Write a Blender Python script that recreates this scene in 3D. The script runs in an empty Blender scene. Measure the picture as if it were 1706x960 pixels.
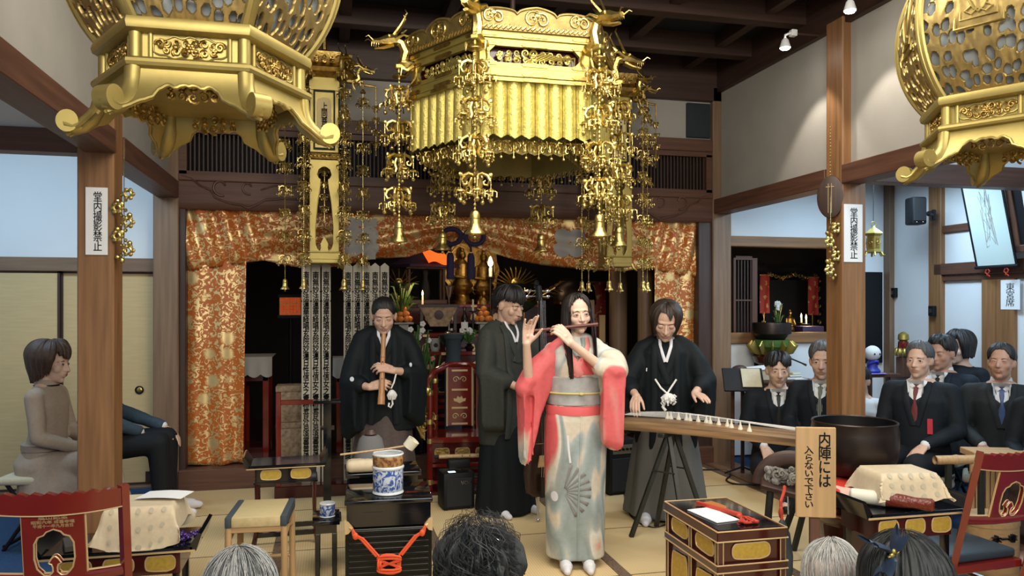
import bpy, bmesh, math, random
from mathutils import Vector as V, Matrix as Mx, Euler, noise as nz
from mathutils.bvhtree import BVHTree
R=math.radians; PI=math.pi; sin=math.sin; cos=math.cos
sc=bpy.context.scene; col=sc.collection
rnd=random.Random(7)
# ---------------------------------------------------------------- camera
FPX=1284.0; HCAM=1.57; YAW=R(13.28); CX=853.0; HY=508.0
cam=bpy.data.cameras.new('camera'); co=bpy.data.objects.new('camera',cam); col.objects.link(co)
cam.sensor_width=36; cam.lens=36*FPX/1706; cam.shift_y=(HY-480)/1706; cam.clip_start=.05
co.location=(0,0,HCAM); co.rotation_euler=(R(90),0,-YAW); sc.camera=co
# ---------------------------------------------------------------- light
sc.view_settings.view_transform='Standard'; sc.view_settings.look='None'
sc.view_settings.exposure=0.0; sc.view_settings.gamma=1.0; sc.view_settings.use_curve_mapping=False
sc.cycles.use_denoising=True; sc.cycles.max_bounces=6; sc.cycles.sample_clamp_indirect=4
sc.cycles.caustics_reflective=False; sc.cycles.caustics_refractive=False
w=bpy.data.worlds.new('world'); sc.world=w; w.use_nodes=True
w.node_tree.nodes['Background'].inputs[0].default_value=(.80,.88,1,1)
w.node_tree.nodes['Background'].inputs[1].default_value=.55
def lamp(kind,name,loc,target,energy,color,**k):
    d=bpy.data.lights.new(name,kind); o=bpy.data.objects.new(name,d); col.objects.link(o)
    d.energy=energy; d.color=color; o.location=loc
    if target is not None: o.rotation_euler=(V(target)-V(loc)).to_track_quat('-Z','Y').to_euler()
    for a,b in k.items(): setattr(d,a,b)
    return o
WARM=(1,.86,.66); COOL=(.60,.82,1); NEUT=(1,.93,.80)
lamp('AREA','front_key_fill',(.8,-.9,3.3),(1.2,5.2,.9),270,NEUT,shape='RECTANGLE',size=4.6,size_y=1.9)  # large soft key added behind the camera, no fixture there
lamp('AREA','nave_mid_fill',(1.2,3.2,3.75),(1.2,4.2,0),150,NEUT,shape='RECTANGLE',size=3.4,size_y=1.5)  # fill added overhead to brighten the mats, no fixture there
lamp('AREA','left_aisle_light',(-2.35,5.6,3.0),(-2.35,6.6,.9),52,COOL,shape='RECTANGLE',size=1.2,size_y=.5)
lamp('AREA','right_aisle_light',(4.85,5.7,2.8),(4.75,5.75,.4),50,COOL,shape='RECTANGLE',size=1.2,size_y=.5)
lamp('AREA','right_front_aisle_light',(4.8,2.9,3.0),(4.5,4.8,.8),34,COOL,shape='RECTANGLE',size=1.2,size_y=.5)
lamp('SPOT','canopy_spotlight',(1.15,.9,2.75),(1.24,4.55,2.77),140,(.93,1,.60),spot_size=R(13),spot_blend=.6,shadow_soft_size=.03)
# ---------------------------------------------------------------- helpers
def ray(px,py):
    u=(px-CX)/FPX; v=(HY-py)/FPX
    return V((sin(YAW)+u*cos(YAW), cos(YAW)-u*sin(YAW), v))
def atY(px,py,y): d=ray(px,py); t=y/d.y; return V((d.x*t,y,HCAM+d.z*t))
def atX(px,py,x): d=ray(px,py); t=x/d.x; return V((x,d.y*t,HCAM+d.z*t))
def atZ(px,py,z=0): d=ray(px,py); t=(z-HCAM)/d.z; return V((d.x*t,d.y*t,z))
def setp(o,**k):
    for a,b in k.items():
        if b is not None: o[a]=b
    return o
def thing(name,label,cat,loc=(0,0,0),rz=0,group=None):
    o=bpy.data.objects.new(name,None); col.objects.link(o); o.location=loc; o.rotation_euler=(0,0,rz)
    o.empty_display_size=.05
    return setp(o,label=label,category=cat,group=group)
def dup(root,loc=None,rz=None,label=None,group=None,scale=None):
    r=root.copy(); col.objects.link(r)
    if loc is not None: r.location=loc
    if rz is not None: r.rotation_euler=(0,0,rz)
    if scale is not None: r.scale=(scale,)*3
    if label: r['label']=label
    if group: r['group']=group
    for ch in list(root.children):
        c=ch.copy(); col.objects.link(c); c.parent=r
        for g in list(ch.children):
            d=g.copy(); col.objects.link(d); d.parent=c
    return r
class MB:
    def __init__(s,*mats): s.v=[]; s.f=[]; s.mi=[]; s.sm=[]; s.mats=list(mats); s.cur=0; s.T=Mx()
    def use(s,m):
        if m not in s.mats: s.mats.append(m)
        s.cur=s.mats.index(m); return s
    def add(s,vs,fs,smooth=True):
        b=len(s.v); s.v+=[s.T@V(p) for p in vs]
        for f in fs: s.f.append([b+i for i in f]); s.mi.append(s.cur); s.sm.append(smooth)
        return s
    def box(s,c,d,bev=0,rot=None,seg=1):
        x,y,z=d[0]/2,d[1]/2,d[2]/2
        if bev<=0:
            vs=[V((a*x,b*y,e*z)) for a in(-1,1) for b in(-1,1) for e in(-1,1)]
            fs=[(0,1,3,2),(4,6,7,5),(0,4,5,1),(2,3,7,6),(0,2,6,4),(1,5,7,3)]
        else:
            bm=bmesh.new(); bmesh.ops.create_cube(bm,size=1)
            for v in bm.verts: v.co=V((v.co.x*d[0],v.co.y*d[1],v.co.z*d[2]))
            bmesh.ops.bevel(bm,geom=list(bm.edges),offset=min(bev,min(d)*.45),segments=seg,affect='EDGES',profile=.5)
            bm.verts.index_update(); vs=[v.co.copy() for v in bm.verts]; fs=[[v.index for v in f.verts] for f in bm.faces]; bm.free()
        m=Mx.Translation(V(c))
        if rot is not None: m=m@Euler(rot).to_matrix().to_4x4()
        return s.add([m@p for p in vs],fs,bev>0 and seg>1)
    def b2(s,x0,x1,y0,y1,z0,z1,bev=0,seg=1): return s.box(((x0+x1)/2,(y0+y1)/2,(z0+z1)/2),(x1-x0,y1-y0,z1-z0),bev,None,seg)
    def loft(s,rings,closed=True,cap=True,smooth=True,loop=False):
        n=len(rings[0]); vs=[p for r in rings for p in r]; fs=[]; m=len(rings)
        for i in range(m if loop else m-1):
            j=(i+1)%m
            for k in range(n if closed else n-1):
                l=(k+1)%n; fs.append((i*n+k,i*n+l,j*n+l,j*n+k))
        if cap and not loop and closed: fs.append(tuple(range(n))[::-1]); fs.append(tuple((m-1)*n+k for k in range(n)))
        return s.add(vs,fs,smooth)
    def tube(s,pts,r,n=8,cap=True,loop=False,flat=None):
        pts=[V(p) for p in pts]; m=len(pts); rs=r if isinstance(r,(list,tuple)) else [r]*m
        rings=[]; up=None
        for i,p in enumerate(pts):
            a=pts[(i-1)%m] if (i>0 or loop) else p; b=pts[(i+1)%m] if (i<m-1 or loop) else p
            t=(b-a).normalized() if (b-a).length>1e-9 else V((0,0,1))
            if up is None: up=t.orthogonal().normalized() if flat is None else V(flat)
            x=(up-t*up.dot(t)); x=x.normalized() if x.length>1e-6 else t.orthogonal().normalized()
            up=x if flat is None else up; y=t.cross(x)
            ra=rs[i]; rx,ry=(ra if isinstance(ra,tuple) else (ra,ra))
            rings.append([p+x*(rx*cos(2*PI*k/n))+y*(ry*sin(2*PI*k/n)) for k in range(n)])
        return s.loft(rings,True,cap,True,loop)
    def lathe(s,prof,n=24,c=(0,0,0),sx=1,sy=1,cap=True,ph=0):
        c=V(c); return s.loft([[c+V((r*sx*cos(2*PI*k/n+ph),r*sy*sin(2*PI*k/n+ph),z)) for k in range(n)] for r,z in prof],True,cap)
    def ball(s,c,r,nu=16,nv=10,rot=None):
        rr=r if isinstance(r,(tuple,list)) else (r,r,r); c=V(c)
        q=Euler(rot).to_matrix() if rot is not None and not isinstance(rot,Mx) else (rot or Mx.Identity(3))
        vs=[c+q@V((0,0,-rr[2]))]
        for i in range(1,nv):
            a=-PI/2+PI*i/nv
            vs+=[c+q@V((rr[0]*cos(a)*cos(2*PI*k/nu),rr[1]*cos(a)*sin(2*PI*k/nu),rr[2]*sin(a))) for k in range(nu)]
        vs.append(c+q@V((0,0,rr[2]))); fs=[]
        for k in range(nu):
            l=(k+1)%nu; fs.append((0,1+l,1+k)); t=1+(nv-2)*nu; fs.append((t+k,t+l,len(vs)-1))
            for i in range(nv-2): o=1+i*nu; fs.append((o+k,o+l,o+nu+l,o+nu+k))
        return s.add(vs,fs)
    def cap2(s,a,b,ra,rb,n=14):     # tapered capsule
        a=V(a); b=V(b); d=(b-a); L=d.length
        if L<1e-6: return s.ball(a,max(ra,rb),n,8)
        t=d/L; x=t.orthogonal().normalized(); y=t.cross(x); rings=[]
        for i in range(5):
            e=-PI/2+i*PI/8; rings.append((a+t*(ra*sin(e)),max(ra*cos(e),1e-4)))
        for i in range(5):
            e=i*PI/8; rings.append((b+t*(rb*sin(e)),max(rb*cos(e),1e-4)))
        return s.loft([[p+x*(r*cos(2*PI*k/n))+y*(r*sin(2*PI*k/n)) for k in range(n)] for p,r in rings])
    def prism(s,poly,a,b,axis='y'):   # poly in the plane across the axis
        f={'y':lambda p,t:(p[0],t,p[1]),'z':lambda p,t:(p[0],p[1],t),'x':lambda p,t:(t,p[0],p[1])}[axis]
        n=len(poly); vs=[f(p,a) for p in poly]+[f(p,b) for p in poly]
        fs=[tuple(range(n)),tuple(range(n,2*n))[::-1]]+[(i,n+i,n+(i+1)%n,(i+1)%n) for i in range(n)]
        return s.add(vs,fs,False)
    def grid(s,fn,nu,nv,thick=0,smooth=True):
        P=[[V(fn(i/nu,j/nv)) for i in range(nu+1)] for j in range(nv+1)]
        w_=nu+1; vs=[p for r in P for p in r]; fs=[(j*w_+i,j*w_+i+1,(j+1)*w_+i+1,(j+1)*w_+i) for j in range(nv) for i in range(nu)]
        if thick:
            N=[]
            for j in range(nv+1):
                for i in range(nu+1):
                    a=P[j][min(i+1,nu)]-P[j][max(i-1,0)]; b=P[min(j+1,nv)][i]-P[max(j-1,0)][i]; c=a.cross(b)
                    N.append(c.normalized() if c.length>1e-12 else V((0,0,1)))
            o=len(vs); vs+=[p-n_*thick for p,n_ in zip(vs[:o],N)]
            fs+=[tuple(o+k for k in f)[::-1] for f in fs[:]]
            bd=[i for i in range(w_)]+[j*w_+nu for j in range(1,nv+1)]+[nv*w_+i for i in range(nu-1,-1,-1)]+[j*w_ for j in range(nv-1,0,-1)]
            fs+=[(bd[(k+1)%len(bd)],bd[k],o+bd[k],o+bd[(k+1)%len(bd)]) for k in range(len(bd))]
        return s.add(vs,fs,smooth)
    def merge(s,vs,fs,m=None,smooth=False): return s.add([(m@V(p)) if m is not None else p for p in vs],fs,smooth)
    def mesh(s,name,ang=35):
        me=bpy.data.meshes.new(name); me.from_pydata([tuple(p) for p in s.v],[],s.f)
        for m in s.mats: me.materials.append(m)
        me.polygons.foreach_set('material_index',s.mi); me.polygons.foreach_set('use_smooth',s.sm)
        bm=bmesh.new(); bm.from_mesh(me); bmesh.ops.recalc_face_normals(bm,faces=bm.faces); bm.to_mesh(me); bm.free()
        me.update()
        if ang<180: me.set_sharp_from_angle(angle=R(ang))
        return me
    def build(s,name,parent=None,ang=35):
        o=bpy.data.objects.new(name,s.mesh(name,ang)); col.objects.link(o)
        if parent is not None: o.parent=parent
        return o
def struct(mb,name,ang=35): return setp(mb.build(name,None,ang),kind='structure')
def simple(mb,name,label,cat,loc=(0,0,0),rz=0,group=None):
    o=mb.build(name); o.location=loc; o.rotation_euler=(0,0,rz); return setp(o,label=label,category=cat,group=group)
def fillet_curve(loops,depth,bevel=0,res=2,cyc=True):
    """flat plate with holes: loops of 2D points, in the XY plane, thickness 'depth' -> verts, faces"""
    cu=bpy.data.curves.new('t','CURVE'); cu.dimensions='2D'; cu.fill_mode='BOTH'; cu.extrude=depth/2; cu.bevel_depth=bevel; cu.bevel_resolution=1
    for lp in loops:
        sp=cu.splines.new('POLY'); sp.points.add(len(lp)-1); sp.use_cyclic_u=True
        for p,q in zip(sp.points,lp): p.co=(q[0],q[1],0,1)
    return _tomesh(cu)
def _tomesh(cu):
    o=bpy.data.objects.new('t',cu); col.objects.link(o); dg=bpy.context.evaluated_depsgraph_get(); dg.update()
    me=bpy.data.meshes.new_from_object(o.evaluated_get(dg)); vs=[v.co.copy() for v in me.vertices]; fs=[list(p.vertices) for p in me.polygons]
    bpy.data.objects.remove(o); bpy.data.curves.remove(cu); bpy.data.meshes.remove(me); return vs,fs
_tc={}
def text_geo(txt,w=None,h=None,vertical=False,depth=.0006,bold=.0):
    """lettering centred in XY, scaled to fit w x h; bold thickens the strokes"""
    key=(txt,w,h,vertical,depth,bold)
    if key in _tc: return _tc[key]
    cu=bpy.data.curves.new('t','FONT'); cu.body='\n'.join(txt) if vertical else txt; cu.align_x='CENTER'; cu.size=1
    cu.extrude=.004; cu.resolution_u=2; cu.space_line=.9 if vertical else 1.0
    vs,fs=_tomesh(cu)
    if bold:
        n=len(vs); v0=list(vs); f0=list(fs)
        for q,(a,b) in enumerate(((1,.5),(-1,-.5),(.4,-1),(-.4,1))):
            vs=vs+[p+V((a*bold,b*bold,0)) for p in v0]; fs=fs+[[n*(q+1)+i for i in f] for f in f0]
    x0=min(p.x for p in vs);x1=max(p.x for p in vs);y0=min(p.y for p in vs);y1=max(p.y for p in vs)
    kx=w/(x1-x0) if w else None; ky=h/(y1-y0) if h else None; kx=kx or ky; ky=ky or kx
    vs=[V(((p.x-(x0+x1)/2)*kx,(p.y-(y0+y1)/2)*ky,p.z/.004*depth)) for p in vs]
    _tc[key]=(vs,fs); return vs,fs
FRONT=Mx(((1,0,0,0),(0,0,1,0),(0,1,0,0),(0,0,0,1)))       # XY plane -> XZ plane
FACE=Euler((R(90),0,0)).to_matrix().to_4x4()                # XY plane -> facing -Y
# ---------------------------------------------------------------- materials
def mat(name,c,rough=.5,metal=0,var=0,scale=8,stretch=(1,1,1),bump=0,bscale=None,c2=None,spec=.5,emit=None,es=0,coat=0,detail=4,lo=.3,hi=.7,alpha=1,sheen=0):
    m=bpy.data.materials.new(name); m.use_nodes=True; nt=m.node_tree; N=nt.nodes; L=nt.links; b=N['Principled BSDF']
    b.inputs['Base Color'].default_value=(*c,1); b.inputs['Roughness'].default_value=rough; b.inputs['Metallic'].default_value=metal
    b.inputs['Specular IOR Level'].default_value=spec; b.inputs['Coat Weight'].default_value=coat; b.inputs['Coat Roughness'].default_value=.08
    b.inputs['Sheen Weight'].default_value=sheen
    if emit: b.inputs['Emission Color'].default_value=(*emit,1); b.inputs['Emission Strength'].default_value=es
    if alpha<1: b.inputs['Alpha'].default_value=alpha
    if var or c2 or bump:
        tc=N.new('ShaderNodeTexCoord'); mp=N.new('ShaderNodeMapping'); mp.inputs['Scale'].default_value=stretch
        L.new(tc.outputs['Object'],mp.inputs['Vector']); no=N.new('ShaderNodeTexNoise'); no.inputs['Scale'].default_value=scale; no.inputs['Detail'].default_value=detail
        L.new(mp.outputs[0],no.inputs['Vector'])
        if var or c2:
            r=N.new('ShaderNodeValToRGB'); r.color_ramp.elements[0].position=lo; r.color_ramp.elements[1].position=hi
            a=c2 if c2 else tuple(x*(1-var) for x in c); z=c if c2 else tuple(min(1,x*(1+var)) for x in c)
            r.color_ramp.elements[0].color=(*a,1); r.color_ramp.elements[1].color=(*z,1)
            L.new(no.outputs['Fac'],r.inputs[0]); L.new(r.outputs[0],b.inputs['Base Color'])
        if bump:
            n2=no
            if bscale:
                n2=N.new('ShaderNodeTexNoise'); n2.inputs['Scale'].default_value=bscale; n2.inputs['Detail'].default_value=3; L.new(mp.outputs[0],n2.inputs['Vector'])
            bp=N.new('ShaderNodeBump'); bp.inputs['Strength'].default_value=bump; bp.inputs['Distance'].default_value=.01
            L.new(n2.outputs['Fac'],bp.inputs['Height']); L.new(bp.outputs[0],b.inputs['Normal'])
    return m
def nodes(m): return m.node_tree.nodes,m.node_tree.links,m.node_tree.nodes['Principled BSDF']
def wood(name,c,ax='z',var=.28,rough=.5,coat=0):
    st={'z':(22,22,1.1),'x':(1.1,22,22),'y':(22,1.1,22)}[ax]
    return mat(name,c,rough,0,var,1.6,st,.08,None,coat=coat,detail=6)
M={}
WP=(.235,.115,.046)
for a in 'xyz':
    M['post'+a]=wood('cedar_wood_'+a,WP,a); M['beam'+a]=wood('dark_red_wood_'+a,(.10,.043,.026),a)
    M['dwood'+a]=wood('old_brown_wood_'+a,(.045,.022,.016),a); M['pale'+a]=wood('pale_wood_'+a,(.45,.29,.14),a,.15)
    M['grey'+a]=wood('greyed_post_wood_'+a,(.19,.115,.068),a,.2)
M['plaster']=mat('grey_plaster',(.36,.34,.305),.9,0,.06,3,bump=.05,bscale=40)
M['white']=mat('white_wall',(.74,.77,.80),.85,0,.02,2)
M['fusuma']=mat('beige_paper_door',(.58,.43,.22),.8,0,.05,6,(1,1,8))
M['ceil']=mat('dark_ceiling_board',(.012,.018,.026),.6,0,.2,4)  # very dark bluish board, slight random tone
M['floorwood']=wood('brown_floor_board',(.20,.115,.065),'y')
M['carpet']=mat('blue_carpet',(.012,.055,.15),.95,0,.2,60,bump=.3,bscale=300)
M['black']=mat('black_lacquer',(.004,.005,.007),.12,0,coat=.5)
M['blackm']=mat('matt_black',(.006,.007,.009),.55,spec=.25)
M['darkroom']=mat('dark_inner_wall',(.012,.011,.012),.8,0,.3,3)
M['red']=mat('vermilion_lacquer',(.15,.012,.008),.16,0,.12,5,coat=.6)
M['redd']=mat('dark_red_lacquer',(.050,.006,.005),.2,0,.15,6,coat=.4)
M['gold']=mat('gold_leaf',(.44,.355,.10),.42,.8,.10,7,bump=.05,bscale=30)
M['golds']=mat('satin_gold',(.40,.315,.105),.46,.75,.08,9,bump=.06,bscale=20)
M['goldd']=mat('dark_gilt',(.42,.28,.085),.38,1,.3,30,bump=.35,bscale=60)
M['brass']=mat('aged_brass',(.62,.48,.17),.33,1,.3,25,bump=.25,bscale=70)
M['goldp']=mat('gold_painted_line',(.62,.45,.24),.4,.3)
M['paper']=mat('white_paper',(.78,.80,.82),.8)
M['ink']=mat('black_ink',(.008,.008,.009),.7)
M['darkbook']=mat('dark_book_cover',(.06,.05,.045),.7)
M['cable']=mat('black_rubber',(.006,.006,.007),.5)
M['purple']=mat('purple_cord',(.022,.014,.055),.8)
def tatami():
    m=mat('tatami_rush',(.56,.43,.235),.75); N,L,b=nodes(m)
    tc=N.new('ShaderNodeTexCoord'); wv=N.new('ShaderNodeTexWave'); wv.wave_type='BANDS'; wv.bands_direction='X'; wv.inputs['Scale'].default_value=20; wv.inputs['Distortion'].default_value=.15
    L.new(tc.outputs['Object'],wv.inputs['Vector']); r=N.new('ShaderNodeValToRGB')
    r.color_ramp.elements[0].color=(.58,.42,.215,1); r.color_ramp.elements[1].color=(.68,.52,.275,1); r.color_ramp.elements[0].position=.0; r.color_ramp.elements[1].position=.35
    L.new(wv.outputs['Fac'],r.inputs[0])
    no=N.new('ShaderNodeTexNoise'); no.inputs['Scale'].default_value=2.2; L.new(tc.outputs['Object'],no.inputs['Vector'])
    mx=N.new('ShaderNodeMix'); mx.data_type='RGBA'; mx.blend_type='MULTIPLY'; mx.inputs[0].default_value=.5
    r2=N.new('ShaderNodeValToRGB'); r2.color_ramp.elements[0].color=(.75,.72,.68,1); r2.color_ramp.elements[1].color=(1.1,1.1,1.1,1); L.new(no.outputs['Fac'],r2.inputs[0])
    L.new(r.outputs[0],mx.inputs[6]); L.new(r2.outputs[0],mx.inputs[7]); L.new(mx.outputs[2],b.inputs['Base Color'])
    return m
M['tatami']=tatami()
def two_tone(name,ca,cb,scale,thr,rough=.5,ma=0,mb_=0,kind='voronoi',edge=.03,dist=0):
    m=mat(name,ca,rough); N,L,b=nodes(m); tc=N.new('ShaderNodeTexCoord')
    if kind=='voronoi': t=N.new('ShaderNodeTexVoronoi'); out='Distance'
    else: t=N.new('ShaderNodeTexNoise'); out='Fac'; t.inputs['Detail'].default_value=2; t.inputs['Distortion'].default_value=dist
    t.inputs['Scale'].default_value=scale; L.new(tc.outputs['Object'],t.inputs['Vector'])
    r=N.new('ShaderNodeValToRGB'); r.color_ramp.elements[0].position=thr-edge; r.color_ramp.elements[1].position=thr+edge
    r.color_ramp.elements[0].color=(*ca,1); r.color_ramp.elements[1].color=(*cb,1); L.new(t.outputs[out],r.inputs[0]); L.new(r.outputs[0],b.inputs['Base Color'])
    return m
def brocade():
    m=mat('orange_gold_brocade',(.5,.14,.02),.45); N,L,b=nodes(m); tc=N.new('ShaderNodeTexCoord')
    mp=N.new('ShaderNodeMapping'); mp.inputs['Scale'].default_value=(1,.25,1); L.new(tc.outputs['Object'],mp.inputs['Vector'])
    vo=N.new('ShaderNodeTexVoronoi'); vo.inputs['Scale'].default_value=5.6; vo.inputs['Randomness'].default_value=.55; L.new(mp.outputs[0],vo.inputs['Vector'])
    no=N.new('ShaderNodeTexNoise'); no.inputs['Scale'].default_value=24; no.inputs['Distortion'].default_value=1.6; no.inputs['Detail'].default_value=1.5; L.new(mp.outputs[0],no.inputs['Vector'])
    ra=N.new('ShaderNodeValToRGB'); ra.color_ramp.elements[0].position=.24; ra.color_ramp.elements[1].position=.36
    ra.color_ramp.elements[0].color=(1,1,1,1); ra.color_ramp.elements[1].color=(0,0,0,1)
    a1=N.new('ShaderNodeMath'); a1.operation='MULTIPLY_ADD'; L.new(no.outputs['Fac'],a1.inputs[0]); a1.inputs[1].default_value=.35; L.new(vo.outputs['Distance'],a1.inputs[2])
    s1=N.new('ShaderNodeMath'); s1.operation='SUBTRACT'; L.new(a1.outputs[0],s1.inputs[0]); s1.inputs[1].default_value=.17
    L.new(s1.outputs[0],ra.inputs[0])
    rb=N.new('ShaderNodeValToRGB'); rb.color_ramp.elements[0].position=.52; rb.color_ramp.elements[1].position=.56; L.new(no.outputs['Fac'],rb.inputs[0])
    mxf=N.new('ShaderNodeMath'); mxf.operation='MAXIMUM'; L.new(ra.outputs[0],mxf.inputs[0]); L.new(rb.outputs[0],mxf.inputs[1])
    mx=N.new('ShaderNodeMix'); mx.data_type='RGBA'; mx.inputs[6].default_value=(.46,.115,.014,1); mx.inputs[7].default_value=(.80,.60,.28,1)
    L.new(mxf.outputs[0],mx.inputs[0]); L.new(mx.outputs[2],b.inputs['Base Color'])
    mt=N.new('ShaderNodeMath'); mt.operation='MULTIPLY'; L.new(mxf.outputs[0],mt.inputs[0]); mt.inputs[1].default_value=.7; L.new(mt.outputs[0],b.inputs['Metallic'])
    return m
M['brocade']=brocade()
# ================================================================ the setting
FY=6.95; XL=-1.25; XR=3.70; BY=7.15; XA=5.85; ZC=3.72
m=MB(M['tatami']); m.b2(XL-.2,XR+.2,-1.5,FY,-.1,0); struct(m,'floor')
m=MB(M['carpet']); m.b2(-3.4,XL-.2,-1.5,BY+.1,-.1,.012); struct(m,'floor_left_aisle')
m=MB(M['carpet']); m.b2(XR+.2,XA,-1.5,BY+.1,-.1,.012); struct(m,'floor_right_aisle')
m=MB(M['floorwood']); m.b2(XL-.2,XL+.03,-1.5,FY,0,.014); struct(m,'trim_1')
m=MB(M['floorwood']); m.b2(XR-.12,XR+.2,-1.5,FY,0,.014); struct(m,'trim_2')
def heri():
    mm=two_tone('brown_mat_border',(.075,.045,.03),(.16,.105,.07),55,.32,.7); return mm
M['heri']=heri()
k=3
for x in (-.32,.67,1.665,2.65):
    m=MB(M['heri']); m.b2(x-.035,x+.035,-1.5,FY,0,.004); struct(m,'trim_%d'%k); k+=1
for x in (XL+.065,XR-.155):
    m=MB(M['heri']); m.b2(x-.035,x+.035,-1.5,FY,0,.004); struct(m,'trim_%d'%k); k+=1
m=MB(M['dwoodx']); 
for y in (.4,2.3,4.2,5.1,6.1): m.b2(XL,XR,y-.002,y+.002,-.01,.0022)
struct(m,'trim_%d'%k); k+=1
# posts
def post(x0,y0,mt,z1=ZC,w_=.2):
    global k
    m=MB(mt); m.b2(x0,x0+w_,y0,y0+w_,0,z1,.008); struct(m,'trim_%d'%k); k+=1
post(XL-.2,5.0,M['postz']); post(XR,5.0,M['postz']); post(XL-.2+.01,FY,M['greyz']); post(XR-.02,FY,M['greyz'])
post(XL-.2,3.1,M['postz']); post(XR,3.1,M['postz'])
post(XL-.2,1.2,M['postz']); post(XR,1.2,M['postz'])
# wooden beams along the aisles, plaster above
def slab(mt,x0,x1,y0,y1,z0,z1,name=None,bev=.004):
    global k
    m=MB(mt); m.b2(x0,x1,y0,y1,z0,z1,bev)
    o=struct(m,name or 'trim_%d'%k); 
    if not name: k+=1
    return o
for x0,x1 in ((XL-.16,XL+.012),(XR-.012,XR+.16)):
    for y0,y1 in ((-1.5,1.2),(1.4,3.1),(3.3,5.0),(5.2,FY)): slab(M['beamy'],x0,x1,y0,y1,2.47,2.61)
for nm,x0,x1 in (('wall_left_upper',XL-.13,XL-.07),('wall_right_upper',XR+.07,XR+.13)):
    m=MB(M['plaster'])
    for y0,y1 in ((-1.5,1.2),(1.4,3.1),(3.3,5.0),(5.2,FY)): m.b2(x0,x1,y0,y1,2.61,ZC)
    struct(m,nm)
slab(M['dwoody'],XL-.16,XL-.02,-1.5,FY,ZC-.05,4.02); slab(M['dwoody'],XR+.02,XR+.16,-1.5,FY,ZC-.05,4.02)
# cross beams of the aisles at the second posts, white plaster above them
slab(M['beamx'],-3.4,XL-.2,5.03,5.17,2.47,2.61); slab(M['beamx'],XR+.2,XA,5.03,5.17,2.50,2.66)
slab(M['white'],-3.4,XL-.2,5.07,5.13,2.61,ZC,'wall_left_cross',0); slab(M['white'],XR+.2,XA,5.07,5.13,2.66,ZC,'wall_right_cross',0)
# left aisle back wall: paper doors below, white panel above
slab(M['white'],-3.4,XL-.19,BY,BY+.06,1.96,3.4,'wall_back_left',0)
slab(M['greyx'],-3.4,XL-.19,BY-.05,BY+.05,1.85,1.965); slab(M['greyx'],-3.4,XL-.19,BY-.06,BY+.05,0,.03)
slab(M['white'],-3.46,-3.4,-1.5,BY+.1,0,3.4,'wall_left',0)
slab(M['ceil'],-3.4,XL-.2,5.17,BY,3.02,3.06,'ceiling_left_aisle',0)
slab(M['ceil'],XR+.2,XA,5.17,BY,2.86,2.9,'ceiling_right_aisle',0)
xd=atY(101,500,BY).x
for i,(a,b,y) in enumerate(((-3.4,xd-.95,BY),(xd-.95,xd,BY-.02),(xd,XL-.19,BY+.01))):
    m=MB(M['fusuma']); m.b2(a+.018,b-.018,y,y+.025,.03,1.85)
    m.use(M['dwoodz']); m.b2(a,a+.018,y-.004,y+.03,.03,1.85); m.b2(b-.018,b,y-.004,y+.03,.03,1.85); m.b2(a,b,y-.004,y+.03,.03,.05); m.b2(a,b,y-.004,y+.03,1.835,1.85)
    d=struct(m,'door_%d'%(i+1))
    hx=atY(232,650,BY).x if i==2 else b-.1
    h=MB(M['blackm']); h.T=Mx.Translation((hx,y-.004,atY(232,650,BY).z))@Euler((R(90),0,0)).to_matrix().to_4x4()
    h.lathe([(.034,-.004),(.036,.004),(.03,.008),(.027,.002),(.001,.001)],20); h.use(M['brass']); h.lathe([(.022,.002),(.018,.004),(.001,.004)],18)
    h.build('door_pull',d)
# right aisle: white walls, posts, rails, opening onto the side altar
x1=5.25
slab(M['white'],XR+.18,XA,BY,BY+.06,2.27,2.9,'wall_back_right',0)
slab(M['posx'] if 'posx' in M else M['postx'],XR+.18,x1,BY-.06,BY+.06,2.165,2.27)
slab(M['white'],x1,XA,BY,BY+.06,0,2.27,'wall_back_right_end',0)
slab(M['postx'],XR+.18,x1,BY-.04,BY+.02,1.175,1.285)
slab(M['white'],XR+.18,x1,BY-.0,BY+.04,.03,1.175,'wall_back_right_low',0)
slab(M['blackm'],atY(1256,590,BY).x,atY(1263,590,BY).x,BY-.01,BY-.0,.6,1.175)
slab(M['white'],XA,XA+.06,-1.5,BY+.06,0,3.4,'wall_right',0)
slab(M['greyz'],XA-.06,XA,7.05,BY,0,2.86)                      # corner strip
slab(M['postz'],XA-.05,XA+.02,6.36,6.52,0,2.86)
p0=atX(1572,350,XA-.02); 
slab(M['beamy'],XA-.03,XA+.01,3.2,6.36,2.27,2.34); slab(M['beamy'],XA-.05,XA+.01,3.2,6.45,1.86,1.97); slab(M['beamy'],XA-.03,XA+.01,3.2,6.36,1.80,1.85)
for px in (1640,): 
    q=atX(px,600,XA); slab(M['postz'],XA-.035,XA+.01,q.y-.35,q.y,0,1.80)
slab(mat('olive_panel',(.33,.33,.16),.8),XA-.05,XA,6.52,7.05,0,.78); slab(M['beamy'],XA-.07,XA,6.52,7.05,.78,.83)
slab(M['blackm'],x1+.03,XA-.09,BY-.03,BY,.95,1.92,'door_4')
# side altar niche
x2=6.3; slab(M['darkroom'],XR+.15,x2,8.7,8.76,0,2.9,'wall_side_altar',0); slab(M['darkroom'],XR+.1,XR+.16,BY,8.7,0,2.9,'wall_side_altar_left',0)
slab(M['darkroom'],x2,x2+.06,BY+.06,8.7,0,2.9,'wall_side_altar_right',0); slab(M['dwoodx'],XR+.15,x2,BY+.06,8.7,1.12,1.16); slab(M['ceil'],XR+.15,x2,BY+.06,8.7,2.3,2.34,'ceiling_side_altar',0)
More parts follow.
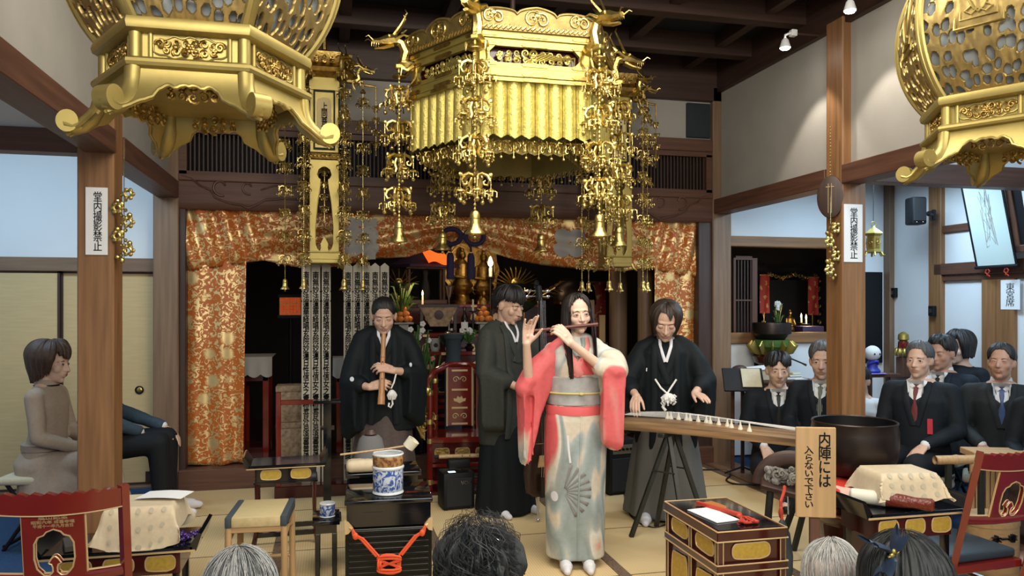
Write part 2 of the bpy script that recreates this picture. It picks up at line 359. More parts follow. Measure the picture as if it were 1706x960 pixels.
# ---- facade
m=MB(M['beamx']); 
x0,x1f=XL+.01,XR-.02
zb0,zb1=2.385,2.675
prof=[(FY+.02,zb0+.02),(FY+.04,zb0),(FY+.18,zb0),(FY+.18,zb1),(FY-.0,zb1),(FY-.0,zb1-.05),(FY+.012,zb1-.06),(FY+.012,zb0+.06)]
m.prism(prof,x0,x1f,'x')
# carved scrolls at both ends
def scroll(mb,cx,cz,s,dirx,y):
    pts=[V((cx+dirx*s*(.05+.16*t*math.exp(-0*t))*cos(4.6*t*1.0+.4)*(1-t*.35)*1.0,y,cz+s*(.05+.16*t)*sin(4.6*t+.4)*(1-t*.35))) for t in [i/26 for i in range(27)]]
    mb.tube(pts,.009*s*2.2,6)
for dx,xe in ((1,x0),(-1,x1f)):
    for cx,s in ((.34,.55),(.56,.42)): scroll(m,xe+dx*cx,2.575,s,dx,FY+.006)
    m.tube([(xe+dx*a,FY+.006,b) for a,b in ((.02,2.66),(.10,2.64),(.17,2.58),(.25,2.545),(.29,2.48),(.40,2.44),(.50,2.425),(.56,2.40),(.63,2.435),(.7,2.475),(.85,2.49),(1.3,2.49))],.009,6)
    m.tube([(xe+dx*a,FY+.006,b) for a,b in ((.66,2.56),(.78,2.60),(.9,2.585),(1.1,2.605),(1.3,2.61))],.007,6)
struct(m,'trim_%d'%k); k+=1
# lattice transom
m=MB(M['dwoodz']); n=int((x1f-x0-.1)/.035)
for i in range(n+1): m.b2(x0+.05+i*.035-.006,x0+.05+i*.035+.006,FY+.05,FY+.075,zb1,3.05)
struct(m,'window_1')
m=MB(M['beamx']); m.b2(x0,x1f,FY+.02,FY+.12,3.03,3.08); m.b2(x0,x1f,FY+.02,FY+.12,zb1,zb1+.03); m.b2(x0,x0+.06,FY+.02,FY+.12,zb1,3.05); m.b2(x1f-.06,x1f,FY+.02,FY+.12,zb1,3.05)
m.b2(1.16,1.24,FY+.02,FY+.12,zb1,3.05); struct(m,'window_2')
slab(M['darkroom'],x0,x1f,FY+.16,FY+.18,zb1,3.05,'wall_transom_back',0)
slab(M['beamx'],x0,x1f,FY-.0,FY+.16,3.08,3.2); slab(M['plaster'],x0,x1f,FY+.06,FY+.12,3.2,3.62,'wall_facade_upper',0); slab(M['dwoodx'],x0-.2,x1f+.2,FY,FY+.16,3.58,4.02)
for px in (1147,): a=atY(px,200,FY); slab(M['ceil'],a.x,a.x+.25,FY+.03,FY+.06,3.22,3.56)
# sill and inner sanctuary
slab(M['beamx'],x0,x1f,FY-.02,FY+.2,0,.175); slab(M['dwoodz'],x0,x0+.05,FY+.03,FY+.18,.17,zb0); slab(M['dwoodz'],x1f-.14,x1f,FY+.03,FY+.18,.17,zb0)
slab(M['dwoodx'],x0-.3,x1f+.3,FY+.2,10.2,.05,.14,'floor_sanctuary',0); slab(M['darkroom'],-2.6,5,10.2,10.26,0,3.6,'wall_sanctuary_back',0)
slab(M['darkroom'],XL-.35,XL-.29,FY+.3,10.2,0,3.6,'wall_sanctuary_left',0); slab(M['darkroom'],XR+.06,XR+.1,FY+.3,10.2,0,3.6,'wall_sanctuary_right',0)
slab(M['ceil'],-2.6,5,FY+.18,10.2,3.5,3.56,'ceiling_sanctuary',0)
for px,w_,y in ((1030,.2,8.0),(1075,.16,7.5)):
    a=atY(px,500,y); m=MB(M['greyz']); m.lathe([(w_*.5,.14),(w_*.5,3.5)],20,(a.x,y,0)); struct(m,'trim_%d'%k); k+=1
# ---- nave ceiling
slab(M['ceil'],-3.4,XA,-1.5,FY+.2,4.0,4.05,'ceiling',0)
for y in [-.2+.82*i for i in range(9)]: slab(M['dwoodx'],XL-.1,XR+.1,y-.06,y+.06,3.82,4.0)
for x in [XL+.55+.82*i for i in range(6)]: slab(M['dwoody'],x-.045,x+.045,-1.5,FY,3.88,4.0)
# ---- ceiling spotlights on the right
def spot(px,py,label):
    c=atX(px,py,3.42)
    t=thing('ceiling_spotlight',label,'spotlight',c,0,'spotlights under the right ceiling edge')
    w_=M['paper']; b=MB(w_); b.lathe([(.040,.0),(.042,.006),(.034,.03),(.026,.06),(.012,.075)],18,cap=False); b.build('lamp_housing',t)
    e=bpy.data.materials.get('lit_lens') or mat('lit_lens',(1,1,1),.5,emit=(1,.95,.85),es=70); l=MB(e); l.lathe([(.001,-.014),(.028,-.012),(.039,.002),(.001,.004)],18); l.build('lens',t)
    dx=XR+.03-c.x; a=MB(w_); a.tube([(0,0,.07),(0,0,.10),(.05,0,.12)],.009,8); a.box((.07,.0,.12),(.05,.05,.05),.006); a.use(M['dwoodx']); a.tube([(.07,0,.12),(dx,0,.12)],.008,8); a.build('bracket',t)
    lamp('SPOT','spot_beam',c+V((0,0,-.03)),c+V((.16,.02,-1)),34,(1,.9,.78),spot_size=R(78),spot_blend=.35,shadow_soft_size=.03)
spot(1308,80,'lit spotlight nearer the altar, on the ceiling edge above the grey wall')
spot(1416,18,'lit spotlight higher in the photo, nearer the viewer on the right ceiling edge')
# ================================================================ people: one continuous skin per body
def remesh(mb,voxel,smooth=2,fold=0,fs_=(9,9,2.5),seed=0):
    """union of overlapping closed shapes as one smooth surface -> verts, faces"""
    me=mb.mesh('t',180); o=bpy.data.objects.new('t',me); col.objects.link(o)
    r=o.modifiers.new('r','REMESH'); r.mode='VOXEL'; r.voxel_size=voxel; r.adaptivity=0
    if smooth: q=o.modifiers.new('s','SMOOTH'); q.factor=.5; q.iterations=smooth
    dg=bpy.context.evaluated_depsgraph_get(); dg.update(); m2=bpy.data.meshes.new_from_object(o.evaluated_get(dg))
    vs=[v.co.copy() for v in m2.vertices]; fs=[list(p.vertices) for p in m2.polygons]
    if fold:
        for i,v in enumerate(m2.vertices):
            p=v.co; d=nz.noise(V((p.x*fs_[0],p.y*fs_[1],p.z*fs_[2]+seed)))+.5*nz.noise(V((p.x*fs_[0]*2.2,p.y*fs_[1]*2.2,p.z*fs_[2]*2+seed+9)))
            vs[i]=p+v.normal*(fold*d)
    bpy.data.objects.remove(o); bpy.data.meshes.remove(me); bpy.data.meshes.remove(m2); return vs,fs
def garment(mb,m,name,parent,voxel=.011,smooth=4,fold=.006,fs_=(9,9,2.5),seed=0):
    vs,fs=remesh(mb,voxel,smooth,fold,fs_,seed); g=MB(m); g.add(vs,fs); o=g.build(name,parent,180); o['_bvh']=0; return o,BVHTree.FromPolygons(vs,fs)
def drape(bvh,x,z,T=None,off=.002,y0=-1.2):
    """point on the front surface under (x,z), seen from -Y of frame T"""
    T=T or Mx(); o=T@V((x,y0,z)); d=(T.to_3x3()@V((0,1,0))).normalized(); h=bvh.ray_cast(o,d)
    return (h[0]-d*off) if h[0] is not None else None
def decal(mb,bvh,poly,T=None,off=.002,thick=0,rings=3,y0=-1.2):
    """a patch lying on a surface: outline in (x,z)"""
    cx=sum(p[0] for p in poly)/len(poly); cz=sum(p[1] for p in poly)/len(poly); n=len(poly); vs=[]; dep=[]
    T=T or Mx(); inv=T.inverted()
    for k in range(rings+1):
        for p in (poly if k else [(cx,cz)]):
            f=k/rings; x=cx+(p[0]-cx)*f; z=cz+(p[1]-cz)*f; h=drape(bvh,x,z,T,off,y0); vs.append((x,z,h))
    ok=[inv@h for _,_,h in vs if h is not None]
    if not ok: return
    dy=sum(p.y for p in ok)/len(ok); P=[h if h is not None else T@V((x,dy,z)) for x,z,h in vs]
    fs=[(0,1+(i+1)%n,1+i) for i in range(n)]
    for k in range(rings-1):
        a=1+k*n; fs+=[(a+i,a+(i+1)%n,a+n+(i+1)%n,a+n+i) for i in range(n)]
    if thick:
        d=(T.to_3x3()@V((0,1,0))).normalized(); m=len(P); P+=[p+d*thick for p in P]; e=1+(rings-1)*n
        fs+=[tuple(m+i for i in f)[::-1] for f in fs]+[(e+i,e+(i+1)%n,m+e+(i+1)%n,m+e+i) for i in range(n)]
    mb.add(P,fs)
def strip(pts,w_): # 2D polyline -> ribbon outline
    up=[];dn=[]
    for i,p in enumerate(pts):
        a=V(pts[max(i-1,0)]).to_2d() if False else pts[max(i-1,0)]; b=pts[min(i+1,len(pts)-1)]; dx,dz=b[0]-a[0],b[1]-a[1]; L=math.hypot(dx,dz) or 1
        ww=w_[i] if isinstance(w_,(list,tuple)) else w_; up.append((p[0]-dz/L*ww,p[1]+dx/L*ww)); dn.append((p[0]+dz/L*ww,p[1]-dx/L*ww))
    return up+dn[::-1]
def band(mb,bvh,pts,w_,off=.006,T=None,th=.008,n=8,y0=-1.2):
    """flattened band of cloth along a path over a surface (x,z)"""
    P=[]
    for i in range(len(pts)-1):
        for j in range(4):
            t=j/4; x=pts[i][0]+(pts[i+1][0]-pts[i][0])*t; z=pts[i][1]+(pts[i+1][1]-pts[i][1])*t; h=drape(bvh,x,z,T,off,y0)
            if h is not None: P.append(h)
    h=drape(bvh,pts[-1][0],pts[-1][1],T,off,y0)
    if h is not None: P.append(h)
    if len(P)>1: mb.tube(P,[(th,w_)]*len(P),n,flat=(0,-1,0))
def frame(c,yaw=0,pitch=0,roll=0,s=1):   # yaw>0 turns the face to its own left(+X); pitch>0 bows
    return Mx.Translation(V(c))@Euler((0,0,R(yaw))).to_matrix().to_4x4()@Euler((R(pitch),0,0)).to_matrix().to_4x4()@Euler((0,R(roll),0)).to_matrix().to_4x4()@Mx.Diagonal((s,s,s,1))
def add_head(m,H,neck,fem=False,wide=1.0):
    o=m.T; m.T=o@H; k=.93 if fem else 1.0; w_=wide
    m.ball((0,.012,.032),(.074*w_,.094,.087),24,16); m.ball((0,-.018,-.03),(.061*w_*k,.072,.084),24,16); m.ball((0,-.03,-.073),(.047*w_*k,.052,.040),16,10); m.ball((0,-.066,-.096),(.021*k,.019,.018),12,8)
    for s in (-1,1):
        m.ball((s*.036*w_,-.056,-.026),(.026,.025,.028),12,8); m.ball((s*.0115,-.093,-.036),(.0088*k,.010,.0078),10,8)
        m.ball((s*.031,-.074,.0),(.019,.014,.013),12,8); m.ball((s*.0745*w_,.010,-.008),(.009,.019,.030),12,8,(0,R(s*8),R(-s*14)))
    m.ball((0,-.064,.024),(.05*w_,.024,.018),14,8); m.cap2((0,-.085,.006),(0,-.106,-.034),.0075,.0118*k); m.ball((0,-.077,-.060),(.028,.018,.020),12,8)
    m.ball((0,-.0925,-.0555),(.020,.0065,.0048),12,8); m.ball((0,-.0915,-.0665),(.017,.008,.006),12,8)
    nb=H.inverted()@V(neck) ; m.cap2((0,.022,-.045),nb,.050*k,.058*k,18); m.T=o
def face_marks(g,bvh,H,skin_i,eyes='open',fem=False,brow=1.0,beard=False,look=0,mouth=True,lipc=None,glass=False):
    HT=H; y0=-.35
    def D(poly,m,off,rings=2): g.use(m); decal(g,bvh,poly,HT,off,0,rings,y0)
    for s in (-1,1):
        ex=s*.031; w_=.0155 if fem else .014; ho=.0052 if fem else .0042
        up=[(ex+w_*(i/6-1),.0+ho*sin(PI*i/12)**.8+s*(i/6-1)*.0012) for i in range(13)]; lo=[(ex+w_*(1-i/6),-.6*ho*sin(PI*i/12)+s*(1-i/6)*.0012) for i in range(1,12)]
        if eyes=='open':
            D(up+lo,M['eyewhite'],.0006); cx=ex+look*.004
            D([(cx+.0053*cos(a),min(.0050*sin(a)+.0005,ho*.92)) for a in [i*PI/7 for i in range(14)]],M['iris'],.0009)
            D(strip(up,[.0004+.0011*sin(PI*i/12) for i in range(13)]),M['lash'],.0011)
            D(strip([(p[0],p[1]+.0058) for p in up[1:-1]],.0004),M['crease'],.0006)
            if fem: D(strip(lo,.00035),M['lash'],.0009)
        elif eyes=='squint':
            D(strip([(p[0],p[1]*.45-.0008) for p in up],.0013),M['lash'],.0009); D(strip([(p[0],p[1]+.004) for p in up],.0004),M['crease'],.0006)
        else:
            D(strip([(p[0],-(p[1])*.7-.002) for p in up],[.0006+.0008*sin(PI*i/12) for i in range(13)]),M['lash'],.0009); D(strip([(p[0],p[1]+.003) for p in up],.0004),M['crease'],.0006)
        bz=.019 if fem else .017; b=[(ex+s*(-.017+.0037*i),bz+(.006 if fem else .004)*sin(PI*min(1,i/7.5))-.0006*i*(eyes!='squint')-(.004-.0006*i if eyes=='squint' else 0)) for i in range(10)]
        D(strip(b,[(.0018 if fem else .0027)*brow*(1-.55*(i/9)**2)*(.6+.4*min(1,i/2)) for i in range(10)]),M['brow'],.0007)
        D([(s*.0062+.0028*cos(a),-.0425+.0018*sin(a)) for a in [i*PI/4 for i in range(8)]],M['crease'],.0008)
    if mouth:
        u=[(-.021+.0035*i,-.0545+.0042*sin(PI*i/12)-.0014*math.exp(-((i-6)/1.1)**2)-.0008*abs(i-6)*.6) for i in range(13)]; l=[(.021-.0035*i,-.0605-.0085*sin(PI*i/12)+.0008) for i in range(1,12)]
        D(u+l,lipc or M['lip'],.0006); D(strip([(-.021+.0035*i,-.0595-.0006*abs(i-6)) for i in range(13)],.0007),M['crease'],.0012)
    if beard:
        D([(.011*cos(a),-.090+.009*sin(a)) for a in [i*PI/6 for i in range(12)]],M['stubble2'],.0010); D(strip([(-.016+.004*i,-.048-.0007*abs(i-4)) for i in range(9)],.0012),M['stubble'],.0008)
    if glass:
        g.use(M['lash'])
        for s in (-1,1):
            P=[drape(bvh,s*.031+.019*cos(a),-.001+.015*sin(a),HT,.008,y0) for a in [i*PI/8 for i in range(16)]]; P=[p for p in P if p is not None]; g.tube(P,.0013,5,loop=True)
M['eyewhite']=mat('eye_white',(.62,.58,.55),.3); M['iris']=mat('dark_iris',(.012,.008,.006),.15); M['lash']=mat('lash_line',(.012,.009,.009),.6); M['crease']=mat('skin_crease',(.20,.095,.07),.7)
M['stubble2']=mat('chin_beard',(.06,.040,.033),.8); M['brow']=mat('eyebrow_hair',(.030,.020,.017),.7); M['stubble']=mat('stubble',(.16,.10,.08),.7); M['lip']=mat('lip_skin',(.42,.17,.14),.45); M['liprouge']=mat('rouged_lip',(.48,.10,.10),.35)
def skin(n,c): return mat(n,c,.48,0,.06,14,spec=.4)
M['skinf']=skin('fair_skin',(.66,.45,.35)); M['skinm']=skin('tan_skin',(.50,.30,.21)); M['skinm2']=skin('light_tan_skin',(.56,.36,.27)); M['skino']=skin('ruddy_skin',(.47,.26,.18))
def hairmat(n,c,var=.5): return mat(n,c,.42,0,var,3,(60,60,3),.25,60,spec=.5)
M['hairk']=hairmat('black_hair',(.010,.009,.010)); M['hairb']=hairmat('brown_black_hair',(.030,.019,.014)); M['hairg']=hairmat('grey_hair',(.30,.31,.31),.45); M['hairs']=hairmat('salt_pepper_hair',(.07,.072,.075),.6); M['hairbr']=hairmat('brown_hair',(.055,.030,.019))
def add_hand(m,W,d,n,thumb,curl=(.5,.5,.5,.5),th=(.6,.35),s=1.0,spread=.04):
    """W wrist, d towards knuckles, n palm normal, thumb=+1/-1 side"""
    W=V(W); d=V(d).normalized(); n=V(n); n=(n-d*n.dot(d)).normalized(); x=d.cross(n).normalized()*thumb; s*=1.0
    kn=[]
    for i,(off,L) in enumerate(((.030,.086),(.010,.090),(-.010,.086),(-.028,.079))):
        K=W+(d*L+x*off)*s; kn.append(K); m.cap2(W+x*off*.55*s,K,.0135*s,.0108*s,10)
    m.ball(W+(d*.048)*s,.017*s,10,8); m.cap2(W+(x*.018+d*.015+n*.006)*s,W+(x*.024+d*.05+n*.008)*s,.015*s,.013*s,10)
    for i,K in enumerate(kn):
        L=(.047,.052,.048,.037)[i]*s; a=0; p=K; c=curl[i]; sp=(1.5-i)*spread
        for j,(f,r0,r1) in enumerate(((1.0,.0098,.0088),(.62,.0088,.0080),(.5,.0080,.0068))):
            a+=c*(1.0,1.15,.7)[j]; v=(d*cos(a)+n*sin(a)); v=(v+x*sp*cos(a)).normalized(); q=p+v*(L*f); m.cap2(p,q,r0*s,r1*s,10); p=q
    b=W+(x*.026+d*.022+n*.004)*s; v=(d*cos(th[0])+x*sin(th[0])+n*th[1]).normalized(); k1=b+v*.048*s; v2=(d*(cos(th[0])+.35)+x*sin(th[0])*.7+n*(th[1]+.25)).normalized(); k2=k1+v2*.034*s; k3=k2+(v2+d*.1).normalized()*.026*s
    m.cap2(b,k1,.0145*s,.0112*s,10); m.cap2(k1,k2,.0108*s,.0095*s,10); m.cap2(k2,k3,.0095*s,.0075*s,10)
def limb(m,pts,rs,n=14):
    for i in range(len(pts)-1): m.cap2(pts[i],pts[i+1],rs[i],rs[i+1],n)
def ell(c,rx,ry,n=28,yaw=0): 
    c=V(c); return [c+V((rx*cos(2*PI*k/n),ry*sin(2*PI*k/n),0)) for k in range(n)]
def hair(parent,H,m,Lf,off,name='hair',naz=120,nt=26,noise=.004,jit=.012,seed=1,hc=(0,.014,.032),rad=(.076,.096,.089),inward=.0,kaz=26,fall=None,ko=0.0):
    """hair combed from the crown: Lf(az) arc length, off(az,t) lift above the scalp"""
    q=random.Random(seed); g=MB(m); top=[];bot=[]
    for k in range(naz):
        az=2*PI*k/naz; az_=az if az<=PI else az-2*PI; L=Lf(az_); L=max(.02,L+q.uniform(-jit,jit)*min(1,L/.2)); a=[];b=[]
        dx,dy=sin(az_),-cos(az_)
        for j in range(nt+1):
            t=j/nt; l=L*t; rr=math.sqrt((rad[0]*dx)**2+(rad[1]*dy)**2); rm=(rr+rad[2])/2; ph=min(PI/2,l/rm); ex=max(0,l-rm*PI/2)
            o=off(az_,t)+noise*nz.noise(V((cos(az_)*kaz*.4,sin(az_)*kaz*.4,t*1.3+seed)))*min(1,t*3)+noise*.5*nz.noise(V((cos(az_)*kaz,sin(az_)*kaz,t*2+seed)))*min(1,t*3)
            inn=inward*min(1,ex/.12)
            def pt(o_):
                p=V((hc[0]+dx*((rad[0]+o_)*sin(ph)-inn),hc[1]+dy*((rad[1]+o_)*sin(ph)-inn),hc[2]+(rad[2]+o_)*cos(ph)-ex))
                return H@p if fall is None else fall(H,p,ex,az_)
            a.append(pt(o)); b.append(pt(max(-.004,min(o-.012,.0)) if ex<=0 else o-.014))
        top.append(a); bot.append(b)
    vs=[p for r in top for p in r]+[p for r in bot for p in r]; w_=nt+1; N=naz*w_; fs=[]
    for k in range(naz):
        l=(k+1)%naz
        for j in range(nt): fs.append((k*w_+j,l*w_+j,l*w_+j+1,k*w_+j+1)); fs.append((N+k*w_+j,N+k*w_+j+1,N+l*w_+j+1,N+l*w_+j))
        fs.append((k*w_+nt,l*w_+nt,N+l*w_+nt,N+k*w_+nt))
    g.add(vs,fs); return g.build(name,parent,80)
def ss(a,b,x): t=min(1,max(0,(x-a)/(b-a))); return t*t*(3-2*t)
def finish_body(root,m,H,skinm,voxel,smooth=2,**fm):
    vs,fs=remesh(m,voxel,smooth); g=MB(skinm); g.add(vs,fs); b=BVHTree.FromPolygons(vs,fs); face_marks(g,b,H,0,**fm); o=g.build('body',root,180); return o,b
def sleeve(m,pts,r,drop,n=20,lean=(0,0,0)):
    """wide kimono sleeve: a hanging bag along the arm"""
    rings=[]; s=None; m.cap2(V(pts[0])+V((-math.copysign(.075,pts[0][0]),.01,.055)),V(pts[0]),.062,r[0]); m.cap2(pts[0],pts[1],r[0]*1.02,r[1]*.98); m.cap2(pts[1],pts[2],r[1]*.98,r[2]*.95); m.cap2(pts[2],pts[3],r[2]*.95,r[3]*.95)
    for i,p in enumerate(pts):
        p=V(p); a=V(pts[max(i-1,0)]); b=V(pts[min(i+1,len(pts)-1)]); t=b-a; t.z=0; t=t.normalized() if t.length>1e-6 else V((1,0,0)); s=V((-t.y,t.x,0)); ri=r[i]; dr=drop[i]; ring=[]
        for k in range(n):
            a_=2*PI*k/n; c_,s_=cos(a_),sin(a_); base=p+V((0,0,0)) if s_>=0 else p+V(lean)*dr-V((0,0,dr)); ring.append(base+s*(ri*c_*(1 if s_>=0 else .8))+V((0,0,ri*s_))+t*0)
        rings.append(ring)
    m.loft(rings)
# ---------------------------------------------------------------- short hair styles
def hair_short(parent,H,m,front=.098,side=.140,back=.20,vol=.014,seed=1,noise=.004,part=0,bang=0,jit=.008,rad=(.076,.096,.089),naz=120):
    def Lf(a):
        b=abs(a); L=front+(side-front)*ss(.38,.95,b); L=L+(back-side)*ss(1.5,2.4,b); 
        return L+bang*math.exp(-(b/.75)**2)
    return hair(parent,H,m,Lf,lambda a,t:vol*(1-.3*ss(1.0,2.0,abs(a)))*(.55+.45*sin(PI*min(1,t*.9+.15)))*(1-.85*t**5)+.003,'hair',naz,20,noise,jit,seed,rad=rad,inward=.012)
# ================================================================ the four performers
VX=.0042
M['haori']=mat('black_silk_crepe',(.0045,.0075,.0095),.7,0,.25,120,spec=.2); M['haorig']=mat('greenish_grey_silk',(.032,.036,.032),.7,0,.15,90,spec=.25)
M['hakamak']=mat('black_pleated_cloth',(.005,.008,.010),.7,0,.2,60,spec=.2); M['hakamab']=mat('brown_pleated_cloth',(.062,.045,.041),.7,0,.15,60)
def stripes(name,ca,cb,sc_=60):
    m=mat(name,ca,.7); N,L,b=nodes(m); tc=N.new('ShaderNodeTexCoord'); wv=N.new('ShaderNodeTexWave'); wv.bands_direction='X'; wv.inputs['Scale'].default_value=sc_
    L.new(tc.outputs['Object'],wv.inputs['Vector']); mx=N.new('ShaderNodeMix'); mx.data_type='RGBA'; mx.inputs[6].default_value=(*ca,1); mx.inputs[7].default_value=(*cb,1); L.new(wv.outputs['Fac'],mx.inputs[0]); L.new(mx.outputs[2],b.inputs['Base Color']); return m
M['hakamag']=stripes('grey_striped_cloth',(.085,.085,.08),(.13,.13,.12)); M['tabi']=mat('white_cotton',(.66,.66,.70),.9); M['cordw']=mat('white_cord',(.72,.72,.70),.85,bump=.4,bscale=120)
M['obigreen']=mat('dark_green_sash',(.03,.034,.018),.7)
def hakama(z0,z1,rx0,ry0,rx1,ry1,pleats=9,depth=.10,c=(0,0),cy=0):
    m=MB(); n=144; rings=[]
    for j in range(15):
        t=j/14; z=z1+(z0-z1)*t; rx=rx1+(rx0-rx1)*t**.85; ry=ry1+(ry0-ry1)*t**.85; ring=[]
        for k in range(n):
            a=2*PI*k/n; pl=1+depth*(.25+.75*t)*(abs(((a*pleats/PI)%2)-1)-.5); ring.append(V((c[0]+rx*cos(a)*pl,c[1]+cy*t+ry*sin(a)*pl,z)))
        rings.append(ring)
    m.loft(rings); return m
def foot(m,x,y,z=.0,yaw=0,s=1):
    c,sn=cos(R(yaw)),sin(R(yaw)); f=lambda u,v,h:(x+u*c-v*sn*-1*-1,y+v*c+u*sn,z+h)
    m.cap2((x,y+.05*s,.045*s+z),(x,y-.10*s,.032*s+z),.040*s,.034*s); m.cap2((x,y-.08*s,.03*s+z),(x,y-.15*s,.024*s+z),.040*s,.022*s)
def standing_core(m,Hh,sh,neck,arms,legs=True,k=1.0):
    """torso, arms and legs that the clothes lie on"""
    m.loft([ell((0,.0,.86*Hh/1.68),.14*k,.10*k),ell((0,0,.98*Hh/1.68),.145*k,.095*k),ell((0,.0,1.08*Hh/1.68),.125*k,.085*k),ell((0,.0,1.24*Hh/1.68),.155*k,.095*k),ell((0,.01,neck[2]-.09),.15*k,.08*k),ell((0,.02,neck[2]-.02),.07*k,.06*k)])
    for S,E,W in arms: limb(m,[S,E,W],[.050*k,.040*k,.026*k])
    if legs:
        for s in (-1,1): limb(m,[(s*.085,0,.86*Hh/1.68),(s*.095,0,.46),(s*.10,.02,.09)],[.085*k,.058*k,.040*k])
def haori(J,neck,hem,rx=(.20,.235,.225),ry=(.13,.165,.15),lean=0,sh=.20):
    """kimono coat: body loft plus bag sleeves"""
    m=MB(); nz_=neck[2]; ny=neck[1]
    m.loft([ell((0,.0,hem),rx[2],ry[2]),ell((0,.0,hem+.22),rx[1],ry[1]),ell((0,.0,nz_-.42),rx[1]*.93,ry[1]*.95),ell((0,ny*.6,nz_-.20),sh+.015,ry[0]*1.05),ell((0,ny,nz_-.09),sh,ry[0]*.92),ell((0,ny+.005,nz_-.035),sh*.62,.085),ell((0,ny+.008,nz_+.012),.066,.062)])
    return m
def collar_set(root,bvh,neck,depth=.30,inner=True,mk=None,mw=None,hem=None,wd=.024,open_=.045,thin=.007):
    x0=.062; z0=neck[2]+.002
    g=MB(mk)
    for s in (1,-1):
        pts=[(s*x0*.9,z0-.005),(s*x0,z0-.05),(s*.035,z0-depth*.55),(-s*.02 if s>0 else .02,z0-depth)]
        band(g,bvh,pts,wd,.004 if s>0 else .009,th=thin)
    g.build('overlapping_collar',root,50)
    if inner:
        g=MB(mw)
        for s in (1,-1): band(g,bvh,[(s*x0*.66,z0),(s*x0*.62,z0-.05),(s*.004,z0-depth*.5)],.011,.010,th=.006)
        g.build('white_under_collar',root,50)
    if hem is not None:
        g=MB(mk)
        for s in (1,-1): band(g,bvh,[(s*x0*1.2,z0-.03),(s*(open_+.035),z0-.2),(s*(open_+.03),z0-.4),(s*(open_+.05),hem+.02)],.026,.010,th=.009)
        g.build('coat_lapel',root,50)
# ---------------- shakuhachi player
def p_shakuhachi():
    base=V((.40,5.97,.0)); t=thing('person','man in a black crested kimono coat blowing an upright bamboo flute','person',base,R(-4))
    neck=(0,.0,1.385); H=frame((0,-.055,1.485),0,17,0,1.13)
    Lw,Rw=(.075,-.235,1.085),(-.105,-.225,.965)
    arms=[((.165,.0,1.30),(.262,-.075,1.045),Lw),((-.165,.0,1.30),(-.262,-.06,.985),Rw)]
    m=MB(); add_head(m,H,neck,wide=1.06); standing_core(m,1.62,.18,neck,arms)
    add_hand(m,Lw,(-.85,-.30,.30),(-.25,.75,-.55),-1,(.55,.55,.6,.65),(.5,.5)); add_hand(m,Rw,(.88,-.30,.22),(.25,.75,-.45),1,(.5,.55,.6,.6),(.5,.5))
    for s in (-1,1): foot(m,s*.1,0)
    finish_body(t,m,H,M['skinm2'],VX,2,eyes='squint',brow=1.25,mouth=True)
    hair_short(t,H,M['hairk'],.102,.142,.195,.010,3,.002)
    g=hakama(.03,.985,.27,.22,.165,.125,8); garment(g,M['hakamab'],'hakama_trousers',t,.012,2,.003)
    g=haori(None,neck,.62,(.19,.245,.25),(.12,.165,.16),sh=.195)
    for a,dr in ((arms[0],.34),(arms[1],.36)):
        S,E,W=[V(p) for p in a]; sleeve(g,[S+V((0,0,.0)),S.lerp(E,.5)+V((0,0,.01)),E,E.lerp(W,.55)],[.075,.085,.075,.062],[.05,.14,dr,dr*.8])
    o,b=garment(g,M['haori'],'haori_coat',t,.011,4,.010,(8,8,2.2),3)
    collar_set(t,b,neck,.27,True,M['haori'],M['tabi'],.66)
    g=MB(M['tabi']); decal(g,b,[(-.232+.016*cos(a),1.02+.016*sin(a)) for a in [i*PI/6 for i in range(12)]],None,.003,.003); g.build('white_crest',t); g=MB(M['tabi']); decal(g,b,[(.20+.010*cos(a),1.12+.014*sin(a)) for a in [i*PI/6 for i in range(12)]],None,.003,.003); g.build('white_crest',t)
    g=MB(M['obigreen']); g.lathe([(.155,.86),(.16,.9),(.155,.96)],28,sx=1.05,sy=1.0); g.T=Mx.Translation((0,-.05,0)); g.build('sash',t)
    g=MB(M['cordw']); g.tube([(.09,-.235,1.06),(.075,-.25,1.0),(.055,-.25,.955)],.006,8); g.ball((.06,-.25,.91),(.030,.026,.036),14,10)
    for i in range(14): a=i*2.4; g.tube([(.06+.02*cos(a),-.25+.018*sin(a),.93),(.06+.034*cos(a),-.25+.03*sin(a),.905),(.06+.022*cos(a),-.25+.02*sin(a),.875)],.005,5)
    g.tube([(.06,-.25,.875),(.065,-.255,.84),(.05,-.255,.815),(.035,-.255,.825),(.04,-.25,.85)],.007,6); g.build('coat_tie_cord',t)
    # the flute
    f=thing('bamboo_flute','long bamboo shakuhachi flute held upright by the man in black','flute',base,R(-4))
    top=V((0,-.193,1.355)); bot=V((-.018,-.30,.845)); m=MB(M['bamboo']); N=24; P=[top.lerp(bot,i/N) for i in range(N+1)]
    rs=[.0175+.0025*(i/N)**3*4+(.0018 if i in (2,8,13,18,22) else 0) for i in range(N+1)]; m.tube(P,rs,16); m.build('bamboo_tube',f)
    for k in (.40,.52,.64,.76): m=MB(M['blackm']); p=top.lerp(bot,k); m.tube([p+V((0,-.0175,.0)),p+V((0,-.0205,0))],.005,10); m.build('finger_hole',f)
    for k in (.335,.545,.75,.92): m=MB(M['bambood']); p=top.lerp(bot,k); q=top.lerp(bot,k+.008); m.tube([p,q],.0215,14); m.build('joint_ring',f)
M['bamboo']=mat('polished_bamboo',(.40,.20,.085),.35,0,.25,5,(20,20,2)); M['bambood']=mat('dark_bamboo_joint',(.17,.075,.03),.4)
p_shakuhachi()
